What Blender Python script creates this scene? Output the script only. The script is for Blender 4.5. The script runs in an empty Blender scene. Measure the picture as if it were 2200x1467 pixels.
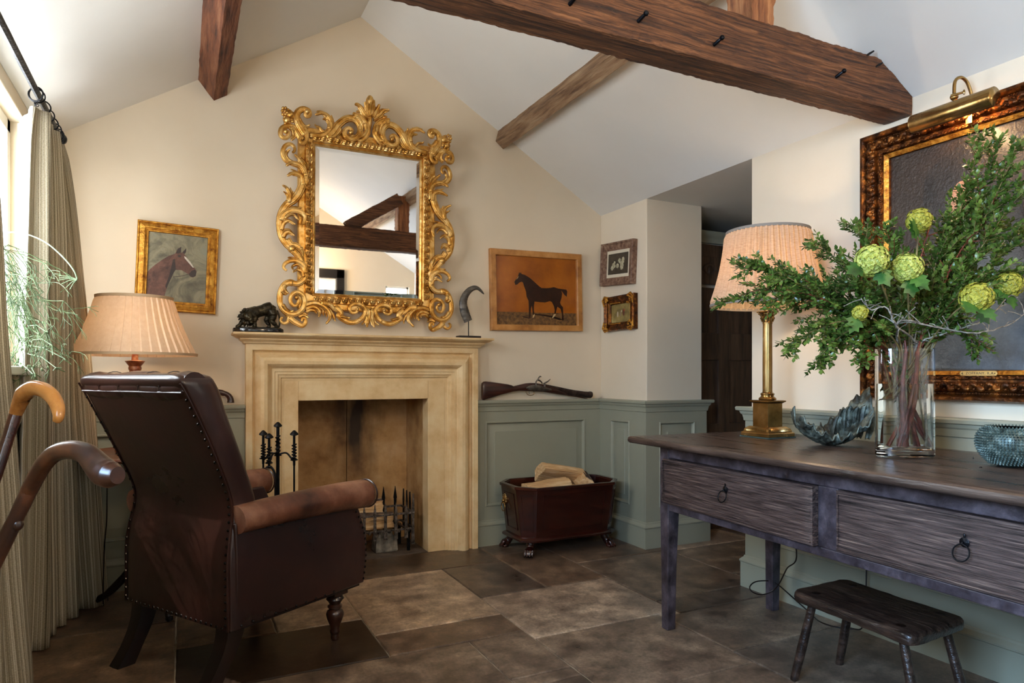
import bpy, bmesh, math, random
from mathutils import Vector, Matrix, noise
from math import pi, sin, cos, radians as R_

C = bpy.context.scene.collection
SC = bpy.context.scene
random.seed(7)

# ---------------------------------------------------------------- camera
CAM_H = 1.02; YAW = R_(26.2); FPX = 1443.0; CX = 1100.0; CY = 806.0
cam_d = bpy.data.cameras.new('camera'); cam = bpy.data.objects.new('camera', cam_d); C.objects.link(cam)
cam_d.sensor_width = 36.0; cam_d.lens = 36.0 * FPX / 2200.0
cam_d.shift_y = (CY - 733.5) / 2200.0
cam_d.clip_start = 0.05
cam.location = (0, 0, CAM_H); cam.rotation_euler = (pi / 2, 0, -YAW)
SC.camera = cam

# ---------------------------------------------------------------- light
SC.view_settings.view_transform = 'Standard'; SC.view_settings.look = 'None'
SC.view_settings.gamma = 1.0; SC.view_settings.use_curve_mapping = False
SC.view_settings.exposure = 0.22
W = bpy.data.worlds.new('sky'); SC.world = W; W.use_nodes = True
wb = W.node_tree.nodes['Background']; wb.inputs[0].default_value = (0.84, 0.92, 1.0, 1); wb.inputs[1].default_value = 6.0

def light(name, kind, loc, energy, color, target=None, size=None, size_y=None, direction=None, spread=None):
    d = bpy.data.lights.new(name, kind); d.energy = energy; d.color = color
    if kind == 'AREA':
        d.shape = 'RECTANGLE'; d.size = size; d.size_y = size_y or size
        if spread: d.spread = spread
    elif kind == 'SUN': d.angle = size
    elif size: d.shadow_soft_size = size
    o = bpy.data.objects.new(name, d); C.objects.link(o); o.location = loc
    if target is not None: direction = Vector(target) - Vector(loc)
    if direction is not None: o.rotation_euler = Vector(direction).to_track_quat('-Z', 'Y').to_euler()
    return o
DAY = (0.70, 0.85, 1.0); WARM = (1.0, 0.72, 0.44)
light('window_daylight', 'AREA', (-0.80, 2.5, 1.55), 62, (0.86, 0.93, 1.0), direction=(1, 0, 0.10), size=1.6, size_y=0.98)
light('near_window_daylight', 'AREA', (-0.80, 0.25, 1.55), 88, (0.36, 0.62, 1.0), direction=(1, 0.06, -0.34), size=1.1, size_y=0.98, spread=R_(112))
light('rear_window_daylight', 'AREA', (2.26, -0.60, 1.76), 3, (0.8, 0.9, 1.0), direction=(0, 1, 0), size=0.28, size_y=0.28)
light('warm_fill_light', 'POINT', (1.12, -0.02, 1.98), 30, (1.0, 0.77, 0.52), size=0.16)  # added warm fill near the camera, out of view and without a fixture
light('sun', 'SUN', (-3, 1, 4), 3.2, (1.0, 0.95, 0.88), direction=(0.50, -0.12, -0.86), size=0.006)

# ---------------------------------------------------------------- picture-to-place helpers
_F = Vector((sin(YAW), cos(YAW), 0)); _R = Vector((cos(YAW), -sin(YAW), 0)); _U = Vector((0, 0, 1)); _C = Vector((0, 0, CAM_H))
def ray(x, y): return _F + _R * ((x - CX) / FPX) - _U * ((y - CY) / FPX)
def onY(x, y, v): q = ray(x, y); return _C + q * (v / q.y)
def onX(x, y, v): q = ray(x, y); return _C + q * (v / q.x)
def onZ(x, y, v): q = ray(x, y); return _C + q * ((v - CAM_H) / q.z)
def atD(x, y, d): return _C + ray(x, y) * d

# ---------------------------------------------------------------- object helpers
def thing(name, label, cat, loc=(0, 0, 0), rz=0.0, group=None):
    o = bpy.data.objects.new(name, None); C.objects.link(o); o.empty_display_size = 0.05
    o.location = loc; o.rotation_euler = (0, 0, rz); o['label'] = label; o['category'] = cat
    if group: o['group'] = group
    return o
def tag(o, label, cat, group=None):
    o['label'] = label; o['category'] = cat
    if group: o['group'] = group
    return o
def obj(name, m, mt, parent=None, smooth=True, loc=None, label=None, sub=0, bev=0, seg=2, kind=None, world=False, angle=40):
    bm = m.bm if isinstance(m, MB) else m
    bmesh.ops.recalc_face_normals(bm, faces=bm.faces[:])
    me = bpy.data.meshes.new(name); bm.to_mesh(me); bm.free()
    o = bpy.data.objects.new(name, me); C.objects.link(o)
    if parent is not None:
        if world:      # vertices were given in world space: bring them into the parent's space
            M = parent.matrix_basis
            if parent.parent: M = parent.parent.matrix_basis @ M
            me.transform(M.inverted())
        o.parent = parent
    if loc is not None:
        if parent is None: me.transform(Matrix.Translation(-Vector(loc)))
        o.location = loc
    if mt: me.materials.append(mt) if not isinstance(mt, (list, tuple)) else [me.materials.append(x) for x in mt]
    if bev:
        b = o.modifiers.new('bevel', 'BEVEL'); b.width = bev; b.segments = seg; b.limit_method = 'ANGLE'; b.angle_limit = R_(35)
    if sub:
        s = o.modifiers.new('sub', 'SUBSURF'); s.levels = sub; s.render_levels = sub
    if smooth: me.shade_smooth() if angle is None else _auto(me, angle)
    if label: o['label'] = label
    if kind: o['kind'] = kind
    return o
def _auto(me, ang):
    me.shade_smooth()
    try: me.set_sharp_from_angle(angle=R_(ang))
    except Exception: pass
def struct(name, m, mt, **k):
    o = obj(name, m, mt, **k); o['kind'] = 'structure'; return o
def copy_tree(o, parent=None):
    c = o.copy(); C.objects.link(c)
    if parent is not None: c.parent = parent
    for ch in [x for x in bpy.data.objects if x.parent == o]: copy_tree(ch, c)
    return c

def smooth_path(pts, n=6):
    """Catmull-Rom through points given as tuples of any length."""
    P = [Vector(p) if len(p) <= 4 else p for p in pts]
    P = [list(p) for p in pts]; out = []
    for i in range(len(P) - 1):
        a = P[max(i - 1, 0)]; b = P[i]; c = P[i + 1]; d = P[min(i + 2, len(P) - 1)]
        for k in range(n):
            t = k / n
            out.append([0.5 * ((2 * b[j]) + (-a[j] + c[j]) * t + (2 * a[j] - 5 * b[j] + 4 * c[j] - d[j]) * t * t + (-a[j] + 3 * b[j] - 3 * c[j] + d[j]) * t ** 3) for j in range(len(b))])
    out.append(P[-1]); return out

class MB:
    def __init__(s): s.bm = bmesh.new()
    def faces(s, co, fs, mi=0):
        v = [s.bm.verts.new(c) for c in co]
        for f in fs:
            try: s.bm.faces.new([v[i] for i in f]).material_index = mi
            except ValueError: pass
        return v
    def box(s, x0, y0, z0, x1, y1, z1, M=None, mi=0):
        co = [Vector(c) for c in ((x0, y0, z0), (x1, y0, z0), (x1, y1, z0), (x0, y1, z0), (x0, y0, z1), (x1, y0, z1), (x1, y1, z1), (x0, y1, z1))]
        if M: co = [M @ c for c in co]
        s.faces(co, [(0, 3, 2, 1), (4, 5, 6, 7), (0, 1, 5, 4), (1, 2, 6, 5), (2, 3, 7, 6), (3, 0, 4, 7)], mi); return s
    def quad(s, a, b, c, d, mi=0): s.faces([a, b, c, d], [(0, 1, 2, 3)], mi); return s
    def rings(s, rs, close=True, caps=True, mi=0, closed_path=False):
        V_ = [[s.bm.verts.new(p) for p in r] for r in rs]; n = len(rs[0])
        m = len(V_); rng = range(m) if closed_path else range(m - 1)
        for i in rng:
            A = V_[i]; B = V_[(i + 1) % m]
            for j in range(n if close else n - 1):
                k = (j + 1) % n
                try: s.bm.faces.new((A[j], A[k], B[k], B[j])).material_index = mi
                except ValueError: pass
        if caps and close and not closed_path:
            for r in (V_[0], V_[-1]):
                try: s.bm.faces.new(r).material_index = mi
                except ValueError: pass
        return V_
    def lathe(s, prof, c=(0, 0, 0), n=24, M=None, mi=0, sx=1, sy=1):
        c = Vector(c); rs = []
        for r, z in prof:
            ring = [c + Vector((max(r, 1e-5) * cos(2 * pi * k / n) * sx, max(r, 1e-5) * sin(2 * pi * k / n) * sy, z)) for k in range(n)]
            if M: ring = [M @ p for p in ring]
            rs.append(ring)
        s.rings(rs, mi=mi); return s
    def tube(s, pts, rad, n=10, flat=1.0, up=(0, 0, 1), caps=True, mi=0, flute=0, fd=0.0, twist=0.0):
        """rad: number or list; flat: thickness along `up` relative to width."""
        P = [Vector(p) for p in pts]; m = len(P); up = Vector(up); rs = []; N = None
        for i in range(m):
            t = (P[min(i + 1, m - 1)] - P[max(i - 1, 0)])
            if t.length < 1e-9: t = Vector((0, 0, 1))
            t.normalize()
            if flat != 1.0 or flute or N is None:
                u = up - t * up.dot(t)
                if u.length < 1e-3: u = Vector((1, 0, 0)) - t * t.x
                if u.length < 1e-3: u = Vector((0, 1, 0)) - t * t.y
            else:
                u = N - t * N.dot(t)
                if u.length < 1e-6: u = up - t * up.dot(t)
            u.normalize(); N = u; w = t.cross(u)
            r = rad[i] if isinstance(rad, (list, tuple)) else rad
            fl = flat[i] if isinstance(flat, (list, tuple)) else flat
            ring = []
            for k in range(n):
                a = 2 * pi * k / n + twist * i
                q = 1 + (fd * cos(flute * a) if flute else 0)
                ring.append(P[i] + w * (r * q * cos(a)) + u * (r * q * fl * sin(a)))
            rs.append(ring)
        s.rings(rs, caps=caps, mi=mi); return s
    def ball(s, c, r, n=12, m=8, M=None, mi=0):
        c = Vector(c); rr = r if isinstance(r, (list, tuple, Vector)) else (r, r, r); rs = []
        for i in range(m + 1):
            a = pi * i / m; z = -cos(a); q = max(sin(a), 1e-3)
            ring = [Vector((rr[0] * q * cos(2 * pi * k / n), rr[1] * q * sin(2 * pi * k / n), rr[2] * z)) for k in range(n)]
            rs.append([c + (M @ p if M else p) for p in ring])
        s.rings(rs, mi=mi); return s
    def prism(s, poly, f0, f1, mi=0):
        """poly: list of 2d points; f0 / f1 map a 2d point to the near and far 3d point."""
        n = len(poly); a = [s.bm.verts.new(f0(*p)) for p in poly]; b = [s.bm.verts.new(f1(*p)) for p in poly]
        s.bm.faces.new(a).material_index = mi; s.bm.faces.new(b[::-1]).material_index = mi
        for i in range(n):
            j = (i + 1) % n; s.bm.faces.new((a[i], b[i], b[j], a[j])).material_index = mi
        return s
    def sweep(s, prof, path, out, up=(0, 0, 1), mi=0, caps=True):
        """prof: (out, up) offsets, open chain; path: points; out: outward unit vectors per point (already mitred)."""
        up = Vector(up); rs = []
        for p, o in zip(path, out): rs.append([Vector(p) + Vector(o) * a + up * b for a, b in prof])
        s.rings(rs, close=True, caps=caps, mi=mi); return s
def remesh(o, vox, smooth=3):
    r = o.modifiers.new('remesh', 'REMESH'); r.mode = 'VOXEL'; r.voxel_size = vox; r.use_smooth_shade = True
    if smooth:
        k = o.modifiers.new('smooth', 'SMOOTH'); k.factor = 0.5; k.iterations = smooth
    return o
def fbm(p, s=1.0): return noise.fractal(Vector(p) * s, 1.0, 2.0, 4)

# ---------------------------------------------------------------- materials
def lin(c):
    if isinstance(c, str): c = tuple(int(c[i:i + 2], 16) / 255 for i in (0, 2, 4))
    return tuple(((x + 0.055) / 1.055) ** 2.4 if x > 0.04045 else x / 12.92 for x in c[:3]) + (1.0,)
def mat(name, cols, rough=0.5, metal=0.0, scale=8.0, stretch=(1, 1, 1), bump=0.0, bscale=None, detail=6, pos=None, rvar=0.0, emit=None, estr=0, trans=0, ior=1.45, spec=None, coat=0, dist=0.0, attr=None, alpha=None, sheen=0, bstretch=None, wave=None, bdist=0.01, fac2=None, croug=0.1, sss=0):
    m = bpy.data.materials.new(name); m.use_nodes = True; nt = m.node_tree; N = nt.nodes; L = nt.links
    b = N['Principled BSDF']; b.inputs['Metallic'].default_value = metal; b.inputs['Roughness'].default_value = rough
    if isinstance(cols, str): cols = [cols]
    tc = N.new('ShaderNodeTexCoord'); mp = N.new('ShaderNodeMapping'); mp.inputs['Scale'].default_value = stretch
    L.new(tc.outputs['Object'], mp.inputs['Vector'])
    nz = None
    if len(cols) > 1 or rvar:
        nz = N.new('ShaderNodeTexNoise'); nz.inputs['Scale'].default_value = scale; nz.inputs['Detail'].default_value = detail
        nz.inputs['Roughness'].default_value = 0.62; nz.inputs['Distortion'].default_value = dist
        L.new(mp.outputs[0], nz.inputs['Vector'])
    col_out = None
    if len(cols) > 1:
        cr = N.new('ShaderNodeValToRGB'); el = cr.color_ramp.elements
        while len(el) < len(cols): el.new(0.5)
        ps = pos or [0.30 + 0.40 * i / (len(cols) - 1) for i in range(len(cols))]
        for e, p, c in zip(el, ps, cols): e.position = p; e.color = lin(c)
        L.new(nz.outputs['Fac'], cr.inputs['Fac']); col_out = cr.outputs['Color']
    else: b.inputs['Base Color'].default_value = lin(cols[0])
    if attr:   # a per-face colour carried by the mesh (slab tone, painted picture)
        at = N.new('ShaderNodeAttribute'); at.attribute_name = attr
        mx = N.new('ShaderNodeMix'); mx.data_type = 'RGBA'; mx.blend_type = 'MULTIPLY'; mx.inputs['Factor'].default_value = 1.0
        if col_out: L.new(col_out, mx.inputs['A'])
        else: mx.inputs['A'].default_value = lin(cols[0])
        L.new(at.outputs['Color'], mx.inputs['B']); col_out = mx.outputs['Result']
    if col_out: L.new(col_out, b.inputs['Base Color'])
    if rvar:
        mr = N.new('ShaderNodeMapRange'); mr.inputs['From Min'].default_value = 0.1; mr.inputs['From Max'].default_value = 0.9
        mr.inputs['To Min'].default_value = max(rough - rvar * 1.3, 0.02); mr.inputs['To Max'].default_value = min(rough + rvar * 1.3, 1)
        L.new(nz.outputs['Fac'], mr.inputs['Value']); L.new(mr.outputs[0], b.inputs['Roughness'])
    if bump:
        n2 = N.new('ShaderNodeTexNoise'); n2.inputs['Scale'].default_value = bscale or scale * 3; n2.inputs['Detail'].default_value = 8
        mp2 = N.new('ShaderNodeMapping'); mp2.inputs['Scale'].default_value = bstretch or stretch; L.new(tc.outputs['Object'], mp2.inputs['Vector'])
        L.new(mp2.outputs[0], n2.inputs['Vector'])
        bp = N.new('ShaderNodeBump'); bp.inputs['Strength'].default_value = bump; bp.inputs['Distance'].default_value = bdist
        L.new(n2.outputs['Fac'], bp.inputs['Height']); L.new(bp.outputs[0], b.inputs['Normal'])
    if emit: b.inputs['Emission Color'].default_value = lin(emit); b.inputs['Emission Strength'].default_value = estr
    if trans: b.inputs['Transmission Weight'].default_value = trans; b.inputs['IOR'].default_value = ior
    if spec is not None: b.inputs['Specular IOR Level'].default_value = spec
    if coat: b.inputs['Coat Weight'].default_value = coat; b.inputs['Coat Roughness'].default_value = croug
    if sheen: b.inputs['Sheen Weight'].default_value = sheen
    if sss: b.inputs['Subsurface Weight'].default_value = sss; b.inputs['Subsurface Scale'].default_value = 0.01
    return m
def mixadd(m, fn):
    """let fn(nodes, links, bsdf) extend a material"""
    fn(m.node_tree.nodes, m.node_tree.links, m.node_tree.nodes['Principled BSDF']); return m
def translucent(m, w, col=None):
    nt = m.node_tree; N = nt.nodes; L = nt.links; b = N['Principled BSDF']; out = N['Material Output']
    t = N.new('ShaderNodeBsdfTranslucent'); x = N.new('ShaderNodeMixShader'); x.inputs[0].default_value = w
    if b.inputs['Base Color'].is_linked and col is None: L.new(b.inputs['Base Color'].links[0].from_socket, t.inputs['Color'])
    else: t.inputs['Color'].default_value = lin(col) if col else b.inputs['Base Color'].default_value
    L.new(b.outputs[0], x.inputs[1]); L.new(t.outputs[0], x.inputs[2]); L.new(x.outputs[0], out.inputs['Surface']); return m

m_wall = mat('cream_plaster', ['D9C7AB', 'DFCFB5'], 0.85, scale=1.5, bump=0.12, bscale=6, bdist=0.02)
m_ceil = mat('white_plaster', ['DCD7CC', 'E3DED4'], 0.85, scale=1.2, bump=0.18, bscale=3, bdist=0.03)
m_dado = mat('sage_green_paint', ['8E8C78', '96947F'], 0.42, scale=2, bump=0.05, bscale=30)
m_white = mat('white_joinery_paint', 'E6E3DC', 0.4)
m_beam = mat('old_pine', ['1A0D06', '4A2A14', '704525', '92603A'], 0.66, scale=7, stretch=(0.6, 11, 11), bump=1.0, bscale=9, bstretch=(0.8, 18, 18), bdist=0.010, dist=1.3, detail=9)
m_purl = mat('grey_brown_oak', ['4A3223', '8A6A4C', 'A98D6C'], 0.8, scale=5, stretch=(7, 0.8, 7), bump=0.8, bscale=8, bstretch=(9, 1, 9), bdist=0.01)
m_purl2 = mat('red_brown_oak', ['33190D', '6E3D22', '8B5B3C'], 0.8, scale=5, stretch=(7, 0.8, 7), bump=0.9, bscale=8, bstretch=(9, 1, 9), bdist=0.012)
m_iron = mat('black_iron', ['0E0E10', '1C1C1F'], 0.38, 0.75, scale=40, bump=0.35, bscale=60)
m_rust = mat('rusty_grate_iron', ['1B1715', '5B534D', '8C8178'], 0.5, 0.75, scale=45, bump=0.5, bscale=90)
m_stone = mat('honey_limestone', ['CBA46F', 'DDBD8B', 'E6CDA0'], 0.62, scale=7, bump=0.22, bscale=55, rvar=0.1)
m_gold = mat('water_gilding', ['7E4A18', 'C08A3C', 'DDB065', 'EDD096'], 0.34, 0.88, scale=22, bump=0.25, bscale=60, rvar=0.10, pos=[0.2, 0.42, 0.55, 0.75])
m_gold2 = mat('worn_gilding', ['6B3410', 'B9802C', 'DDA94A'], 0.42, 0.75, scale=34, bump=0.5, bscale=80)
m_dgold = mat('dark_bronze_gilding', ['1F0F06', '5A3214', 'A8672A'], 0.36, 0.8, scale=30, bump=0.6, bscale=50)
m_mirror = mat('silvered_glass', 'EDEBE8', 0.015, 1.0)
m_leather = mat('oxblood_brown_leather', ['140A08', '2B1612', '41231B'], 0.30, scale=2.2, bump=0.16, bscale=22, bdist=0.004, rvar=0.07, coat=0.3)
m_leather2 = mat('worn_tan_leather', ['2E150D', '6A3F2C', '9C7058'], 0.40, scale=4.5, bump=0.35, bscale=30, bdist=0.006)
m_ebony = mat('near_black_wood', ['0B0605', '1C0D08'], 0.35, scale=12)
m_mahog = mat('polished_mahogany', ['120403', '2A0B06', '3E150B'], 0.22, scale=5, stretch=(1, 1, 6), bump=0.05, coat=0.4)
m_mahog2 = mat('turned_dark_walnut', ['1A0D08', '3A1D10'], 0.3, scale=10, coat=0.3)
m_oldoak = mat('old_dark_oak_tabletop', ['211813', '3F3028', '5C4A3E'], 0.30, scale=4, stretch=(9, 0.8, 9), bump=0.35, bscale=9, bstretch=(14, 1, 14), bdist=0.006, rvar=0.08)
m_drawer = mat('scrubbed_elm_drawer', ['171213', '372A27', '55433D', '7C6557'], 0.34, scale=9, stretch=(8, .8, 20), bump=0.7, bscale=14, bstretch=(10, 1.2, 26), bdist=0.006, dist=0.4, rvar=0.1)
m_oldfr = mat('worn_oak_table_frame', ['20191B', '3A3135', '574C50'], 0.38, scale=6, stretch=(5, 3, 3), bump=0.5, bscale=30, bdist=0.004, rvar=0.1)
m_brass = mat('aged_brass', ['7A5A2C', 'A88650', 'C6A872'], 0.24, 0.95, scale=9, bump=0.05, bscale=40, rvar=0.08)
m_steel = mat('dull_steel', ['4B4642', '8A847C'], 0.35, 0.9, scale=40, bump=0.2)
m_doorw = mat('dark_panelled_oak', ['24150E', '46301F', '5E4430'], 0.42, scale=4, stretch=(7, 7, 0.8), bump=0.3, bscale=8, bstretch=(9, 9, 1))
# ================================================================ the room
YB = 3.70; XL = -0.56; XR = 2.47; XA = 0.889; ZA = 3.00; ZE = 2.065; YF = -0.35
def roof_z(x): return ZA - (x - XA) * (ZA - ZE) / (XR - XA) if x > XA else ZA - (XA - x) * (ZA - 2.10) / (XA - XL)

# floor: stone slabs, one mesh with a tone per slab
def build_floor():
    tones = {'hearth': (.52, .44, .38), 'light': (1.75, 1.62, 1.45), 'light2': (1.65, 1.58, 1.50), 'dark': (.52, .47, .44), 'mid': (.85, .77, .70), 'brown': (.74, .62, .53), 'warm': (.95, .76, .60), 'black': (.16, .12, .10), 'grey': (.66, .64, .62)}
    S = [(.30, 1.58, 3.335, 3.70, 'hearth'), (1.23, 1.58, 2.83, 3.335, 'dark'), (.68, 1.23, 2.60, 3.335, 'light'), (.68, 1.23, 2.385, 2.60, 'brown'),
         (1.58, 1.925, 2.83, 3.45, 'brown'), (1.58, 1.925, 3.45, 3.70, 'brown'), (1.925, 2.545, 2.436, 3.12, 'mid'), (1.925, 2.545, 3.12, 3.70, 'brown'),
         (1.23, 1.925, 2.30, 2.83, 'light2'), (1.925, 2.48, 2.272, 2.436, 'dark'), (1.23, 1.83, 1.765, 2.30, 'mid'), (1.83, 2.48, 1.87, 2.272, 'mid'),
         (1.83, 2.48, 1.30, 1.87, 'grey'), (1.23, 1.83, 1.30, 1.765, 'mid'), (.99, 1.23, 2.02, 2.385, 'mid'), (.15, .99, 1.95, 2.385, 'mid'),
         (.15, 1.23, 1.55, 1.95, 'dark'), (.99, 1.23, 1.95, 2.02, 'mid'), (-.02, .34, 2.80, 3.33, 'warm'), (.34, .68, 2.80, 3.335, 'light'),
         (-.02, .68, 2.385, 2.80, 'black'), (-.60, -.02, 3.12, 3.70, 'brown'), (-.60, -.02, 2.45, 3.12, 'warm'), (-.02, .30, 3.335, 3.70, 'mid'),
         (-.60, .15, 1.95, 2.385, 'warm'), (-.60, -.02, 2.385, 2.45, 'warm'), (-.60, .15, 1.2, 1.95, 'mid'), (.15, 1.23, 1.0, 1.55, 'mid'),
         (2.545, 3.7, 2.60, 3.10, 'mid'), (2.545, 3.2, 3.10, 3.70, 'light'), (3.2, 3.7, 3.10, 3.70, 'mid'), (2.545, 3.7, 2.38, 2.60, 'brown'), (2.48, 2.545, 2.38, 2.436, 'brown'),
         (1.23, 2.48, .7, 1.30, 'dark'), (-.60, .6, .5, 1.2, 'brown'), (.6, 1.23, .3, 1.0, 'mid'), (-.60, .6, -.4, .5, 'mid'), (.15, .6, 1.0, 1.2, 'mid'),
         (.6, 1.6, -.5, .3, 'dark'), (1.23, 2.48, .3, .7, 'mid'), (1.6, 2.48, -.5, .3, 'brown'), (-.60, .5, -1.75, -.4, 'mid'), (.5, 1.5, -1.75, -.5, 'brown'), (1.5, 2.48, -1.75, -.5, 'mid')]
    bm = bmesh.new(); cl = bm.loops.layers.float_color.new('tone'); rnd = random.Random(3)
    def face(vs, c, mi):
        f = bm.faces.new([bm.verts.new(v) for v in vs]); f.material_index = mi
        for l in f.loops: l[cl] = (*c, 1)
    face([(-.7, YF - .1, -.006), (4.2, YF - .1, -.006), (4.2, 4.4, -.006), (-.7, 4.4, -.006)], (1, 1, 1), 1)
    g = .0026
    for x0, x1, y0, y1, t in S:
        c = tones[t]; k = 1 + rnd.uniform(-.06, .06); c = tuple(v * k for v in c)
        x0 += g; x1 -= g; y0 += g; y1 -= g
        # slightly irregular outline with a worn arris
        out = []
        for (ax, ay), (bx, by) in (((x0, y0), (x1, y0)), ((x1, y0), (x1, y1)), ((x1, y1), (x0, y1)), ((x0, y1), (x0, y0))):
            n = max(2, int(math.hypot(bx - ax, by - ay) / .035))
            for i in range(n):
                u = i / n; px = ax + (bx - ax) * u; py = ay + (by - ay) * u; j = (0 if i == 0 else .0028) * noise.noise(Vector((px * 23, py * 23, x0)))
                if ay == by: py += j
                else: px += j
                out.append((px, py))
        cxm = (x0 + x1) / 2; cym = (y0 + y1) / 2
        def ins(p, d): return (p[0] + (d if p[0] < cxm else -d) * min(1, abs(p[0] - cxm) / .02), p[1] + (d if p[1] < cym else -d) * min(1, abs(p[1] - cym) / .02))
        ring0 = [bm.verts.new((p[0], p[1], -.008)) for p in out]; ring1 = [bm.verts.new((p[0], p[1], -.003)) for p in out]
        ring2 = [bm.verts.new((*ins(p, .005), 0)) for p in out]
        for A, B in ((ring0, ring1), (ring1, ring2)):
            for i in range(len(out)):
                j = (i + 1) % len(out); f = bm.faces.new((A[i], A[j], B[j], B[i]))
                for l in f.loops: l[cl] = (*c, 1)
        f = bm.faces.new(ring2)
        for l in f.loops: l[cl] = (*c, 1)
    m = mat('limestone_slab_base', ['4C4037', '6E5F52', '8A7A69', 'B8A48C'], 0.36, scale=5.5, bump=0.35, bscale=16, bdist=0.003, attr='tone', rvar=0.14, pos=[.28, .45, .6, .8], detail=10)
    def speck(N, L, b):
        tc = N.new('ShaderNodeTexCoord'); src = b.inputs['Base Color'].links[0].from_socket
        for sc_, lo, hi, p0, p1 in ((14, .55, 1.35, .35, .68), (85, .78, 1.30, .38, .66)):
            n = N.new('ShaderNodeTexNoise'); n.inputs['Scale'].default_value = sc_; n.inputs['Detail'].default_value = 9; n.inputs['Roughness'].default_value = .7; L.new(tc.outputs['Object'], n.inputs['Vector'])
            r = N.new('ShaderNodeMapRange'); r.inputs['From Min'].default_value = p0; r.inputs['From Max'].default_value = p1; r.inputs['To Min'].default_value = lo; r.inputs['To Max'].default_value = hi; L.new(n.outputs['Fac'], r.inputs['Value'])
            x = N.new('ShaderNodeMix'); x.data_type = 'RGBA'; x.blend_type = 'MULTIPLY'; x.inputs['Factor'].default_value = 1; L.new(src, x.inputs['A']); L.new(r.outputs[0], x.inputs['B']); src = x.outputs['Result']
        L.new(src, b.inputs['Base Color'])
    mixadd(m, speck)
    gr = mat('pale_grout', ['9A8A74', 'B8A88E'], 0.9, scale=20, bump=0.4)
    o = obj('floor', bm, [m, gr], smooth=False); o['kind'] = 'structure'; return o
build_floor()

# ceiling: two slopes and the flat over the passage
m = MB(); T = .08
for xa, za, xb, zb in ((XA, ZA, XR + .0, ZE), (XA, ZA, XL, 2.10)):
    rs = []
    n = Vector((-(zb - za), 0, xb - xa)).normalized(); n = n if n.z > 0 else -n
    for y in (YF, YB):
        rs.append([(xa, y, za), (xb, y, zb), (xb + n.x * T, y, zb + n.z * T), (xa + n.x * T, y, za + n.z * T)])
    m.rings(rs)
m.box(XR, 2.3, ZE, 4.1, 4.3, ZE + T); m.box(XR, YF, ZE, XR + .15, 2.4, ZE + T)
m.box(XL - .12, YF, 2.10, XL, YB, 2.18)
struct('ceiling', m, m_ceil, smooth=False)

# gable (back) wall with the fireplace opening left open
m = MB()
def gable(m, y0, y1, holes):
    """vertical strips between sorted x cuts, holes: (x0, x1, z0, z1)"""
    xs = sorted({XL - .1, XA, XR} | {h[0] for h in holes} | {h[1] for h in holes})
    for a, b in zip(xs[:-1], xs[1:]):
        hh = [h for h in holes if h[0] <= a + 1e-6 and h[1] >= b - 1e-6]
        segs = [(0, None)]
        if hh: segs = [(0, hh[0][2]), (hh[0][3], None)] if hh[0][2] > 0 else [(hh[0][3], None)]
        for z0, z1 in segs:
            top = [roof_z(a) + .03, roof_z(b) + .03] if z1 is None else [z1, z1]
            co = [(a, y0, z0), (b, y0, z0), (b, y1, z0), (a, y1, z0), (a, y0, top[0]), (b, y0, top[1]), (b, y1, top[1]), (a, y1, top[0])]
            m.faces(co, [(0, 3, 2, 1), (4, 5, 6, 7), (0, 1, 5, 4), (1, 2, 6, 5), (2, 3, 7, 6), (3, 0, 4, 7)])
gable(m, YB, YB + .12, [(.50, 1.34, 0, .96)]); m.box(XR, YB, 0, XR + .3, YB + .12, ZE)
struct('wall_back', m, m_wall, smooth=False)
m = MB(); gable(m, YF - .12, YF, [(.70, 1.55, 0, 1.95), (2.12, 2.40, 1.62, 1.90)])
struct('wall_front', m, m_wall, smooth=False)
# left wall with two window openings
WIN = [(1.75, 3.30, 1.05, 2.035), (-0.28, 0.78, 1.05, 2.035)]
m = MB(); ya = YF
for y0, y1, z0, z1 in sorted(WIN):
    m.box(XL - .12, ya, 0, XL, y0, 2.10); m.box(XL - .12, y0, 0, XL, y1, z0); m.box(XL - .12, y0, z1, XL, y1, 2.10); ya = y1
m.box(XL - .12, ya, 0, XL, YB, 2.10)
struct('wall_left', m, m_wall, smooth=False, bev=.006)
m = MB(); m.box(XR, YF, 0, XR + .15, 2.40, ZE + .03)
struct('wall_right', m, m_wall, smooth=False, bev=.005)
m = MB(); m.box(XR, 3.215, 0, 2.893, YB, ZE + .03); struct('wall_pier', m, m_wall, smooth=False, bev=.005)
# passage behind the right wall: walls round the dark door
m = MB(); m.box(2.893, 3.44, 0, 4.1, 3.52, 1.90); m.box(2.77, 4.1, 0, 4.1, 4.2, ZE); m.box(4.0, 2.3, 0, 4.1, 4.2, ZE); m.box(XR + .15, 2.30, 0, 4.1, 2.40, ZE); m.box(2.77, YB + .12, 0, 2.893, 4.2, ZE)
struct('wall_passage', m, m_wall, smooth=False)

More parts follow.
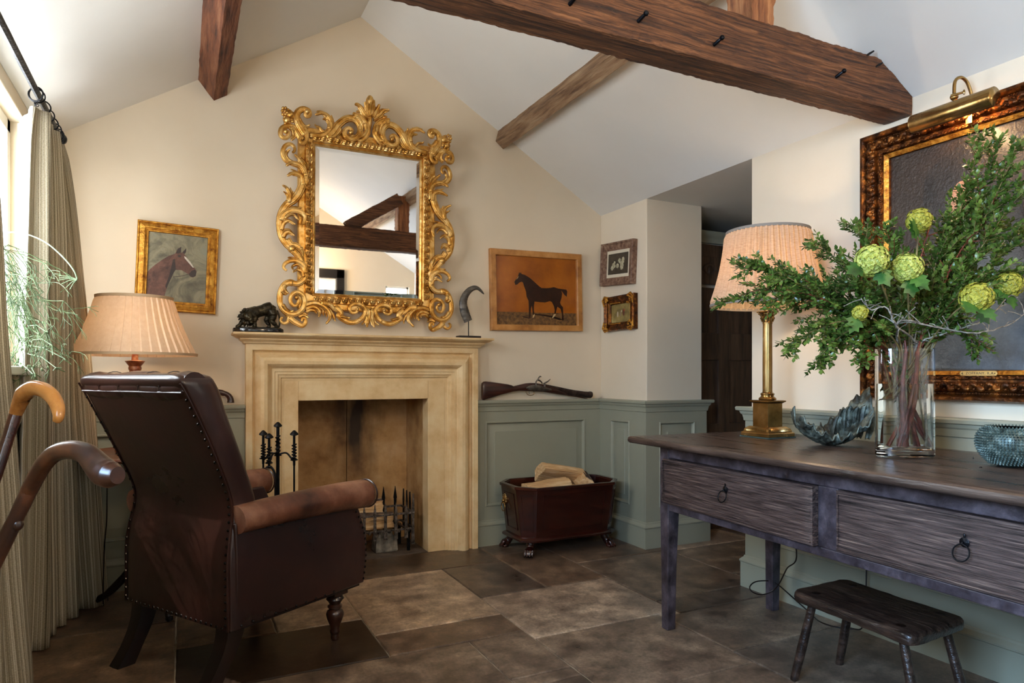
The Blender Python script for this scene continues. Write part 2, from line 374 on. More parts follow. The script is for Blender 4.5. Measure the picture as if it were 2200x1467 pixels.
# dado panelling --------------------------------------------------
def dado(name, base, p0, p1, out, panels, ext0=0, ext1=0, top=.87, body1=1):
    """p0, p1: ends on the wall face (x, y); out: unit normal into the room; panels: (s0, s1) along the run."""
    p0 = Vector((*p0, 0)); p1 = Vector((*p1, 0)); d = p1 - p0; L = d.length; d.normalize(); o = Vector((*out, 0))
    P = lambda s, w, z: p0 + d * s + o * w + Vector((0, 0, z))
    m = MB(); t = .020
    def bx(s0, s1, w0, w1, z0, z1):
        co = [P(s0, w0, z0), P(s1, w0, z0), P(s1, w1, z0), P(s0, w1, z0), P(s0, w0, z1), P(s1, w0, z1), P(s1, w1, z1), P(s0, w1, z1)]
        m.faces(co, [(0, 3, 2, 1), (4, 5, 6, 7), (0, 1, 5, 4), (1, 2, 6, 5), (2, 3, 7, 6), (3, 0, 4, 7)])
    zt, zb = .735, .240
    e0, e1 = -ext0 * t, L + ext1 * t * body1
    cuts = [e0] + [x for a, b in panels for x in (a, b)] + [e1]
    for i in range(0, len(cuts), 2): bx(cuts[i], cuts[i + 1], .001, t, .10, top - .02)
    for a, b in panels:
        bx(a, b, .001, t, .10, zb); bx(a, b, .001, t, zt, top - .02); bx(a, b, .0005, .004, zb, zt)
        # bolection bead round the panel and raised bevelled field
        fr = []
        for su, sv in ((0, 0), (1, 0), (1, 1), (0, 1)):
            fr.append([P((a + o_ if su == 0 else b - o_), w_, (zb + o_ if sv == 0 else zt - o_)) for o_, w_ in ((-.007, t - .001), (-.007, t + .002), (-.003, t + .005), (.002, t + .004), (.007, t - .004), (.010, .006), (.010, .002))])
        m.rings(fr, close=False, caps=False, closed_path=True)
        q = [(a + .010, zb + .010), (b - .010, zb + .010), (b - .010, zt - .010), (a + .010, zt - .010)]
        bw = min(.045, (b - a) * .2); r = [(a + .010 + bw, zb + .010 + bw), (b - .010 - bw, zb + .010 + bw), (b - .010 - bw, zt - .010 - bw), (a + .010 + bw, zt - .010 - bw)]
        m.rings([[P(s, .004, z) for s, z in q], [P(s, .015, z) for s, z in r], [P(s + (.002 if i in (0, 3) else -.002), .018, z) for i, (s, z) in enumerate(r)]])
    cap = [(0, top), (.050, top), (.054, top - .006), (.052, top - .018), (.040, top - .022), (.036, top - .034), (.030, top - .040), (.026, top - .060), (.026, top - .066), (.020, top - .070), (0, top - .070)]
    m.sweep(cap, [P(-ext0 * 0, 0, 0), P(L, 0, 0)], [o - d * ext0, o + d * ext1])
    struct(name, m, m_dado, smooth=True, angle=25)
    m = MB(); sk = [(0, 0), (.036, 0), (.036, .118), (.040, .122), (.040, .128), (.034, .136), (.026, .142), (.024, .150), (.020, .153), (0, .153)]
    m.sweep(sk, [P(0, 0, 0), P(L, 0, 0)], [o - d * ext0, o + d * ext1])
    struct(base, m, m_dado, smooth=True, angle=25)
dado('trim_1', 'baseboard_back', (XL, YB), (.29, YB), (0, -1), [(.12, .78)])
dado('trim_2', 'baseboard_back_right', (1.57, YB), (XR, YB), (0, -1), [(.07, .76)])
dado('trim_3', 'baseboard_return', (XR, YB), (XR, 3.215), (-1, 0), [(.15, .335)], ext0=-1, ext1=1, body1=0)
dado('trim_4', 'baseboard_pier', (XR, 3.215), (2.893, 3.215), (0, -1), [(.085, .345)], ext0=1, ext1=1)
dado('trim_5', 'baseboard_right', (XR, 2.40), (XR, YF), (-1, 0), [(.12, .72), (.86, 1.66), (1.80, 2.60)], ext0=1)
dado('trim_6', 'baseboard_left', (XL, YF), (XL, YB), (1, 0), [(.12, .80), (.94, 1.60), (1.74, 2.36), (2.50, 3.00), (3.14, 3.40), (3.52, 3.90)])
dado('trim_7', 'baseboard_front', (1.645, YF), (XR, YF), (0, 1), [(.12, .68)])

# windows ---------------------------------------------------------
def window(name, y0, y1, z0, z1, nm):
    fr = MB(); x0, x1 = XL - .105, XL - .055; w = .05
    for a, b, c, d in ((y0, y1, z0, z0 + w), (y0, y1, z1 - w, z1), (y0, y0 + w, z0, z1), (y1 - w, y1, z0, z1)): fr.box(x0, a, c, x1, b, d)
    for k in range(1, nm):
        y = y0 + (y1 - y0) * k / nm; fr.box(x0, y - .022, z0, x1, y + .022, z1)
    for k in range(nm):
        a = y0 + (y1 - y0) * k / nm + .03; b = y0 + (y1 - y0) * (k + 1) / nm - .03; fr.box(x0 + .015, a, z0 + .48, x1 - .015, b, z0 + .50)
    f = struct(name, fr, m_white, smooth=False, bev=.003)
    g = MB(); g.box(XL - .083, y0 + .03, z0 + .03, XL - .079, y1 - .03, z1 - .03)
    gl = obj('window_pane', g, m_pane, f, smooth=False); gl['kind'] = 'structure'
    s = MB(); s.box(XL - .10, y0, z0 - .03, XL + .075, y1 + .0, z0)
    st = obj('window_sill', s, m_white, f, smooth=False, bev=.006); st['kind'] = 'structure'
    return f
m_pane = bpy.data.materials.new('thin_window_glass'); m_pane.use_nodes = True
_n = m_pane.node_tree.nodes; _l = m_pane.node_tree.links; _n.remove(_n['Principled BSDF'])
_t = _n.new('ShaderNodeBsdfTransparent'); _g = _n.new('ShaderNodeBsdfGlossy'); _g.inputs['Roughness'].default_value = 0.02
_x = _n.new('ShaderNodeMixShader'); _x.inputs[0].default_value = 0.06
_l.new(_t.outputs[0], _x.inputs[1]); _l.new(_g.outputs[0], _x.inputs[2]); _l.new(_x.outputs[0], _n['Material Output'].inputs['Surface'])
window('window_1', *WIN[0], 4)
window('window_2', *WIN[1], 2)
# small window and doorway in the wall behind the camera (seen in the looking glass)
m = MB()
for a, b, c, d in ((2.12, 2.40, 1.62, 1.64), (2.12, 2.40, 1.88, 1.90), (2.12, 2.14, 1.62, 1.90), (2.38, 2.40, 1.62, 1.90)): m.box(a, YF - .08, c, b, YF - .04, d)
struct('window_3', m, m_white, smooth=False)
m = MB()
for a, b, c, d in ((.60, 1.64, 1.95, 2.05), (.60, .70, 0, 2.05), (1.55, 1.64, 0, 2.05)): m.box(a, YF - .03, c, b, YF + .03, d)
m2 = mat('near_black_painted_frame', '171310', 0.35)
struct('trim_8', m, m2, smooth=False, bev=.006)
m = MB(); m.box(.70, YF - .11, 0, 1.55, YF - .07, 1.95); m.box(.80, YF - .07, 1.05, 1.07, YF - .06, 1.80); m.box(1.18, YF - .07, 1.05, 1.45, YF - .06, 1.80); m.box(.80, YF - .07, .2, 1.07, YF - .06, .90); m.box(1.18, YF - .07, .2, 1.45, YF - .06, .90)
struct('door_2', m, m_white, smooth=False, bev=.004)

# dark carved door in the passage ---------------------------------
def build_door():
    y1 = 3.44; y0 = 3.405; xs, xe, zt = 2.895, 3.62, 1.885
    m = MB(); m.box(xs, y0, 0.0, xs + .10, y1, zt); m.box(xe - .10, y0, 0, xe, y1, zt); xm = (xs + xe) / 2; m.box(xm - .05, y0, 0, xm + .05, y1, zt)
    for z0, z1 in ((0, .20), (.62, .70), (1.12, 1.30), (1.80, zt)): m.box(xs + .1, y0 + .001, z0, xe - .1, y1, z1)
    d = struct('door_1', m, m_doorw, smooth=False, bev=.005)
    for a, b in ((xs + .10, xm - .05), (xm + .05, xe - .10)):
        for z0, z1 in ((.20, .62), (.70, 1.12), (1.30, 1.60)):
            p = MB(); p.box(a, y0 + .016, z0, b, y1, z1); q = obj('door_panel', p, m_doorw, d, smooth=False); q['kind'] = 'structure'
    c = MB(); c.box(xs + .03, y0 - .006, 1.62, xe - .03, y0 + .02, 1.80)
    rn = random.Random(5)
    for k in range(5):       # carved scrolling leaf frieze
        x = xs + .10 + k * .13
        for s in (-1, 1):
            pts = [(x + s * .055 * cos(a) * (1 - a / 9), y0 - .008, 1.71 + .05 * sin(a) * (1 - a / 9)) for a in [i * .5 for i in range(13)]]
            c.tube(pts, [.009 - .0004 * i for i in range(13)], n=6)
        c.ball((x, y0 - .008, 1.71), (.012, .008, .03), 8, 6)
    q = obj('carved_frieze', c, m_doorw, d); q['kind'] = 'structure'
    k = MB(); prof = [(0, 0), (.03, 0), (.035, .02), (.05, .035), (.065, .045), (.07, .06), (.07, .07), (0, .07)]
    k.sweep(prof, [(2.893, 3.44, 1.895), (4.0, 3.44, 1.895)], [(0, -1, 0), (0, -1, 0)])
    struct('trim_9', k, m_dado, smooth=True)
build_door()

# ---------------------------------------------------------------- roof timbers
def rough_bar(p0, p1, w, h, cut=None, n=60, amp=.004, seed=0, up=(0, 0, 1), mid=3):
    """hewn timber with wavering arrises; w across, h along up; cut(p) moves a vertex"""
    p0 = Vector(p0); p1 = Vector(p1); d = (p1 - p0).normalized(); up = Vector(up); up = (up - d * up.dot(d)).normalized(); s = d.cross(up)
    prof = []
    K = mid
    for i in range(K): prof.append((-1 + 2 * i / K, -1))
    for i in range(K): prof.append((1, -1 + 2 * i / K))
    for i in range(K): prof.append((1 - 2 * i / K, 1))
    for i in range(K): prof.append((-1, 1 - 2 * i / K))
    m = MB(); rs = []
    for i in range(n + 1):
        c = p0.lerp(p1, i / n); ring = []
        for a, b in prof:
            corner = abs(a) == 1 and abs(b) == 1
            q = c + s * (a * w / 2 * (.975 if corner else 1)) + up * (b * h / 2 * (.975 if corner else 1))
            j = Vector((noise.noise(q * 9 + Vector((seed, 0, 0))), noise.noise(q * 9 + Vector((0, seed, 5))), noise.noise(q * 9 + Vector((3, 0, seed)))))
            j2 = Vector((noise.noise(q * 45), noise.noise(q * 45 + Vector((9, 0, 0))), noise.noise(q * 45 + Vector((0, 9, 0)))))
            k = (1.6 if corner else .7)
            q = q + (j * 1.2 + j2 * k) * amp - d * ((j * 1.2 + j2 * k) * amp).dot(d)
            if cut: q = cut(q)
            ring.append(q)
        rs.append(ring)
    m.rings(rs); return m
def clip_roof(q):
    z = roof_z(q.x) - .004
    return Vector((q.x, q.y, min(q.z, z)))
tb = thing('tie_beam', 'heavy reddish brown pine tie beam crossing the room, with black iron pegs', 'beam', (0.96, 1.66, 2.085))
mm = rough_bar((XL + .004, 1.658, 2.085), (XR - .006, 1.658, 2.085), .115, .176, clip_roof, n=240, amp=.0024, seed=1, mid=5)
obj('timber', mm, m_beam, tb, world=True, angle=50)
for px, py in ((1225, 8), (1372, 45), (1535, 96), (1797, 165)):
    p = onY(px, py, 1.598); k = MB(); k.tube([p + Vector((0, .02, 0)), p, p + Vector((.009, -.022, .013))], [.006, .006, .005], 8)
    k.ball(p + Vector((.0095, -.023, .0135)), .0082, 8, 6); obj('iron_peg', k, m_iron, tb, world=True)
for px, py in ((1866, 116), (1885, 141)):
    p = onY(px, py, 1.598); k = MB(); k.tube([p + Vector((-.01, .012, -.01)), p + Vector((0, -.006, 0)), p + Vector((.012, -.012, .008))], [.004, .004, .003], 6); obj('iron_peg', k, m_iron, tb, world=True)
po = thing('roof_post', 'short upright oak post standing on top of the tie beam', 'post', (1.70, 1.66, 2.176))
x0 = 1.645; zt = roof_z(1.70) - .05
mm = rough_bar((1.70, 1.655, 2.168), (1.70, 1.655, zt), .11, .10, lambda q: Vector((q.x, q.y, min(q.z, roof_z(q.x) - .006))), n=24, amp=.004, seed=4, up=(1, 0, 0))
obj('timber', mm, mat('pine_upright', ['4A2412', '8C5630', 'B07A4C'], .7, scale=5, stretch=(9, 9, .8), bump=.8, bscale=6, bstretch=(12, 12, 1), bdist=.01), po, world=True)
st = thing('roof_strut', 'slanting pine strut rising from the tie beam towards the roof post', 'strut', (1.30, 1.66, 2.175))
mm = rough_bar((1.22, 1.70, 2.16), (1.66, 1.70, 2.44), .07, .10, lambda q: Vector((q.x, q.y, max(2.172, min(q.z, roof_z(q.x) - .006)))), n=30, amp=.003, seed=6)
obj('timber', mm, m_beam, st, world=True)

# purlins let into the slopes
def purlin(name, label, corners, material, seed):
    """corners: four points (x, z) of the section at the gable, running along the room"""
    m = MB(); rs = []; n = 120; L0, L1 = YB - .003, YF + .02
    cs = []
    for i in range(4):
        a, b = corners[i], corners[(i + 1) % 4]
        for k in range(3): cs.append((a[0] + (b[0] - a[0]) * k / 3, a[1] + (b[1] - a[1]) * k / 3))
    cxm = sum(c[0] for c in cs) / 12; czm = sum(c[1] for c in cs) / 12
    for i in range(n + 1):
        y = L0 + (L1 - L0) * i / n; ring = []
        for j, (x, z) in enumerate(cs):
            q = Vector((x, y, z)); k = .0018 if j % 3 else .003
            dx = noise.noise(q * 12 + Vector((seed, 0, 0))) * k + noise.noise(q * 50) * k * .6; dz = noise.noise(q * 12 + Vector((0, seed, 0))) * k + noise.noise(q * 50 + Vector((7, 0, 0))) * k * .6
            zz = z + dz; xx = x + dx
            ring.append((xx, y, min(zz, roof_z(xx) - .001)))
        rs.append(ring)
    m.rings(rs); o = obj(name, m, material, loc=(cxm, YB - .5, czm), angle=50); tag(o, label, 'beam'); return o
def sec(pts): return [(p.x, p.z) for p in (onY(x, y, YB) for x, y in pts)]
c = sec([(1070, 288), (1064, 304), (1081, 321), (1096, 314)])
purlin('roof_purlin', 'pale grey brown purlin on the right ceiling slope, above the orange horse painting', [(c[0][0], roof_z(c[0][0]) - .001), c[1], c[2], (c[3][0] + .01, roof_z(c[3][0] + .01) - .001)], m_purl, 3)
c = sec([(426, 168), (459, 217), (487, 205), (480, 148)])
purlin('roof_purlin', 'dark reddish brown purlin on the left ceiling slope, above the horse head painting', [(c[0][0], roof_z(c[0][0]) - .001), c[1], c[2], (c[2][0], roof_z(c[2][0]) - .001)], m_purl2, 8)
# ================================================================ fireplace
FX0, FX1 = .292, 1.567; OX0, OX1, OZ = .555, 1.275, .885; FY = 3.638
def build_fireplace():
    t = thing('fireplace_surround', 'honey coloured limestone bolection fireplace surround with a moulded mantel shelf', 'fireplace', (.93, 3.66, 0))
    # bolection moulding: offsets (inwards from the outer edge, towards the room from the wall), mitred round three sides
    prof = [(0, .000), (0, .062), (.030, .062), (.033, .058), (.036, .044), (.044, .038), (.050, .044), (.058, .060), (.070, .072), (.086, .078), (.102, .074), (.114, .062), (.120, .048), (.126, .044), (.140, .043), (.142, .038), (.156, .036), (.158, .028), (.172, .024), (.176, .016), (.192, .012), (.192, .000)]
    ZT = 1.180; m = MB()
    rings = []
    for k in range(4):
        r = []
        for o, d in prof:
            x = FX0 + o if k < 2 else FX1 - o; z = 0 if k in (0, 3) else ZT - o
            r.append((x, YB - d, z))
        rings.append(r)
    m.rings(rings)
    obj('bolection_moulding', m, m_stone, t, world=True, angle=22)
    # flat slips just inside
    m = MB(); y = 3.686
    x0, x1 = FX0 + .19, FX1 - .19; zt = ZT - .19
    m.box(x0, y, 0, OX0, y + .10, zt); m.box(OX1, y, 0, x1, y + .10, zt); m.box(OX0, y, OZ, OX1, y + .10, zt)
    obj('slip', m, m_stone, t, world=True, smooth=False, bev=.003)
    # shelf
    m = MB(); yb = YB
    sh = [(.0, 1.180), (.010, 1.182), (.014, 1.190), (.024, 1.196), (.030, 1.202), (.030, 1.206), (.044, 1.212), (.056, 1.218), (.058, 1.222), (.064, 1.222), (.066, 1.226), (.066, 1.232), (.062, 1.235)]
    rs = []
    for o, z in sh:
        rs.append([(FX0 - o, yb, z), (FX0 - o, FY - o * 1.33, z), (FX1 + o, FY - o * 1.33, z), (FX1 + o, yb, z)])
    m.rings(rs); obj('mantel_shelf', m, m_stone, t, world=True, angle=22)
    # firebox of pale stone slabs with soot
    sb = mat('sooted_firebox_stone', ['8A5F34', 'B58A55', 'C9A374'], .7, scale=6, bump=.2)
    def soot(N, L, b):
        tc = N.new('ShaderNodeTexCoord'); sep = N.new('ShaderNodeSeparateXYZ'); L.new(tc.outputs['Object'], sep.inputs[0])
        nz = N.new('ShaderNodeTexNoise'); nz.inputs['Scale'].default_value = 5; nz.inputs['Detail'].default_value = 6
        mp = N.new('ShaderNodeMapping'); mp.inputs['Scale'].default_value = (3, 3, .6); L.new(tc.outputs['Object'], mp.inputs[0]); L.new(mp.outputs[0], nz.inputs['Vector'])
        # a plume of soot about x = 0.02 (thing space), fading to the sides
        def math_(op, a, b_=None):
            n = N.new('ShaderNodeMath'); n.operation = op
            for i, v in enumerate((a, b_)):
                if v is None: continue
                if isinstance(v, (int, float)): n.inputs[i].default_value = v
                else: L.new(v, n.inputs[i])
            return n.outputs[0]
        dx = math_('ABSOLUTE', math_('SUBTRACT', sep.outputs['X'], .035))
        dx = math_('ADD', dx, math_('MULTIPLY', math_('SUBTRACT', nz.outputs['Fac'], .5), .34))
        a = N.new('ShaderNodeMapRange'); L.new(dx, a.inputs['Value']); a.inputs['From Min'].default_value = .16; a.inputs['From Max'].default_value = .0; a.inputs['To Min'].default_value = 0; a.inputs['To Max'].default_value = 1
        zr = N.new('ShaderNodeMapRange'); L.new(sep.outputs['Z'], zr.inputs['Value']); zr.inputs['From Min'].default_value = .30; zr.inputs['From Max'].default_value = .62
        f = math_('MULTIPLY', a.outputs[0], zr.outputs[0]); f = math_('MULTIPLY', f, .93)
        mx = N.new('ShaderNodeMix'); mx.data_type = 'RGBA'; L.new(f, mx.inputs['Factor'])
        L.new(b.inputs['Base Color'].links[0].from_socket, mx.inputs['A']); mx.inputs['B'].default_value = lin('1C100A'); L.new(mx.outputs['Result'], b.inputs['Base Color'])
    mixadd(sb, soot)
    m = MB(); yb = 4.11; bx0, bx1 = .66, 1.17
    ZZ = 1.02
    def wallq(a, b, z1=ZZ): m.rings([[(a[0], a[1], 0), (b[0], b[1], 0), (b[0], b[1] + .0, z1), (a[0], a[1], z1)], [(a[0] + (a[1] - b[1]) * 0, a[1] + .05, 0), (b[0], b[1] + .05, 0), (b[0], b[1] + .05, z1), (a[0], a[1] + .05, z1)]])
    m.box(.44, 4.11, 0, .900, 4.16, ZZ); m.box(.903, 4.11, 0, 1.42, 4.16, ZZ)
    m.box(1.277, 3.78, 0, 1.42, 4.11, ZZ); m.box(.42, 3.78, 0, .553, 4.11, ZZ); m.box(.42, 3.74, ZZ - .02, 1.42, 4.16, ZZ + .04)
    obj('firebox_lining', m, sb, t, world=True, smooth=False, bev=.002)
    m = MB(); m.box(.44, 3.70, -.01, 1.40, 4.12, .002); obj('inner_hearth', m, mat('ashy_hearthstone', ['3A3028', '5A4C40', '776858'], .6, scale=9, bump=.3), t, world=True, smooth=False)
build_fireplace()
fire_blk = MB(); fire_blk.box(.36, 3.82, 0, .42, 4.3, 1.3); fire_blk.box(1.42, 3.82, 0, 1.48, 4.3, 1.3); fire_blk.box(.36, 4.17, 0, 1.48, 4.3, 1.3); fire_blk.box(.36, 3.82, 1.07, 1.48, 4.3, 1.3)
struct('wall_chimney', fire_blk, m_wall, smooth=False)

def split_log(L, w, h, seed, curve=0.0, bark=True):
    """a split log lying along local x; a wedge with torn faces and bark on the round side"""
    m = MB(); rn = random.Random(seed); n = 26; rs = []
    prof = []
    K = 5
    for i in range(K): prof.append((-1 + 2 * i / K, -1, 0))
    for i in range(K): a = -1 + 2 * i / K; prof.append((1 - .35 * (i / K), -1 + 2 * i / K * .9, 0))
    for i in range(K + 1): u = i / K; a = u * pi; prof.append((cos(a) * .65 - .0, .8 + .2 * sin(a), 1))
    for i in range(1, K): prof.append((-.65 - .35 * i / K, .8 - 1.8 * i / K, 0))
    for i in range(n + 1):
        u = i / n; x = (u - .5) * L; tp = 1 - .12 * abs(2 * u - 1) * rn.random() * .3
        ring = []
        for a, b, k in prof:
            q = Vector((x, a * w / 2, b * h / 2))
            j = noise.noise(Vector((x * 3, a * 2 + seed, b * 2))) * .010 + noise.noise(Vector((x * 8, a * 14 + seed, b * 14))) * .006
            ring.append((x + (.010 * noise.noise(Vector((a * 5, b * 5, seed + u * 0))) if i in (0, n) else 0), (a * w / 2 * tp) + j, b * h / 2 * tp + j + curve * (u - .5) ** 2))
        rs.append(ring)
    V_ = m.rings(rs)
    for f in m.bm.faces:
        c = f.calc_center_median()
        if c.z > h * .42 and bark: f.material_index = 1
    return m
m_log = mat('split_ash_wood', ['A87C4C', 'D2A874', 'E6C89A'], .75, scale=9, stretch=(.7, 7, 7), bump=.5, bscale=14, bstretch=(1, 12, 12))
m_bark = mat('rough_bark', ['2B2019', '54443A', '7A6A5C'], .9, scale=25, bump=1.0, bscale=40)

# fire basket ------------------------------------------------------
def fire_basket():
    X0, X1, Y0, Y1 = .70, 1.205, 3.745, 3.985; zb, z1 = .135, .262
    t = thing('fire_basket', 'spiked wrought iron fire basket standing in the open hearth with logs in it', 'grate', (.95, 3.86, 0))
    m = MB()
    for z, w in ((.135, .012), (.225, .012)):
        for a, b in (((X0, Y0), (X1, Y0)), ((X0, Y1), (X1, Y1)), ((X0, Y0), (X0, Y1)), ((X1, Y0), (X1, Y1))):
            m.box(min(a[0], b[0]) - .005, min(a[1], b[1]) - .005, z - w / 2, max(a[0], b[0]) + .005, max(a[1], b[1]) + .005, z + w / 2)
    for k in range(9): x = X0 + (X1 - X0) * (k + .5) / 9; m.box(x - .006, Y0, .118, x + .006, Y1, .129)
    obj('rail', m, m_rust, t, world=True, bev=.002, smooth=False)
    def spike(x, y, zb_, zt, along):
        m = MB(); w = .0095; th = .004
        def ring(z, ww): return [(x - ww, y - th, z), (x + ww, y - th, z), (x + ww, y + th, z), (x - ww, y + th, z)] if along == 'x' else [(x - th, y - ww, z), (x - th, y + ww, z), (x + th, y + ww, z), (x + th, y - ww, z)]
        m.rings([ring(zb_, w * 1.1), ring(zb_ + .035, w), ring((zb_ + zt) / 2, w * .72), ring(zt - .075, w * .85), ring(zt - .070, w * 1.12), ring(zt, .0006)])
        for z in (.137, .225): m.ball((x + (0 if along == 'x' else -.006), y - (.006 if along == 'x' else 0), z), .006, 8, 5)
        obj('spiked_upright', m, m_rust if y < 3.8 else m_iron, t, world=True, smooth=False)
    for k in range(8):
        x = X0 + .035 + (X1 - X0 - .08) * k / 7; spike(x, Y0 - .009, .085, .292, 'x')
    spike(X1 - .005, Y0 - .009, .045, .30, 'x')
    for k in range(7): x = X0 + .035 + (X1 - X0 - .07) * k / 6; spike(x, Y1 + .009, .10, .345, 'x')
    for k in range(4):
        y = Y0 + .03 + (Y1 - Y0 - .05) * k / 3; spike(X1 + .009, y, .09, .33, 'y')
    for x in (X0 + .02, X1 - .02):
        for y in (Y0 + .03, Y1 - .03): m = MB(); m.box(x - .008, y - .008, .002, x + .008, y + .008, .125); obj('leg', m, m_iron, t, world=True, smooth=False)
fire_basket()
for i, (x, y, z, rz, L, w, h, lab) in enumerate(((.90, 3.815, .185, .03, .40, .075, .085, 'split log lying along the front of the iron fire basket, lower of the two'), (.87, 3.865, .268, -.05, .36, .08, .07, 'split log lying on top of the other log in the iron fire basket'))):
    o = obj('firewood_log', split_log(L, w, h, 11 + i), [m_log, m_bark]); o.location = (x, y, z); o.rotation_euler = (.2 * i, 0, rz); tag(o, lab, 'log', 'logs in the fire basket')
# stone block under the basket
m = MB(); p0 = onZ(838, 1172, 0)
rs = []
for z, k in ((0.002, 1.0), (.012, 1.05), (.075, .98), (.085, .90), (.095, .66), (.115, .60), (.118, .58)): rs.append([(1.06 + a * .062 * k, 3.835 + b * .05 * k, z) for a, b in ((-1, -1), (1, -1), (1, 1), (-1, 1))])
m.rings(rs); o = obj('hearth_block', m, mat('ashy_grey_stone', ['4A443D', '7D776C', 'A59C8C'], .85, scale=18, bump=.6), loc=(1.06, 3.835, 0), smooth=False, bev=.008, seg=3)
tag(o, 'squat grey stone block on the hearth beneath the fire basket', 'stone block')

# companion set ----------------------------------------------------
def companion():
    cxp = atD(597, 1000, 3.22); cx_, cy_ = cxp.x, cxp.y
    t = thing('companion_stand', 'black wrought iron fireside companion stand with a domed cap and scrolled hooks', 'fire tool stand', (cx_, cy_, 0))
    def handle(m, x, y, zt, zb, r=.006):
        m.tube([(x, y, zb - .03), (x, y, zt - .012)], r, 8)
        m.lathe([(.0, zt + .012), (.006, zt + .010), (.019, zt - .004), (.020, zt - .010), (.012, zt - .014), (0, zt - .014)], (x, y, 0), 12)
        n = 90; turns = 5
        m.tube([(x + .0095 * cos(turns * 2 * pi * i / n), y + .0095 * sin(turns * 2 * pi * i / n), zb + (zt - .055 - zb) * i / n) for i in range(n + 1)], .0034, 6)
        m.lathe([(0, zb - .008), (.017, zb - .006), (.018, zb - .002), (.010, zb + .002), (0, zb + .002)], (x, y, 0), 12)
    m = MB(); m.tube([(0, 0, .02), (0, 0, .70)], .0085, 8); handle(m, 0, 0, .785, .64, .0075); obj('pole', m, m_iron, t)
    m = MB()
    for a in (0.5, 2.1, 3.7, 5.2): m.tube([(.005 * cos(a), .005 * sin(a), .06), (.06 * cos(a), .06 * sin(a), .045), (.12 * cos(a), .12 * sin(a), .008), (.135 * cos(a), .135 * sin(a), .012)], [.008, .007, .006, .006], 8)
    obj('foot', m, m_iron, t)
    tools = []
    rgt = _R.copy(); fwd = _F.copy()
    pos = [(-.070, .0, .745, .625), (-.024, -.05, .735, .610), (.078, .0, .745, .618)]
    for a, b, zt, zb in pos:
        p = rgt * a + fwd * b; h = MB(); h.tube(smooth_path([(0, 0, .64), (p.x * .5, p.y * .5, .648), (p.x * .8, p.y * .8, .625), (p.x, p.y, zb - .012)], 5), .0045, 6)
        obj('hook', h, m_iron, t)
    def tool(name, label, i, build):
        a, b, zt, zb = pos[i]; p = rgt * a + fwd * b
        q = thing(name, label, 'fire tool', (cx_ + p.x, cy_ + p.y, 0)); hm = MB(); handle(hm, 0, 0, zt, zb); obj('handle', hm, m_iron, q); build(q, zb); return q
    def poker(q, zb):
        m = MB(); m.tube([(0, 0, .10), (0, 0, zb)], .0045, 8); m.tube([(0, 0, .10), (0, 0, .06)], [.006, .002], 8); obj('shaft', m, m_iron, q)
    def shovel(q, zb):
        m = MB(); m.tube([(0, 0, .22), (0, 0, zb)], .0045, 8); m.box(-.010, -.010, .44, .010, .010, .462); obj('shaft', m, m_iron, q)
        m = MB(); m.rings([[(-.012, -.004, .23), (.012, -.004, .23), (.012, .004, .23), (-.012, .004, .23)], [(-.045, -.012, .17), (.045, -.012, .17), (.045, .0, .17), (-.045, .0, .17)], [(-.045, -.008, .08), (.045, -.008, .08), (.045, .002, .08), (-.045, .002, .08)]]); obj('blade', m, m_iron, q)
    def tongs(q, zb):
        m = MB(); w = .030
        for s in (-1, 1):
            m.tube([tuple(rgt * (s * x) + Vector((0, 0, z))) for x, z in smooth_path([(0, zb - .02), (w * .45, zb - .028), (w * .9, zb - .055), (w, zb - .10), (w, zb - .25), (w * .9, zb - .40), (w * .5, .12)], 4)], .0058, 8)
        obj('arm', m, m_iron, q)
    tool('fire_shovel', 'black iron fire shovel, the tool hanging leftmost on the companion stand', 0, shovel)
    tool('fire_tongs', 'black iron tongs with an arched fork, hanging in front of the stand pole', 1, tongs)
    tool('fire_poker', 'plain black iron poker hanging rightmost on the companion stand', 2, poker)
companion()
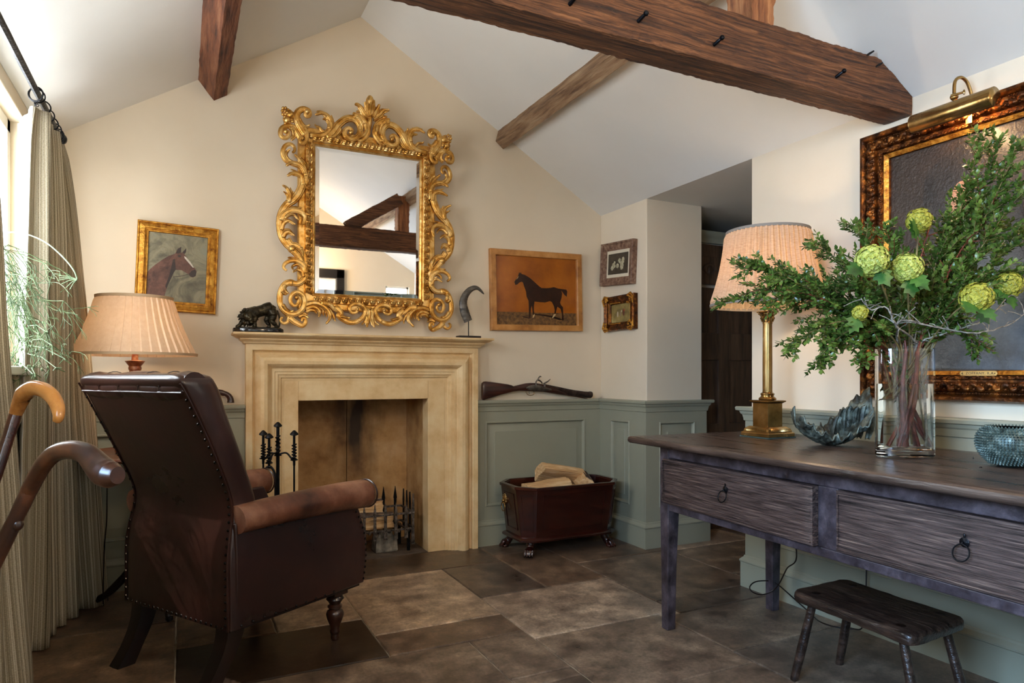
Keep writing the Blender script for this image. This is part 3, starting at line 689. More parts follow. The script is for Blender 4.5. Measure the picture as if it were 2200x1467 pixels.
# ================================================================ carved gilt looking glass
def build_mirror():
    cx, cz = .920, 1.842; hw, hh = .2925, .392; TILT = R_(1.1)
    t = thing('wall_mirror', 'large rectangular mirror in a carved and pierced gilt frame of scrolling acanthus', 'mirror', (cx, 3.672, 1.27)); t.rotation_euler = (TILT, 0, 0)
    dz = cz - 1.27
    G = lambda u, v, w: Vector((u, -w, v + dz))            # local: u right, v up from the glass centre, w towards the room
    back = .022
    # glass: flat plate with a bevelled margin
    m = MB(); b = .026
    o = [(-hw, -hh), (hw, -hh), (hw, hh), (-hw, hh)]; i = [(-hw + b, -hh + b), (hw - b, -hh + b), (hw - b, hh - b), (-hw + b, hh - b)]
    m.quad(*[G(u, v, .026) for u, v in i]); obj('mirror_glass', m, m_mirror, t, smooth=False)
    m = MB()
    for k in range(4):
        j = (k + 1) % 4; m.quad(G(*o[k], .0225), G(*o[j], .0225), G(*i[j], .026), G(*i[k], .026))
    obj('bevelled_edge', m, m_mirror, t, smooth=False)
    # plain frame
    def rect_sweep(prof, mt, name, ang=25):
        m = MB(); rs = []
        for sx, sz in ((-1, -1), (1, -1), (1, 1), (-1, 1)):
            rs.append([G(sx * (hw + a), sz * (hh + a), w) for a, w in prof])
        m.rings(rs, closed_path=True); return obj(name, m, mt, t, angle=ang)
    rect_sweep([(-.004, .004), (-.004, .030), (.002, .034), (.008, .032), (.010, .038), (.014, .042), (.046, .042), (.048, .034), (.052, .036), (.078, .034), (.084, .028), (.084, .004)], m_gold, 'frame')
    # ribbon-and-flute moulding
    m = MB(); 
    def run(p0, p1, n):
        p0 = Vector((*p0, 0)); p1 = Vector((*p1, 0)); d = (p1 - p0); L = d.length; d.normalize(); s = Vector((-d.y, d.x, 0)); pit = L / n
        for k in range(n):
            c = p0 + d * (pit * (k + .5))
            Q = lambda a, b_, w: G(*( (c + d * a + s * b_).xy ), w)
            # berry
            rs = []
            for i_ in range(7):
                a = pi * i_ / 6; ring = []
                for j in range(10):
                    f = 2 * pi * j / 10; ring.append(Q(-pit * .30 - cos(a) * pit * .15, max(sin(a), .02) * cos(f) * .013, .046 + max(sin(a), .02) * sin(f) * .011))
                rs.append(ring)
            m.rings(rs)
            # fluted slanting leaf bundle
            for q in range(4):
                off = -.0135 + q * .009; z0 = .046 + .008 * cos(off / .0135 * 1.1)
                m.tube([Q(-pit * .16 + off * .35, off, z0), Q(pit * .12 + off * .35, off * .96, z0 + .003), Q(pit * .34 + off * .35, off * .8, z0 - .002), Q(pit * .40 + off * .35, off * .7, z0 - .005)], [.0036, .0052, .0046, .002], 6)
    e = .030
    run((-hw - e, hh + .006), (-hw - e, -hh - .006), 21); run((hw + e, -hh - .006), (hw + e, hh + .006), 21); run((-hw - .01, -hh - e), (hw + .01, -hh - e), 16); run((hw + .01, hh + e), (-hw - .01, hh + e), 16)
    obj('ribbon_moulding', m, m_gold, t)
    # carving -------------------------------------------------------
    ZM = {'A': (590, 200, 7.335), 'B': (590, 380, 7.335), 'C': (590, 560, 9.17)}
    ORG = onY(0, 0, 3.62)
    def uv(zm, x, y):
        x0, y0, s = ZM[zm]; p = onY(x0 + x / s, y0 + y / s, 3.625); return p.x - cx, p.z - cz
    def sc(zm, x, y):   # metres per zoom pixel
        x0, y0, s = ZM[zm]; a = onY(x0 + x / s, y0 + y / s, 3.625); b_ = onY(x0 + (x + 10) / s, y0 + y / s, 3.625); return (b_.x - a.x) / 10
    strokes = []   # (part key, kind, zoom, points, r0, r1, w0, w1)
    def S(key, zm, pts, r0, r1, w0=.045, w1=None, kind='scroll'): strokes.append((key, kind, zm, pts, r0, r1, w0, w0 if w1 is None else w1))
    S('corner_scroll', 'A', [(480, 690), (390, 560), (335, 440), (350, 330), (430, 285), (510, 310), (530, 370), (490, 400), (462, 365), (490, 335)], 52, 22, .048, .066)
    S('corner_scroll', 'A', [(360, 420), (410, 500), (470, 545), (545, 530)], 36, 10, .056, .05)
    S('corner_scroll', 'A', [(345, 480), (400, 560), (450, 620), (520, 670)], 34, 10, .058, .05)
    S('corner_scroll', 'A', [(400, 740), (345, 640), (290, 560), (200, 540), (110, 575), (82, 650), (105, 712), (165, 728), (205, 690), (200, 645), (160, 640)], 40, 24, .044, .062)
    S('corner_scroll', 'A', [(250, 560), (310, 610), (325, 690), (250, 765)], 34, 10, .058, .040)
    S('corner_scroll', 'A', [(215, 565), (270, 620), (275, 690), (225, 740)], 26, 8, .060, .046)
    S('corner_scroll', 'A', [(440, 560), (490, 660), (487, 760), (440, 812), (392, 795), (385, 752), (415, 730), (440, 750)], 34, 16, .052, .060)
    S('side_leaf', 'A', [(475, 1460), (480, 1300), (430, 1190), (330, 1130), (230, 1130), (165, 1175)], 46, 12, .046, .062)
    S('side_leaf', 'A', [(440, 1467), (425, 1350), (350, 1290), (260, 1290), (178, 1335)], 42, 12, .048, .064)
    S('side_leaf', 'A', [(430, 1440), (390, 1310), (320, 1245), (240, 1220)], 24, 8, .040, .05)
    S('side_leaf', 'A', [(480, 1330), (455, 1170), (380, 1060), (300, 985)], 40, 10, .052, .046)
    S('side_leaf', 'A', [(490, 1250), (480, 1130), (430, 1060), (390, 1020)], 30, 9, .044, .040)
    S('side_leaf', 'A', [(420, 1160), (270, 1110), (165, 1060), (118, 960), (150, 860), (220, 825), (285, 860), (300, 925), (268, 965)], 40, 16, .038, .066)
    S('side_leaf', 'A', [(300, 1120), (210, 1060), (170, 985), (200, 925), (240, 905)], 26, 9, .050, .050)
    S('top_leaf', 'A', [(540, 680), (690, 690), (800, 655), (865, 570), (860, 460), (800, 380), (710, 360), (610, 392)], 46, 13, .044, .066)
    S('top_leaf', 'A', [(840, 590), (845, 510), (800, 450), (735, 445)], 30, 10, .058, .056)
    S('top_leaf', 'A', [(880, 570), (905, 470), (880, 365)], 30, 9, .044, .036)
    S('top_leaf', 'A', [(830, 430), (760, 340), (700, 315), (640, 325)], 26, 8, .048, .05)
    S('top_leaf', 'A', [(780, 640), (730, 600), (700, 560), (640, 540), (615, 520)], 22, 8, .046, .05)
    S('top_leaf', 'A', [(760, 680), (870, 640), (960, 560), (1020, 600), (930, 700), (830, 715)], 36, 14, .050, .046)
    S('s_scroll', 'A', [(800, 705), (900, 640), (990, 520), (1110, 430), (1230, 430), (1310, 510), (1330, 620), (1280, 720), (1180, 750), (1095, 700), (1090, 620), (1145, 580), (1195, 615), (1180, 655)], 56, 22, .040, .060)
    S('s_scroll', 'A', [(1210, 385), (1340, 420), (1430, 530), (1450, 650), (1380, 750), (1290, 770)], 52, 18, .050, .048)
    S('s_scroll', 'A', [(1270, 400), (1330, 470), (1360, 560), (1330, 640)], 34, 10, .060, .056)
    S('s_scroll', 'A', [(1400, 500), (1420, 620), (1360, 700), (1290, 730)], 30, 10, .060, .056)
    S('crest', 'A', [(1460, 410), (1390, 350), (1310, 250), (1228, 228)], 46, 14, .050, .072)
    S('crest', 'A', [(1450, 415), (1370, 370), (1320, 330), (1255, 332)], 32, 9, .054, .060)
    S('crest', 'A', [(1470, 400), (1430, 300), (1385, 190)], 44, 12, .058, .070)
    S('side_scroll', 'B', [(440, 20), (435, 120), (370, 270), (290, 370), (190, 440), (110, 560), (76, 720), (100, 920), (180, 1060), (270, 1140)], 56, 40, .040, .044)
    S('side_scroll', 'B', [(215, 420), (228, 290), (185, 200), (105, 155)], 34, 10, .056, .062)
    S('side_scroll', 'B', [(250, 400), (270, 290), (235, 180)], 24, 8, .054, .044)
    S('side_scroll', 'B', [(200, 380), (195, 300), (125, 248)], 22, 8, .056, .056)
    S('side_scroll', 'B', [(240, 430), (300, 330), (285, 240)], 30, 9, .048, .044)
    S('side_scroll', 'B', [(90, 700), (150, 590), (270, 540), (390, 560), (465, 640), (440, 760)], 50, 20, .046, .066)
    S('side_scroll', 'B', [(130, 590), (240, 510), (330, 490), (425, 498)], 28, 9, .054, .048)
    S('side_scroll', 'B', [(150, 660), (240, 600), (310, 610), (368, 690)], 24, 8, .058, .050)
    S('side_scroll', 'B', [(100, 850), (130, 740), (220, 700), (318, 772)], 36, 10, .050, .062)
    S('side_scroll', 'B', [(120, 960), (160, 890), (230, 880), (300, 942)], 40, 12, .052, .064)
    S('side_scroll', 'B', [(120, 900), (165, 840), (230, 845), (270, 890)], 22, 8, .052, .052)
    S('lower_leaf', 'B', [(190, 980), (250, 1070), (345, 1090), (430, 1180), (480, 1300), (492, 1467)], 52, 30, .044, .044)
    S('lower_leaf', 'B', [(270, 1150), (370, 1260), (440, 1360), (480, 1467)], 46, 26, .052, .050)
    S('lower_leaf', 'B', [(400, 1120), (440, 1220), (430, 1300)], 26, 9, .058, .050)
    S('lower_leaf', 'B', [(460, 1420), (370, 1320), (280, 1285), (195, 1280)], 28, 9, .050, .052)
    S('lower_leaf', 'C', [(600, 260), (570, 120), (470, 30), (330, 5), (205, 55), (165, 140), (225, 205)], 52, 20, .050, .068)
    S('lower_leaf', 'C', [(580, 250), (525, 120), (430, 75), (345, 120), (350, 190)], 32, 10, .052, .056)
    S('lower_leaf', 'C', [(570, 330), (530, 225), (440, 185), (335, 240)], 36, 10, .056, .062)
    S('lower_leaf', 'C', [(560, 300), (520, 180), (450, 145)], 24, 8, .054, .056)
    S('lower_leaf', 'C', [(600, 230), (580, 350), (500, 430), (410, 450), (300, 415), (215, 445)], 52, 44, .046, .044)
    S('volute', 'C', [(360, 440), (240, 440), (150, 540), (102, 690), (110, 850), (190, 990), (320, 1050), (450, 1030), (550, 940), (590, 820), (560, 690), (470, 625), (370, 640), (305, 720), (310, 820), (370, 885), (440, 860), (462, 790), (420, 735)], 54, 26, .044, .062)
    S('volute', 'C', [(190, 470), (190, 570), (270, 655)], 40, 12, .060, .056)
    S('volute', 'C', [(130, 600), (170, 650), (240, 665)], 26, 10, .062, .056)
    S('volute', 'C', [(150, 860), (220, 960), (300, 1000), (365, 990)], 36, 10, .062, .056)
    S('volute', 'C', [(220, 1040), (280, 1110), (255, 1200), (180, 1230), (120, 1190), (125, 1135), (160, 1115)], 34, 18, .042, .052)
    S('volute', 'C', [(290, 1110), (370, 1190), (450, 1235), (540, 1275), (600, 1230), (600, 1150), (545, 1135), (530, 1190)], 56, 20, .044, .056)
    S('volute', 'C', [(470, 1110), (560, 1070), (665, 1125)], 38, 12, .050, .050)
    S('volute', 'C', [(500, 1080), (570, 1030), (650, 1070)], 28, 10, .046, .046)
    S('bottom_leaf', 'C', [(600, 870), (780, 830), (930, 880), (1050, 990), (1085, 1120), (985, 1250)], 50, 14, .050, .066)
    S('bottom_leaf', 'C', [(600, 950), (740, 905), (850, 950), (885, 1030), (850, 1112)], 44, 12, .046, .058)
    S('bottom_leaf', 'C', [(900, 840), (1070, 860), (1180, 960), (1260, 1010)], 52, 18, .052, .050)
    S('bottom_leaf', 'C', [(1050, 930), (1150, 1060), (1185, 1195)], 34, 10, .046, .050)
    S('bottom_leaf', 'C', [(860, 900), (950, 970), (950, 1080)], 28, 9, .044, .052)
    S('bottom_leaf', 'C', [(620, 1010), (700, 970), (790, 985), (810, 1040)], 34, 10, .048, .056)
    S('bottom_leaf', 'C', [(960, 880), (1010, 1000), (1010, 1110)], 24, 8, .046, .054)
    S('bottom_scroll', 'C', [(1180, 900), (1300, 1020), (1260, 1080), (1360, 1160), (1490, 1215), (1630, 1190), (1740, 1100), (1785, 990), (1730, 890), (1610, 845), (1500, 880), (1465, 955), (1510, 1025), (1600, 1015), (1615, 955)], 50, 20, .044, .062)
    S('bottom_scroll', 'C', [(1290, 1090), (1390, 1120), (1480, 1130)], 30, 10, .060, .056)
    S('bottom_scroll', 'C', [(1640, 1180), (1740, 1110), (1800, 1000)], 40, 12, .056, .052)
    S('crest_foot', 'C', [(1830, 930), (1815, 1080), (1770, 1200), (1700, 1260)], 36, 10, .050, .052)
    S('crest_foot', 'C', [(1840, 960), (1835, 1150), (1800, 1310)], 46, 14, .056, .056)
    names = {}
    def left(mir):
        parts = {}
        for key, kind, zm, pts, r0, r1, w0, w1 in strokes:
            P = smooth_path([(*uv(zm, *p), 0) for p in pts], 6); s = sc(zm, *pts[0]); n = len(P)
            path = []; rad = []
            for k, p in enumerate(P):
                f = k / (n - 1); w = w0 + (w1 - w0) * f; u = -p[0] if mir else p[0]
                path.append(G(u + (.004 if mir else .0), p[1], w)); r = (r0 + (r1 - r0) * f) * s
                tail = min(1, (1 - f) * 5); 
                r *= 1.12
                if r1 < 15: r = max(r, r0 * s * .46) * math.sqrt(max(1e-3, 1 - max(0, (f - .93) / .07) ** 2)); path[-1] = G(u, p[1], w + .012 * max(0, (f - .7) / .3))
                if k == 0: r *= .6
                rad.append(max(r, .0016))
            mb = parts.setdefault(key, MB())
            mb.tube(path, rad, n=22, flat=1.0 if r1 >= 15 else .85, up=(0, -1, 0), flute=6 if r0 > 30 else 5, fd=.11, caps=True)
            # ridges: leaves open into three ribs, scrolls carry a raised bead on either edge
            for sg_ in (-1, 1):
                rp, rr_ = [], []
                for k in range(n):
                    f = k / (n - 1); tg = (path[min(k + 1, n - 1)] - path[max(k - 1, 0)]); sd_ = tg.cross(Vector((0, -1, 0)))
                    if sd_.length < 1e-7: sd_ = Vector((1, 0, 0))
                    sd_.normalize()
                    if r1 < 15: rp.append(path[k] + sd_ * sg_ * rad[k] * (.35 + .95 * f) + Vector((0, .004 - .002 * f, 0))); rr_.append(rad[k] * (.70 - .15 * f))
                    else: rp.append(path[k] + sd_ * sg_ * rad[k] * .78 + Vector((0, -rad[k] * .50, 0))); rr_.append(max(rad[k] * .26, .0011))
                if r1 < 15: rp = rp[:max(3, int(n * (.90 if sg_ > 0 else .78)))]; rr_ = rr_[:len(rp)]; rr_[-1] *= .5
                mb.tube(rp, rr_, n=9, up=(0, -1, 0))
            if r1 >= 20 and len(pts) > 8:     # eye of the volute
                mb.ball(path[-1] + Vector((0, -.006, 0)), rad[-1] * 1.55, 10, 8)
        # grapes and fruit at the top corner
        gm = MB(); rn = random.Random(2)
        sg = -1 if not mir else 1
        for px, py, r in [(120, 270, 17), (160, 268, 17), (200, 290, 18), (235, 310, 18), (108, 312, 18), (148, 315, 19), (190, 335, 19), (118, 358, 18), (160, 362, 19), (205, 375, 22), (150, 405, 19), (265, 340, 20), (240, 370, 44), (185, 455, 44), (155, 500, 18), (220, 498, 15), (265, 480, 17), (250, 450, 22), (140, 440, 18), (280, 400, 26), (195, 505, 15)]:
            u, v = uv('A', px, py); s = sc('A', px, py); gm.ball(G(-u if mir else u, v, .050 + rn.random() * .012), r * s * 1.5, 10, 8)
        parts['grape_cluster'] = gm
        for key, mb in parts.items():
            if key in ('crest', 'crest_foot'): continue
            obj(key, mb, m_gold, t, angle=75)
        return parts.get('crest'), parts.get('crest_foot')
    a, a2 = left(False); b_, b2 = left(True)
    cu, cv = uv('A', 1500, 170)
    cr = MB(); cr.ball(G(-.008, cv + .002, .062), (.020, .018, .030), 12, 10); cr.tube([G(-.008, cv - .03, .055), G(-.008, cv - .085, .056), G(-.008, cv - .10, .05), G(-.008, cv - .175, .044)], [.008, .011, .016, .006], 12)
    for k in (-1, 0, 1): cr.tube([G(-.008 + .009 * k, cv - .075, .060), G(-.008 + .017 * k, cv - .03, .070), G(-.008 + .020 * k, cv + .006, .074)], [.008, .011, .004], 8)
    obj('crest', cr, m_gold, t); obj('crest_leaves', a, m_gold, t); obj('crest_leaves', b_, m_gold, t)
    obj('bottom_shell', a2, m_gold, t); obj('bottom_shell', b2, m_gold, t)
    # pierced ground rails that carry the carving
    bk = MB(); bk.box(-hw - .05, -.030, dz - hh - .075, hw + .05, -.008, dz - hh - .03); bk.box(-hw - .06, -.03, dz + hh + .03, hw + .06, -.008, dz + hh + .075); bk.box(-hw - .02, -.012, dz - hh - .02, hw + .02, -.004, dz + hh + .02)
    obj('backing_board', bk, m_gold2, t, smooth=False)
build_mirror()
# ================================================================ pictures and things on the gable wall
def picture(name, label, cat, plane, axis, c4, prof, fr_mat, lean=0, seg=1):
    """c4: picture corners in the photograph (tl, tr, br, bl); plane: distance of the frame's front plane; axis 'Y' or 'X'.
    prof: (inset from outer edge, height above the wall) of the frame section. Returns thing and a mapping from (a, b, h)."""
    f = onY if axis == 'Y' else onX
    P = [f(x, y, plane) for x, y in c4]
    c = sum(P, Vector()) / 4
    right = ((P[1] + P[2]) - (P[0] + P[3])) / 2; up = ((P[0] + P[1]) - (P[3] + P[2])) / 2
    w, h = right.length, up.length
    wall = YB if axis == 'Y' else XR
    n = Vector((0, -1, 0)) if axis == 'Y' else Vector((-1, 0, 0))
    r = (right - n * right.dot(n)).normalized(); u = (up - n * up.dot(n)); u = (u - r * u.dot(r)).normalized()
    base = Vector(c); 
    if axis == 'Y': base.y = wall - .002
    else: base.x = wall - .002
    org = base - u * h / 2
    t = thing(name, label, cat, org)
    def Q(a, b, d): return base + r * a + u * b + n * d
    m = MB(); rs = []
    for sx, sy in ((-1, -1), (1, -1), (1, 1), (-1, 1)): rs.append([Q(sx * (w / 2 - i), sy * (h / 2 - i), d) for i, d in prof])
    m.rings(rs, closed_path=True); obj('frame', m, fr_mat, t, world=True, angle=28)
    ins = prof[-1][0]
    return t, Q, w / 2 - ins, h / 2 - ins, (r, u, n, base)
def plate(t, Q, hw, hh, d0, d1, mt, name='canvas'):
    m = MB(); m.rings([[Q(-hw, -hh, d0), Q(hw, -hh, d0), Q(hw, hh, d0), Q(-hw, hh, d0)], [Q(-hw, -hh, d1), Q(hw, -hh, d1), Q(hw, hh, d1), Q(-hw, hh, d1)]])
    return obj(name, m, mt, t, world=True, smooth=False)
def painted(t, frame4, pts, zm, d, mt, name, axis='Y', dd=.0006, clip=None):
    r, u, n, base = frame4; x0, y0, s = zm; f = onY if axis == 'Y' else onX
    dist = (base + n * d).y if axis == 'Y' else (base + n * d).x
    out = []
    for x, y in pts:
        p = f(x0 + x / s, y0 + y / s, dist) - base; a, b = p.dot(r), p.dot(u)
        if clip: a = max(-clip[0], min(clip[0], a)); b = max(-clip[1], min(clip[1], b))
        out.append((a, b))
    from mathutils.geometry import tessellate_polygon
    m = MB(); k = len(out); bk = [m.bm.verts.new(base + r * a + u * b + n * (d - dd)) for a, b in out]; fv = [m.bm.verts.new(base + r * a + u * b + n * d) for a, b in out]
    for tri in tessellate_polygon([[Vector((a, b, 0)) for a, b in out]]):
        try: m.bm.faces.new([fv[i] for i in tri])
        except ValueError: pass
    for i in range(k): m.bm.faces.new((bk[i], bk[(i + 1) % k], fv[(i + 1) % k], fv[i]))
    return obj(name, m, mt, t, world=True, smooth=False)
def circ(cx, cy, rx, ry, n=14, a0=0): return [(cx + rx * cos(2 * pi * i / n), cy + ry * sin(2 * pi * i / n)) for i in range(n)]

# horse head portrait
gp = [(0, 0), (0, .020), (.003, .024), (.008, .024), (.010, .019), (.030, .028), (.034, .028), (.037, .022), (.040, .022), (.042, .018), (.048, .018), (.050, .010), (.050, 0)]
t, Q, hw, hh, f4 = picture('horse_painting', 'gilt framed portrait of a bay horse head in profile, hanging left of the mirror', 'painting', 3.674, 'Y', [(293, 473), (468, 489), (466, 678), (290, 660)], gp, m_gold2)
plate(t, Q, hw, hh, .004, .010, mat('mottled_green_grey_oil', ['4E4A3A', '6C6650', '8B8468', '7D8070'], .45, scale=9, dist=1.5, bump=.25, bscale=50))
zm = (290, 470, 6.984)
hm = mat('bay_horse_oil', ['2C1A14', '5A382B', '7B5240'], .45, scale=14, dist=.8, bump=.2); hd = mat('dark_bay_oil', ['1F1613', '382820'], .45, scale=14)
bay = [(150, 800), (230, 750), (300, 690), (400, 620), (500, 560), (600, 525), (640, 450), (695, 420), (690, 510), (715, 500), (770, 440), (765, 500), (740, 530), (765, 560), (800, 610), (850, 680), (900, 745), (925, 790), (910, 860), (870, 880), (830, 870), (800, 830), (750, 800), (700, 770), (610, 765), (580, 810), (540, 900), (500, 980), (470, 1060), (440, 1170), (400, 1290), (150, 1290)]
painted(t, f4, bay, zm, .0108, hm, 'painted_horse', clip=(hw, hh))
painted(t, f4, [(600, 600), (610, 760), (580, 810), (540, 900), (500, 980), (470, 1050), (455, 1010), (520, 830), (550, 700), (570, 610)], zm, .0112, hd, 'painted_shade')
painted(t, f4, [(612, 520), (642, 452), (695, 422), (688, 505), (650, 520)], zm, .0112, hd, 'painted_ear'); painted(t, f4, [(715, 500), (770, 442), (763, 498), (740, 528)], zm, .0112, hd, 'painted_ear')
painted(t, f4, [(738, 560), (765, 572), (830, 645), (884, 730), (868, 732), (800, 655), (745, 590)], zm, .0112, mat('white_oil', 'C9BFAE', .5), 'painted_blaze')
painted(t, f4, circ(667, 560, 22, 16), zm, .0114, hd, 'painted_eye'); painted(t, f4, [(850, 780), (900, 760), (923, 800), (908, 860), (868, 878), (832, 866), (805, 832)], zm, .0112, hd, 'painted_muzzle')
painted(t, f4, [(800, 828), (800, 836), (700, 862), (570, 876), (572, 868), (700, 854)], zm, .0113, hd, 'painted_rein')

# orange horse painting
op = [(0, 0), (0, .026), (.003, .030), (.034, .030), (.037, .027), (.038, .014), (.038, 0)]
fr = mat('honey_maple_frame', ['8A5424', 'B4793A', 'C98F50'], .42, scale=6, stretch=(2, 2, 2), bump=.1, coat=.2)
t, Q, hw, hh, f4 = picture('horse_painting', 'maple framed oil painting of a dark standing horse against a glowing orange ground', 'painting', 3.67, 'Y', [(1054, 533), (1252, 546), (1250, 712), (1056, 709)], op, fr)
og = mat('burnt_orange_oil', ['7E3F0C', 'A0570F', 'B3681A'], .32, scale=4, bump=.1, bscale=40, coat=.3)
plate(t, Q, hw, hh, .006, .012, og)
zm = (1050, 530, 7.929)
hk = mat('black_brown_oil', ['120806', '2B120A', '3A1A0D'], .3, scale=16, coat=.3)
painted(t, f4, [(110, 1103), (500, 1112), (900, 1124), (1530, 1136), (1530, 1370), (110, 1340)], zm, .0124, mat('brown_straw_oil', ['3E2610', '6B4820', '8A6430'], .5, scale=60, bump=.5), 'painted_ground', clip=(hw, hh))
painted(t, f4, [(540, 1170), (680, 1200), (690, 1225), (600, 1205)], zm, .0127, hk, 'painted_shadow'); painted(t, f4, [(780, 1140), (950, 1155), (1100, 1180), (1200, 1215), (1260, 1240), (1200, 1250), (1080, 1210), (940, 1180), (790, 1160)], zm, .0127, hk, 'painted_shadow')
hs = [(437, 600), (450, 575), (500, 500), (510, 465), (520, 430), (535, 460), (545, 430), (560, 465), (620, 480), (700, 530), (780, 600), (850, 665), (900, 703), (980, 705), (1050, 700), (1110, 688), (1180, 710), (1230, 718), (1320, 730), (1338, 760), (1330, 855), (1290, 820), (1235, 740), (1250, 800), (1240, 870), (1215, 950), (1230, 990), (1265, 1030), (1268, 1130), (1275, 1200), (1280, 1250), (1240, 1252), (1250, 1200), (1240, 1120), (1225, 1060), (1170, 1020), (1150, 1090), (1140, 1150), (1110, 1200), (1078, 1218), (1115, 1150), (1125, 1080), (1110, 1010), (1075, 940), (1040, 925), (960, 950), (880, 945), (780, 932), (770, 1000), (770, 1090), (782, 1150), (765, 1190), (748, 1212), (755, 1160), (745, 1080), (735, 1000), (720, 1040), (715, 1130), (710, 1220), (672, 1228), (685, 1180), (685, 1080), (682, 960), (680, 920), (645, 850), (635, 760), (605, 680), (585, 610), (560, 595), (520, 610), (490, 640), (455, 650)]
painted(t, f4, hs, zm, .0130, hk, 'painted_horse')
wo = mat('pale_oil', 'C8A878', .5)
for q in ([(782, 1145), (785, 1165), (765, 1205), (748, 1213), (757, 1165)], [(1105, 1155), (1138, 1140), (1138, 1165), (1110, 1200), (1078, 1220)], [(498, 512), (514, 502), (490, 540), (470, 560)]): painted(t, f4, q, zm, .0134, wo, 'painted_white_mark')

# still life of flowers, return wall
def q4(l): return l
sp = [(0, 0), (0, .034), (.004, .038), (.010, .036), (.014, .030), (.040, .024), (.046, .020), (.050, .020), (.050, 0)]
t, Q, hw, hh, f4 = picture('flower_picture', 'brown framed still life of pale flowers, upper picture on the narrow return wall', 'picture', 2.428, 'X', [(1285, 527), (1352, 514), (1361, 607), (1291, 614)], sp, mat('limed_brown_frame', ['4A2A1A', '7B5A45', '9B8068'], .6, scale=40, bump=.5))
plate(t, Q, hw + .001, hh, .004, .016, mat('cream_mount', 'D8CBB0', .8), 'mount')
m = MB()
m.rings([[Q(sx * (hw - .016), sy * (hh - .020), d) for sx, sy in ((-1, -1), (1, -1), (1, 1), (-1, 1))] for d in (.016, .017)]); obj('print', m, mat('dark_brown_print', ['30281C', '4A4030'], .6, scale=20), t, world=True, smooth=False)
rn = random.Random(4); fl = mat('pale_flower_oil', ['6E6A55', 'A8A080', 'CBC5A8'], .6, scale=90)
for k in range(26):
    a = rn.uniform(-1, 1); b = rn.uniform(-1, 1)
    if k < 14: a, b = a * .7, .15 + b * .55
    else: a, b = rn.choice((-.55, -.05, .45)) + a * .12, -.45 + b * .35
    m = MB(); cx_, cy_ = a * (hw - .03), b * (hh - .04); n = 7; rr = rn.uniform(.006, .013)
    pts = [(cx_ + rr * (1 + .35 * (i % 2)) * cos(i * pi / n), cy_ + rr * (1 + .35 * (i % 2)) * sin(i * pi / n)) for i in range(2 * n)]
    m.prism(pts, lambda x, y: Q(x, y, .0170), lambda x, y: Q(x, y, .0176 + k * .00002)); obj('painted_flower', m, fl, t, world=True, smooth=False)
# gilt hunting scene
sp = [(0, 0), (0, .030), (.005, .038), (.012, .040), (.020, .034), (.026, .028), (.040, .026), (.044, .020), (.048, .022), (.052, .016), (.052, 0)]
t, Q, hw, hh, f4 = picture('rider_painting', 'ornate gilt framed painting of riders, lower picture on the narrow return wall', 'painting', 2.428, 'X', [(1292, 641), (1356, 629), (1361, 705), (1299, 712)], sp, m_dgold)
plate(t, Q, hw, hh, .004, .010, mat('golden_landscape_oil', ['57482A', '8F7A44', 'B8A468'], .5, scale=12))
H = hh + .052; Wd = hw + .052
rn = random.Random(9)
for sx in (-1, 1):
    for sy in (-1, 1):
        m = MB()
        for k in range(16):
            a = Wd - .010 - rn.random() * .040; b = H - .010 - rn.random() * .045
            m.ball(Q(sx * a, sy * b, .036 + rn.random() * .008), (.004 + rn.random() * .004,) * 3, 7, 5)
        m.tube([Q(sx * (Wd - .004), sy * (H - .060), .036), Q(sx * (Wd + .002), sy * (H - .02), .040), Q(sx * (Wd - .02), sy * (H + .001), .040), Q(sx * (Wd - .055), sy * (H - .004), .036)], [.004, .008, .008, .004], 8)
        obj('corner_ornament', m, m_gold2, t, world=True)
m = MB()
for k in range(18):
    for s in (-1, 1): m.ball(Q(s * (hw + .008), -hh + 2 * hh * (k + .5) / 18, .023), .0032, 6, 5); m.ball(Q(-hw + 2 * hh * (k + .5) / 18, s * (hh + .008), .023), .0032, 6, 5)
obj('beading', m, m_gold2, t, world=True)
for k, (a, b, w_, h_, c_) in enumerate(((-.35, -.1, .013, .030, 'B9A488'), (-.05, -.08, .014, .030, '8A7358'), (.25, 0, .016, .034, '5A2E1E'), (.30, .28, .008, .012, '9A2E1A'), (.05, .2, .007, .012, 'C0B090'))):
    m = MB(); m.prism(circ(a * hw, b * hh, w_ * .6, h_ * .6, 10), lambda x, y: Q(x, y, .0100), lambda x, y: Q(x, y, .0106 + .0001 * k)); obj('painted_rider', m, mat('rider_oil', c_, .5), t, world=True, smooth=False)

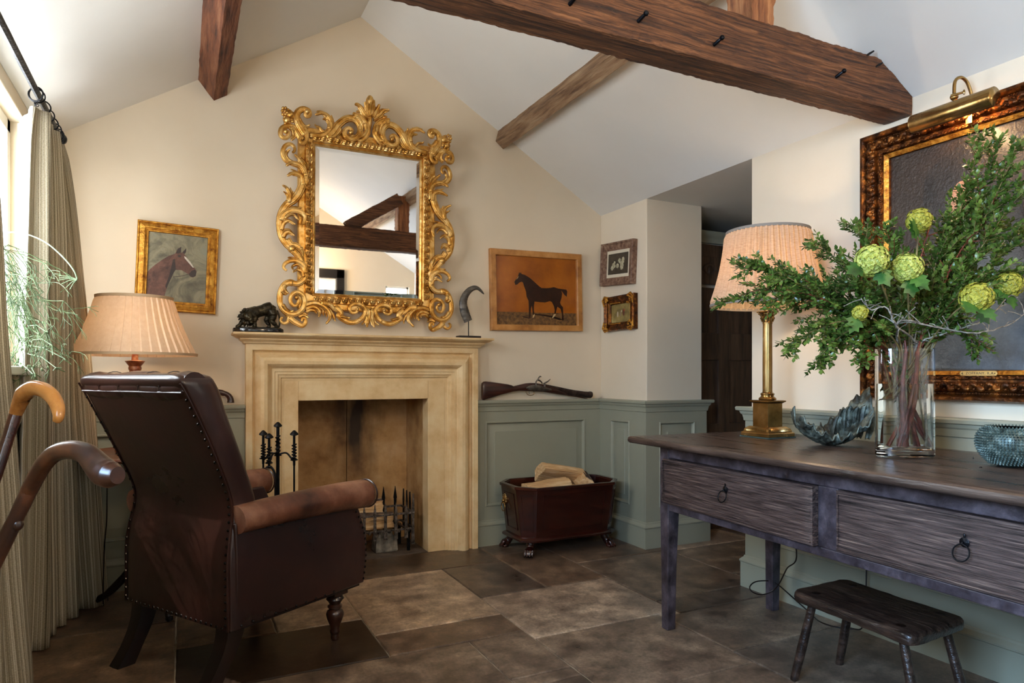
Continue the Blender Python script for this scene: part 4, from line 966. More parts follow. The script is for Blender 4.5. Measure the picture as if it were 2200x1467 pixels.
# --------------------------------------------------------------- bronze lion on the mantel shelf
def build_lion():
    zs = 1.2352; s = .2359 / 106.0
    X = lambda px: onY(px, 700, 3.600).x
    cx_ = (X(499) + X(612)) / 2
    t = thing('lion_sculpture', 'dark bronze prowling lion with lowered maned head on an oval black base', 'sculpture', (cx_, 3.622, zs))
    b = MB(); b.lathe([(0, 0), (.98, 0), (1, .003), (1, .018), (.97, .022), (0, .022)], (0, 0, 0), 40)
    for v in b.bm.verts: v.co.x *= .122; v.co.y *= .050
    obj('base', b, mat('polished_black_stone', '0C0D10', .12, coat=.5), t)
    m = MB()
    # ground
    for k in range(26): rn = random.Random(k); m.ball((rn.uniform(-.095, .095), rn.uniform(-.025, .025), .023), (rn.uniform(.012, .025), .014, rn.uniform(.004, .009)), 8, 6)
    m.ball((0, 0, .022), (.105, .036, .008), 16, 8)
    # trunk: high rump at the right, chest low at the left
    m.tube(smooth_path([(.075, .004, .118), (.055, .002, .128), (.025, -.002, .116), (-.010, -.006, .104), (-.045, -.012, .092)], 5), [.020] * 5 + [.031] * 5 + [.029] * 5 + [.032] * 5 + [.034], 14)
    # hind legs
    m.tube(smooth_path([(.062, -.010, .115), (.070, -.014, .085), (.062, -.016, .062), (.082, -.014, .040), (.088, -.014, .030), (.076, -.018, .026)], 4), [.023] * 4 + [.017] * 4 + [.012] * 4 + [.008] * 4 + [.008] * 4 + [.008], 10)
    m.tube(smooth_path([(.055, .016, .110), (.046, .018, .080), (.040, .018, .060), (.054, .018, .042), (.050, .018, .028), (.040, .018, .026)], 4), [.022] * 4 + [.015] * 4 + [.011] * 4 + [.0085] * 4 + [.0085] * 4 + [.008], 10)
    # fore legs
    m.tube(smooth_path([(-.030, -.022, .098), (-.028, -.026, .070), (-.022, -.028, .050), (-.020, -.028, .030), (-.030, -.032, .026)], 4), [.020] * 4 + [.014] * 4 + [.010] * 4 + [.009] * 4 + [.010], 10)
    m.tube(smooth_path([(-.055, .004, .085), (-.072, -.002, .060), (-.086, -.008, .040), (-.100, -.012, .028), (-.108, -.014, .027)], 4), [.018] * 4 + [.013] * 4 + [.010] * 4 + [.009] * 4 + [.009], 10)
    # tail
    m.tube(smooth_path([(.088, .002, .118), (.100, .004, .090), (.102, .004, .050), (.098, .002, .030)], 5), [.005] * 16, 8)
    # neck + head + muzzle, facing down and out
    m.ball((-.050, -.028, .078), (.026, .026, .027), 14, 10); m.ball((-.040, -.050, .062), (.013, .016, .012), 12, 8); m.ball((-.038, -.050, .048), (.009, .011, .006), 10, 6)
    m.ball((-.050, -.046, .074), (.010, .012, .008), 10, 6)
    for s_ in (-1, 1): m.ball((-.048 + s_ * .012, -.048, .073), .0042, 8, 6); m.ball((-.050 + s_ * .024, -.028, .096), (.006, .005, .007), 8, 6)
    o = obj('body', m, mat('dark_patinated_bronze', ['14110C', '332C1E', '5A5038'], .32, .7, scale=30, bump=.3, bscale=80), t); remesh(o, .0022, 2)
    mm = MB(); rn = random.Random(12)      # mane locks
    mm.ball((-.050, -.012, .080), (.031, .022, .031), 14, 10)
    for k in range(110):
        a = rn.uniform(0, 2 * pi); rr = rn.uniform(.70, 1.05); c = Vector((-.052, -.018, .078))
        d = Vector((cos(a) * rr, -.25 + rn.uniform(-.3, .3), sin(a) * rr)); p = c + Vector((d.x * .030, d.y * .03, d.z * .031))
        q = p + Vector((cos(a) * .016, .010, sin(a) * .016 - .005)); 
        if q.z < .030: continue
        mm.tube([p, p.lerp(q, .5) + Vector((rn.gauss(0, .003), -.006, .002 + rn.gauss(0, .002))), q + Vector((rn.gauss(0, .003), 0, rn.gauss(0, .003)))], [.0052, .0048, .0026], 8)
    o = obj('mane', mm, bpy.data.materials['dark_patinated_bronze'], t); remesh(o, .0018, 1)
build_lion()
# --------------------------------------------------------------- horn on a stand
def build_horn():
    c = onY(1008, 722, 3.60); t = thing('mounted_horn', 'curved dark animal horn mounted upright on a thin rod with a black rectangular base', 'ornament', (c.x, 3.61, 1.2352))
    b = MB(); b.box(-.067, -.030, 0, .067, .030, .013); obj('base', b, m_ebony, t, smooth=False, bev=.001)
    r = MB(); r.tube([(0, 0, .013), (0, 0, .110)], .0030, 8); obj('rod', r, m_iron, t)
    m = MB(); X = lambda px, py: (onY(px, py, 3.61).x - c.x, 0, onY(px, py, 3.61).z - 1.2352)
    P = smooth_path([X(1006, 690), X(999, 672), X(995, 652), X(1000, 634), (X(1012, 621)), X(1026, 619), X(1040, 632)], 8); n = len(P)
    rad = []
    for i in range(n):
        f = i / (n - 1); r_ = .030 * (1 - f) ** .62 * (.82 + .18 * min(1, f * 5)) + .0012; r_ *= 1 + .035 * sin(i * 2.2) * (1 - f); rad.append(r_)
    m.tube(P, rad, 18, flat=.62, up=(0, 1, 0)); obj('horn', m, mat('dark_ridged_horn', ['1B1815', '4A443C', '6E665A'], .35, scale=14, stretch=(1, 1, 3), bump=.5, bscale=30, coat=.2), t)
build_horn()

# --------------------------------------------------------------- blunderbuss lying on the dado rail
m_stock = mat('dark_walnut_stock', ['150806', '32140D', '4A2216'], .32, scale=12, stretch=(.6, 5, 5), bump=.1, coat=.3)
m_barrel = mat('browned_barrel', ['1A1413', '3A2C28', '57473F'], .34, .7, scale=30, bump=.15)
def prof_gun(t, secs, zm, y, thick, mt, name, n=16):
    """secs: (x, ytop, ybottom) in zoom pixels; oval sections in the wall plane"""
    x0, y0, s = zm; m = MB(); rs = []
    for q in secs:
        x, a, b = q[:3]; th = (q[3] if len(q) > 3 else 1) * thick; p = onY(x0 + x / s, y0 + a / s, y); r = onY(x0 + x / s, y0 + b / s, y); c = (p + r) / 2; h = (p - r).length / 2
        rs.append([Vector((c.x, c.y + th * (abs(cos(2 * pi * k / n)) ** .8) * (1 if cos(2 * pi * k / n) > 0 else -1), c.z + h * (abs(sin(2 * pi * k / n)) ** .8) * (1 if sin(2 * pi * k / n) > 0 else -1))) for k in range(n)])
    m.rings(rs); return obj(name, m, mt, t, world=True)
def wire_gun(t, pts, zm, y, r, mt, name, w=0):
    x0, y0, s = zm; m = MB(); P = [onY(x0 + a / s, y0 + b / s, y) for a, b in pts]; P = smooth_path([tuple(p) for p in P], 5); n = len(P)
    m.tube(P, [r[0] + (r[1] - r[0]) * i / (n - 1) for i in range(n)] if isinstance(r, tuple) else r, 8); return obj(name, m, mt, t, world=True)
zm = (1020, 790, 7.857); yg = 3.655
c = onY(1150, 858, yg)
t = thing('blunderbuss', 'flintlock blunderbuss lying on the green dado rail right of the fireplace', 'gun', (c.x, yg, .870))
prof_gun(t, [(122, 250, 535, .8), (150, 232, 545, 1), (190, 230, 530), (300, 240, 500), (450, 262, 455, .9), (560, 278, 425, .85), (620, 292, 410, .8), (650, 310, 402, .7), (750, 285, 390, .75), (850, 262, 392, .9), (930, 254, 396), (1020, 256, 402), (1150, 275, 408), (1260, 300, 425), (1400, 345, 448, .9), (1500, 372, 462, .8), (1560, 390, 466, .5)], zm, yg, .017, m_stock, 'stock')
prof_gun(t, [(1180, 272, 330, .8), (1260, 290, 370, .9), (1400, 318, 410), (1550, 350, 450), (1700, 378, 478, 1.05), (1850, 398, 498, 1.2), (1910, 402, 506, 1.3), (1945, 396, 512, 1.4), (1965, 402, 498, 1.4)], zm, yg, .015, m_barrel, 'barrel')
prof_gun(t, [(870, 330, 350), (910, 300, 372), (980, 285, 385), (1080, 282, 388), (1180, 320, 392), (1290, 355, 385)], zm, yg - .014, .006, m_steel, 'lock_plate')
wire_gun(t, [(1035, 300), (1035, 240), (1060, 205), (1095, 150), (1120, 150)], zm, yg - .018, (.005, .004), m_steel, 'cock'); wire_gun(t, [(1060, 200), (1110, 225), (1140, 265)], zm, yg - .018, (.006, .004), m_steel, 'cock_jaw')
wire_gun(t, [(1165, 270), (1200, 250), (1240, 225), (1275, 192)], zm, yg - .018, (.006, .0025), m_steel, 'frizzen'); wire_gun(t, [(1180, 320), (1180, 280), (1170, 262)], zm, yg - .018, .006, m_steel, 'pan')
wire_gun(t, [(865, 400), (880, 440), (930, 465), (985, 455), (1000, 420), (985, 392)], zm, yg, .0018, m_brass, 'trigger_guard'); wire_gun(t, [(925, 395), (920, 420), (930, 445)], zm, yg, .0018, m_steel, 'trigger')
wire_gun(t, [(1560, 460), (1740, 488), (1900, 520)], zm, yg, .0035, m_stock, 'ramrod')
# --------------------------------------------------------------- flintlock pistol left of the fireplace
zm = (400, 790, 6.986)
t = thing('flintlock_pistol', 'flintlock pistol with curved wooden grip lying on the dado rail left of the fireplace', 'gun', (.17, yg, .870))
prof_gun(t, [(-60, 400, 455, .7), (60, 385, 450, .8), (180, 370, 450, .9), (260, 330, 420), (330, 318, 408), (430, 316, 404), (510, 325, 410), (560, 335, 425, .95)], zm, yg, .013, m_stock, 'stock')
m = MB(); x0, y0, s = zm
P = [tuple(onY(x0 + a / s, y0 + b / s, yg)) for a, b in [(500, 366), (560, 378), (620, 405), (655, 445), (668, 490), (668, 525)]]
m.tube(smooth_path(P, 5), [.0125] * 8 + [.0125 + .0003 * i for i in range(16)] + [.0178, .016], 14, flat=1.0); obj('grip', m, m_stock, t, world=True)
prof_gun(t, [(-60, 350, 392, .8), (120, 345, 385, .8), (250, 335, 372, .8)], zm, yg - .003, .008, m_brass, 'barrel')
m = MB(); rn = random.Random(3)
for k in range(26):
    a = 190 + rn.random() * 240; b = 352 + rn.random() * 45 + (430 - a) * .09; m.ball(onY(x0 + a / s, y0 + b / s, yg - .0125), (.0022, .002, .0022), 6, 5)
for k in range(5): a = 200 + k * 46; m.tube([onY(x0 + (a + 16 * cos(q)) / s, y0 + (382 - k * 3 + 14 * sin(q)) / s, yg - .0128) for q in [i * .7 for i in range(8)]], .0009, 5)
obj('silver_inlay', m, mat('silver', 'CFC8B8', .3, .9), t, world=True)
wire_gun(t, [(375, 310), (350, 290), (330, 270), (350, 250), (330, 228)], zm, yg - .012, (.006, .0035), m_iron, 'cock'); wire_gun(t, [(345, 250), (368, 222)], zm, yg - .012, .003, m_iron, 'cock_screw'); wire_gun(t, [(255, 330), (258, 300), (270, 278)], zm, yg - .012, (.005, .002), m_steel, 'frizzen')
wire_gun(t, [(320, 410), (335, 460), (380, 485), (440, 465), (470, 415)], zm, yg, .0018, m_brass, 'trigger_guard'); wire_gun(t, [(390, 400), (398, 440), (425, 455)], zm, yg, .0016, m_iron, 'trigger')

# --------------------------------------------------------------- large portrait on the right wall
XP = 2.415
p_tl = onX(1849, 296, XP); p_bl = onX(1855, 857, XP); y_l = 1.785; zb_, zt_ = p_bl.z + .004, p_tl.z
y_r = .90
t = thing('portrait_painting', 'large dark oil portrait in a wide carved bronze gilt frame on the right wall', 'painting', (XR - .002, (y_l + y_r) / 2, zb_))
def QP(a, b, d): return Vector((XR - .002 - d, (y_l + y_r) / 2 - a, (zb_ + zt_) / 2 + b))
hw, hh = (y_l - y_r) / 2, (zt_ - zb_) / 2
prof = [(0, 0), (0, .046), (.004, .054), (.014, .056), (.020, .050), (.024, .038), (.030, .038), (.033, .046), (.050, .056), (.062, .050), (.066, .034), (.074, .034), (.077, .042), (.084, .042), (.088, .030), (.104, .020), (.106, .012), (.106, 0)]
m = MB(); m.rings([[QP(sx * (hw - i), sy * (hh - i), d) for i, d in prof] for sx, sy in ((-1, -1), (1, -1), (1, 1), (-1, 1))], closed_path=True)
obj('frame', m, m_dgold, t, world=True, angle=28)
def carve(name, inset, d, pit, r, mt, long=1.5, alt=True):
    m = MB(); iw, ih = hw - inset, hh - inset
    def el(c, ax, k):
        s = 1 if k % 2 else -1
        if alt:
            o = Vector((0, ax.z, -ax.y)) * (r * .55 * s)
            m.tube(smooth_path([tuple(c - ax * pit * .5 - o), tuple(c - ax * pit * .1 + o * 1.2), tuple(c + ax * pit * .55 + o * .2)], 4), [r * q for q in (.5, .6, .7, .8, .85, .8, .68, .5, .25)], 9)
            m.ball(c + o * -1.1, r * .42, 8, 6)
        else: m.ball(c, (r, r, r), 6, 5)
    for s in (-1, 1):
        n = int(2 * iw / pit)
        for k in range(n): el(QP(-iw + 2 * iw * (k + .5) / n, s * ih, d), Vector((0, -1, 0)), k)
        n = int(2 * ih / pit)
        for k in range(n): el(QP(s * iw, -ih + 2 * ih * (k + .5) / n, d), Vector((0, 0, 1)), k)
    return obj(name, m, mt, t, world=True, angle=80)
carve('carved_leaf_band', .050, .052, .024, .013, m_dgold); carve('carved_inner_band', .081, .041, .012, .0045, m_dgold); carve('rope_band', .027, .039, .008, .0032, m_dgold, alt=False)
m = MB(); m.rings([[QP(sx * (hw - i), sy * (hh - i), d) for i, d in [(.090, .032), (.104, .022), (.105, .024), (.091, .034)]] for sx, sy in ((-1, -1), (1, -1), (1, 1), (-1, 1))], closed_path=True)
obj('inner_slip', m, m_gold2, t, world=True, smooth=False)
cw, ch = hw - .104, hh - .104
cmat = mat('dark_varnished_canvas', ['1E1712', '2B211A', '3A2C22'], .30, scale=3, bump=1.0, bscale=110, bdist=.0035, coat=.5, croug=.22)
m = MB(); m.rings([[QP(sx * cw, sy * ch, d) for sx, sy in ((-1, -1), (1, -1), (1, 1), (-1, 1))] for d in (.006, .012)]); obj('canvas', m, cmat, t, world=True, smooth=False)
f4 = (Vector((0, -1, 0)), Vector((0, 0, 1)), Vector((-1, 0, 0)), QP(0, 0, 0)); z1 = (0, 0, 1)
def oil(nm, cols): return mat(nm, cols, .32, scale=8, bump=1.0, bscale=110, bdist=.0035, coat=.5, croug=.22)
painted(t, f4, smooth_path([(1990, 520), (1985, 400), (2010, 350), (2045, 330), (2062, 300), (2080, 310), (2100, 350), (2150, 365), (2190, 420), (2195, 480), (2150, 540), (2080, 545), (2020, 535)], 4), z1, .0128, oil('plumed_hat_oil', ['120E0C', '1E1916', '2C2622']), 'painted_hat', 'X', clip=(cw, ch))
painted(t, f4, smooth_path([(1930, 790), (1945, 700), (1985, 620), (2030, 560), (2090, 535), (2150, 560), (2200, 620), (2260, 680), (2300, 800)], 4), z1, .0130, oil('grey_blue_dress_oil', ['2A3138', '46525C', '606C74']), 'painted_coat', 'X', clip=(cw, ch))
painted(t, f4, circ(2069, 440, 27, 52, 24), z1, .0134, oil('face_oil', ['8A5A3E', 'AC7A5A', 'B98868']), 'painted_face', 'X')
painted(t, f4, [(2045, 545), (2060, 470), (2085, 480), (2100, 540), (2080, 590)], z1, .0133, oil('cravat_oil', ['6E6A66', '8E8A86']), 'painted_collar', 'X')
for ex in (2066, 2083): painted(t, f4, circ(ex, 428, 5, 3, 8), z1, .0137, oil('eye_oil', ['2A1A12', '3A2418']), 'painted_eye', 'X')
painted(t, f4, circ(2078, 466, 7, 2.5, 8), z1, .0137, oil('mouth_oil', ['7A3A2E', '8A463A']), 'painted_mouth', 'X')
painted(t, f4, [(2077, 430), (2084, 450), (2076, 454), (2074, 446)], z1, .0137, oil('nose_oil', ['8C5C42', '9A6A4E']), 'painted_nose', 'X')
# engraved name plate
pc = onX(2101, 810, XR - .040); d_ = .022
plc = QP(0, 0, 0); ya, yb_ = onX(2063, 810, XR - .045).y, onX(2139, 810, XR - .045).y
m = MB(); zc = -hh + .096; a0 = (y_l + y_r) / 2 - ya; a1 = (y_l + y_r) / 2 - yb_
m.rings([[QP(a, b, d) for a, b in ((a0, zc - .008), (a1, zc - .008), (a1 + .004, zc), (a1, zc + .008), (a0, zc + .008), (a0 - .004, zc))] for d in (.036, .040)])
pl = obj('name_plate', m, mat('brass_name_plate', ['B08A4A', 'CBA866'], .35, .6, scale=20), t, world=True, smooth=False)
cu = bpy.data.curves.new('engraving', 'FONT'); cu.body = 'J. ZOFFANY, R.A.'; cu.size = .0125; cu.align_x = 'CENTER'; cu.align_y = 'CENTER'; cu.extrude = .0002; cu.space_character = 1.12
_te = bpy.data.objects.new('engraving_outline', cu); C.objects.link(_te); bpy.context.view_layer.update()
_me = bpy.data.meshes.new_from_object(_te.evaluated_get(bpy.context.evaluated_depsgraph_get())); bpy.data.objects.remove(_te)
_me.materials.clear(); _me.materials.append(m_ebony); te = bpy.data.objects.new('engraving', _me); C.objects.link(te)
te.parent = pl; te.rotation_euler = (pi / 2, 0, -pi / 2)
te.location = t.matrix_basis.inverted() @ QP((a0 + a1) / 2, zc, .0403)
for a in (a0 + .004, a1 - .004):
    m = MB(); m.ball(QP(a, zc, .040), .0018, 8, 5); o = obj('plate_screw', m, m_iron, pl); o.data.transform(t.matrix_basis.inverted())

# brass picture light over the portrait
pL = thing('picture_light', 'aged brass picture light on a gooseneck above the big portrait', 'picture light', (2.33, 1.38, 1.87))
A = onX(1963, 262, 2.335); B = onX(2137, 216, 2.335); zc = (A.z + B.z) / 2
m = MB(); n = 20; r = .034
rs = []
for y in (A.y, A.y - .002, B.y + .002, B.y):
    rr = r if y in (A.y - .002, B.y + .002) else r * .985
    rs.append([(2.335 - cos(a) * rr * 1.0, y, zc + sin(a) * rr) for a in [radians_ for radians_ in [(-75 + 230 * i / n) * pi / 180 for i in range(n + 1)]]])
m.rings(rs, close=False, caps=False)
ends = []
for y in (A.y, B.y): m.faces([(2.335 - cos(a) * r, y, zc + sin(a) * r) for a in [(-75 + 230 * i / n) * pi / 180 for i in range(n + 1)]], [tuple(range(n + 1))])
o = obj('hood', m, m_brass, pL, world=True, angle=50); sd = o.modifiers.new('solid', 'SOLIDIFY'); sd.thickness = .0015; sd.offset = -1
m = MB(); jx = onX(2050, 205, 2.345)
m.tube(smooth_path([(2.345, jx.y, zc + .030), (2.345, jx.y, zc + .062), (2.350, jx.y, zc + .105), (2.375, jx.y - .004, zc + .122), (2.405, jx.y - .008, zc + .108), (2.430, jx.y - .010, zc + .060), (2.440, jx.y - .010, zc + .01)], 6), .0055, 10)
m.ball((2.345, jx.y, zc + .052), .013, 12, 8); m.tube([(2.325, jx.y, zc + .052), (2.345, jx.y - .03, zc + .056)], .004, 8); m.ball((2.345, jx.y - .032, zc + .056), (.004, .004, .009), 8, 6)
m.box(2.41, jx.y - .02, zc - .03, 2.452, jx.y, zc + .04)
obj('gooseneck_arm', m, m_brass, pL, world=True)
m = MB(); m.tube([(2.338, A.y - .02, zc), (2.338, B.y + .02, zc)], .010, 10); obj('tube_bulb', m, mat('warm_bulb', 'FFD9A0', .5, emit='FFB870', estr=14), pL, world=True)
light('picture_light_glow', 'AREA', (2.345, (A.y + B.y) / 2, zc - .012), 1.5, (1.0, .66, .34), direction=(.42, 0, -1), size=.02, size_y=.24)
# ================================================================ mahogany log box with paw feet
def build_coffer():
    t = thing('log_box', 'octagonal tapering polished mahogany log box on carved paw feet, filled with split logs', 'log box', (2.015, 3.46, 0))
    def octo(x0, x1, y0, y1, cx_, cy_, z): return [Vector(p) for p in ((x0 + cx_, y0, z), (x1 - cx_, y0, z), (x1, y0 + cy_, z), (x1, y1 - cy_, z), (x1 - cx_, y1, z), (x0 + cx_, y1, z), (x0, y1 - cy_, z), (x0, y0 + cy_, z))]
    zb, zt = .100, .390
    bot = octo(1.715, 2.318, 3.312, 3.618, .062, .055, zb); top = octo(1.676, 2.355, 3.266, 3.650, .085, .095, zt)
    inn = lambda ring, d: [p + (Vector((2.015, 3.46, p.z)) - p).normalized() * d for p in ring]
    m = MB(); itop = inn(top, .022); ibot = inn(bot, .022)
    for p in ibot: p.z = zb + .02
    ft = bm_faces = None
    m.rings([bot, top, itop, ibot]); obj('body', m, m_mahog, t, world=True, smooth=False, bev=.002)
    # framed panels on each visible side: raised border mouldings
    m = MB(); pn = MB()
    for i in range(8):
        j = (i + 1) % 8; a, b, c, d = bot[i], bot[j], top[j], top[i]
        nrm = (b - a).cross(d - a).normalized(); 
        if nrm.dot(a - Vector((2.015, 3.46, .2))) < 0: nrm = -nrm
        W_ = (b - a).length; mu = .045 / max(W_, .14) if W_ > .2 else .17
        P = lambda u, v, w: (a.lerp(b, u)).lerp(d.lerp(c, u), v) + nrm * w
        u0, u1, v0, v1 = mu, 1 - mu, .14, .86; e = .006 / W_; ev = .006 / .3
        for (q0, q1, r0, r1) in ((u0, u1, v0, v0 + ev), (u0, u1, v1 - ev, v1), (u0, u0 + e, v0, v1), (u1 - e, u1, v0, v1)):
            m.rings([[P(q0, r0, -.001), P(q1, r0, -.001), P(q1, r1, -.001), P(q0, r1, -.001)], [P(q0, r0, .0035), P(q1, r0, .0035), P(q1, r1, .0035), P(q0, r1, .0035)]])
    obj('panel_moulding', m, m_mahog, t, world=True, smooth=False)
    m = MB(); r1 = octo(1.700, 2.333, 3.297, 3.633, .064, .058, zb - .004)
    for z, k in ((0, 0),): pass
    g = lambda z, e: octo(1.712 - e, 2.321 + e, 3.309 - e, 3.621 + e, .062, .056, z)
    m.rings([g(zb - .016, .002), g(zb - .014, .014), g(zb - .004, .016), g(zb + .004, .008), g(zb + .008, .001)]); obj('base_moulding', m, m_mahog, t, world=True, angle=25)
    m = MB(); q = lambda z, e: [p + (p - Vector((2.015, 3.46, p.z))).normalized() * e + Vector((0, 0, z - p.z)) for p in top]
    m.rings([q(zt - .012, .001), q(zt - .010, .006), q(zt + .004, .008), q(zt + .006, .004), q(zt + .006, -.020), q(zt - .006, -.022)], caps=False); obj('rim', m, m_mahog, t, world=True, smooth=False)
    # paw feet
    def paw(x, y, ang):
        m = MB(); Mx = Matrix.Translation((x, y, 0)) @ Matrix.Rotation(ang, 4, 'Z')
        T_ = lambda p: Mx @ Vector(p)
        m.tube([T_(p) for p in smooth_path([(-.034, 0, .098), (-.026, 0, .075), (-.020, 0, .055), (-.008, 0, .038), (.008, 0, .026)], 4)], [.028] * 4 + [.024] * 4 + [.021] * 4 + [.023] * 4 + [.022], 12)
        for k, s in enumerate((-1.5, -.5, .5, 1.5)):
            y_ = s * .0135; x_ = .030 - abs(s) * .005
            m.tube([T_(p) for p in smooth_path([(-.004, y_ * .7, .040), (x_ - .010, y_, .036), (x_, y_ * 1.08, .024), (x_ + .003, y_ * 1.1, .012)], 4)], [.0085] * 4 + [.0092] * 4 + [.0088] * 4 + [.008], 8)
            m.ball(T_((x_ - .006, y_ * 1.02, .0385)), .0070, 8, 6)
            m.tube([T_((x_ + .006, y_ * 1.1, .020)), T_((x_ + .013, y_ * 1.1, .013)), T_((x_ + .015, y_ * 1.1, .004))], [.0052, .0042, .001], 7)
        m.ball(T_((.008, 0, .010)), (.024, .024, .011), 12, 8)
        o = obj('paw_foot', m, m_mahog, t, world=True); remesh(o, .0022, 1)
    paw(1.752, 3.338, R_(-128)); paw(1.735, 3.600, R_(152)); paw(2.278, 3.330, R_(-48)); paw(2.29, 3.600, R_(28))
    # lion mask ring handle on the left end
    P0 = onX(1088, 1075, 1.696); P0.x = 1.692
    m = MB(); m.ball(P0 + Vector((-.004, 0, .012)), (.012, .020, .026), 12, 10); m.ball(P0 + Vector((-.016, 0, .002)), (.010, .010, .010), 10, 8); m.ball(P0 + Vector((-.018, 0, -.010)), (.006, .009, .005), 8, 6)
    rn = random.Random(8)
    for k in range(22):
        a = 2 * pi * k / 22; m.ball(P0 + Vector((-.006, cos(a) * .021, .012 + sin(a) * .027)), rn.uniform(.005, .0075), 7, 5)
    for s in (-1, 1): m.ball(P0 + Vector((-.015, s * .007, .016)), .003, 6, 5)
    hd_ = obj('lion_mask', m, m_brass, t, world=True, label='cast brass lion mask')
    m = MB(); m.tube([P0 + Vector((-.017 - .006 * sin(a) * 0, .024 * cos(a), -.032 + .026 * sin(a))) for a in [2 * pi * k / 28 for k in range(29)]], .0030, 8)
    o = obj('ring', m, m_brass, hd_, world=False)
    o.data.transform(t.matrix_basis.inverted())
build_coffer()
lg = [((1.895, 3.40, .368), (.10, -.06, -.02), .28, .12, .085, 21, 'flat split log lying at the front left of the mahogany log box'),
      ((2.06, 3.53, .425), (-.75, .19, -.03), .29, .14, .07, 22, 'split log tilted up at the back of the mahogany log box, highest one'),
      ((2.20, 3.48, .378), (.65, -.05, 1.15), .24, .10, .085, 23, 'short three sided log with rough end grain, rightmost in the mahogany log box'),
      ((2.10, 3.43, .330), (.2, .12, .5), .30, .09, .07, 24, 'low split log half hidden behind the rim of the mahogany log box'),
      ((2.00, 3.45, .23), (0, 0, .06), .42, .16, .10, 25, 'log lying deepest in the mahogany log box beneath the others')]
for p, r, L, w, h, sd, lab in lg:
    o = obj('firewood_log', split_log(L, w, h, sd, bark=sd in (23, 25)), [m_log, m_bark]); o.location = p; o.rotation_euler = r; tag(o, lab, 'log', 'logs in the mahogany box')
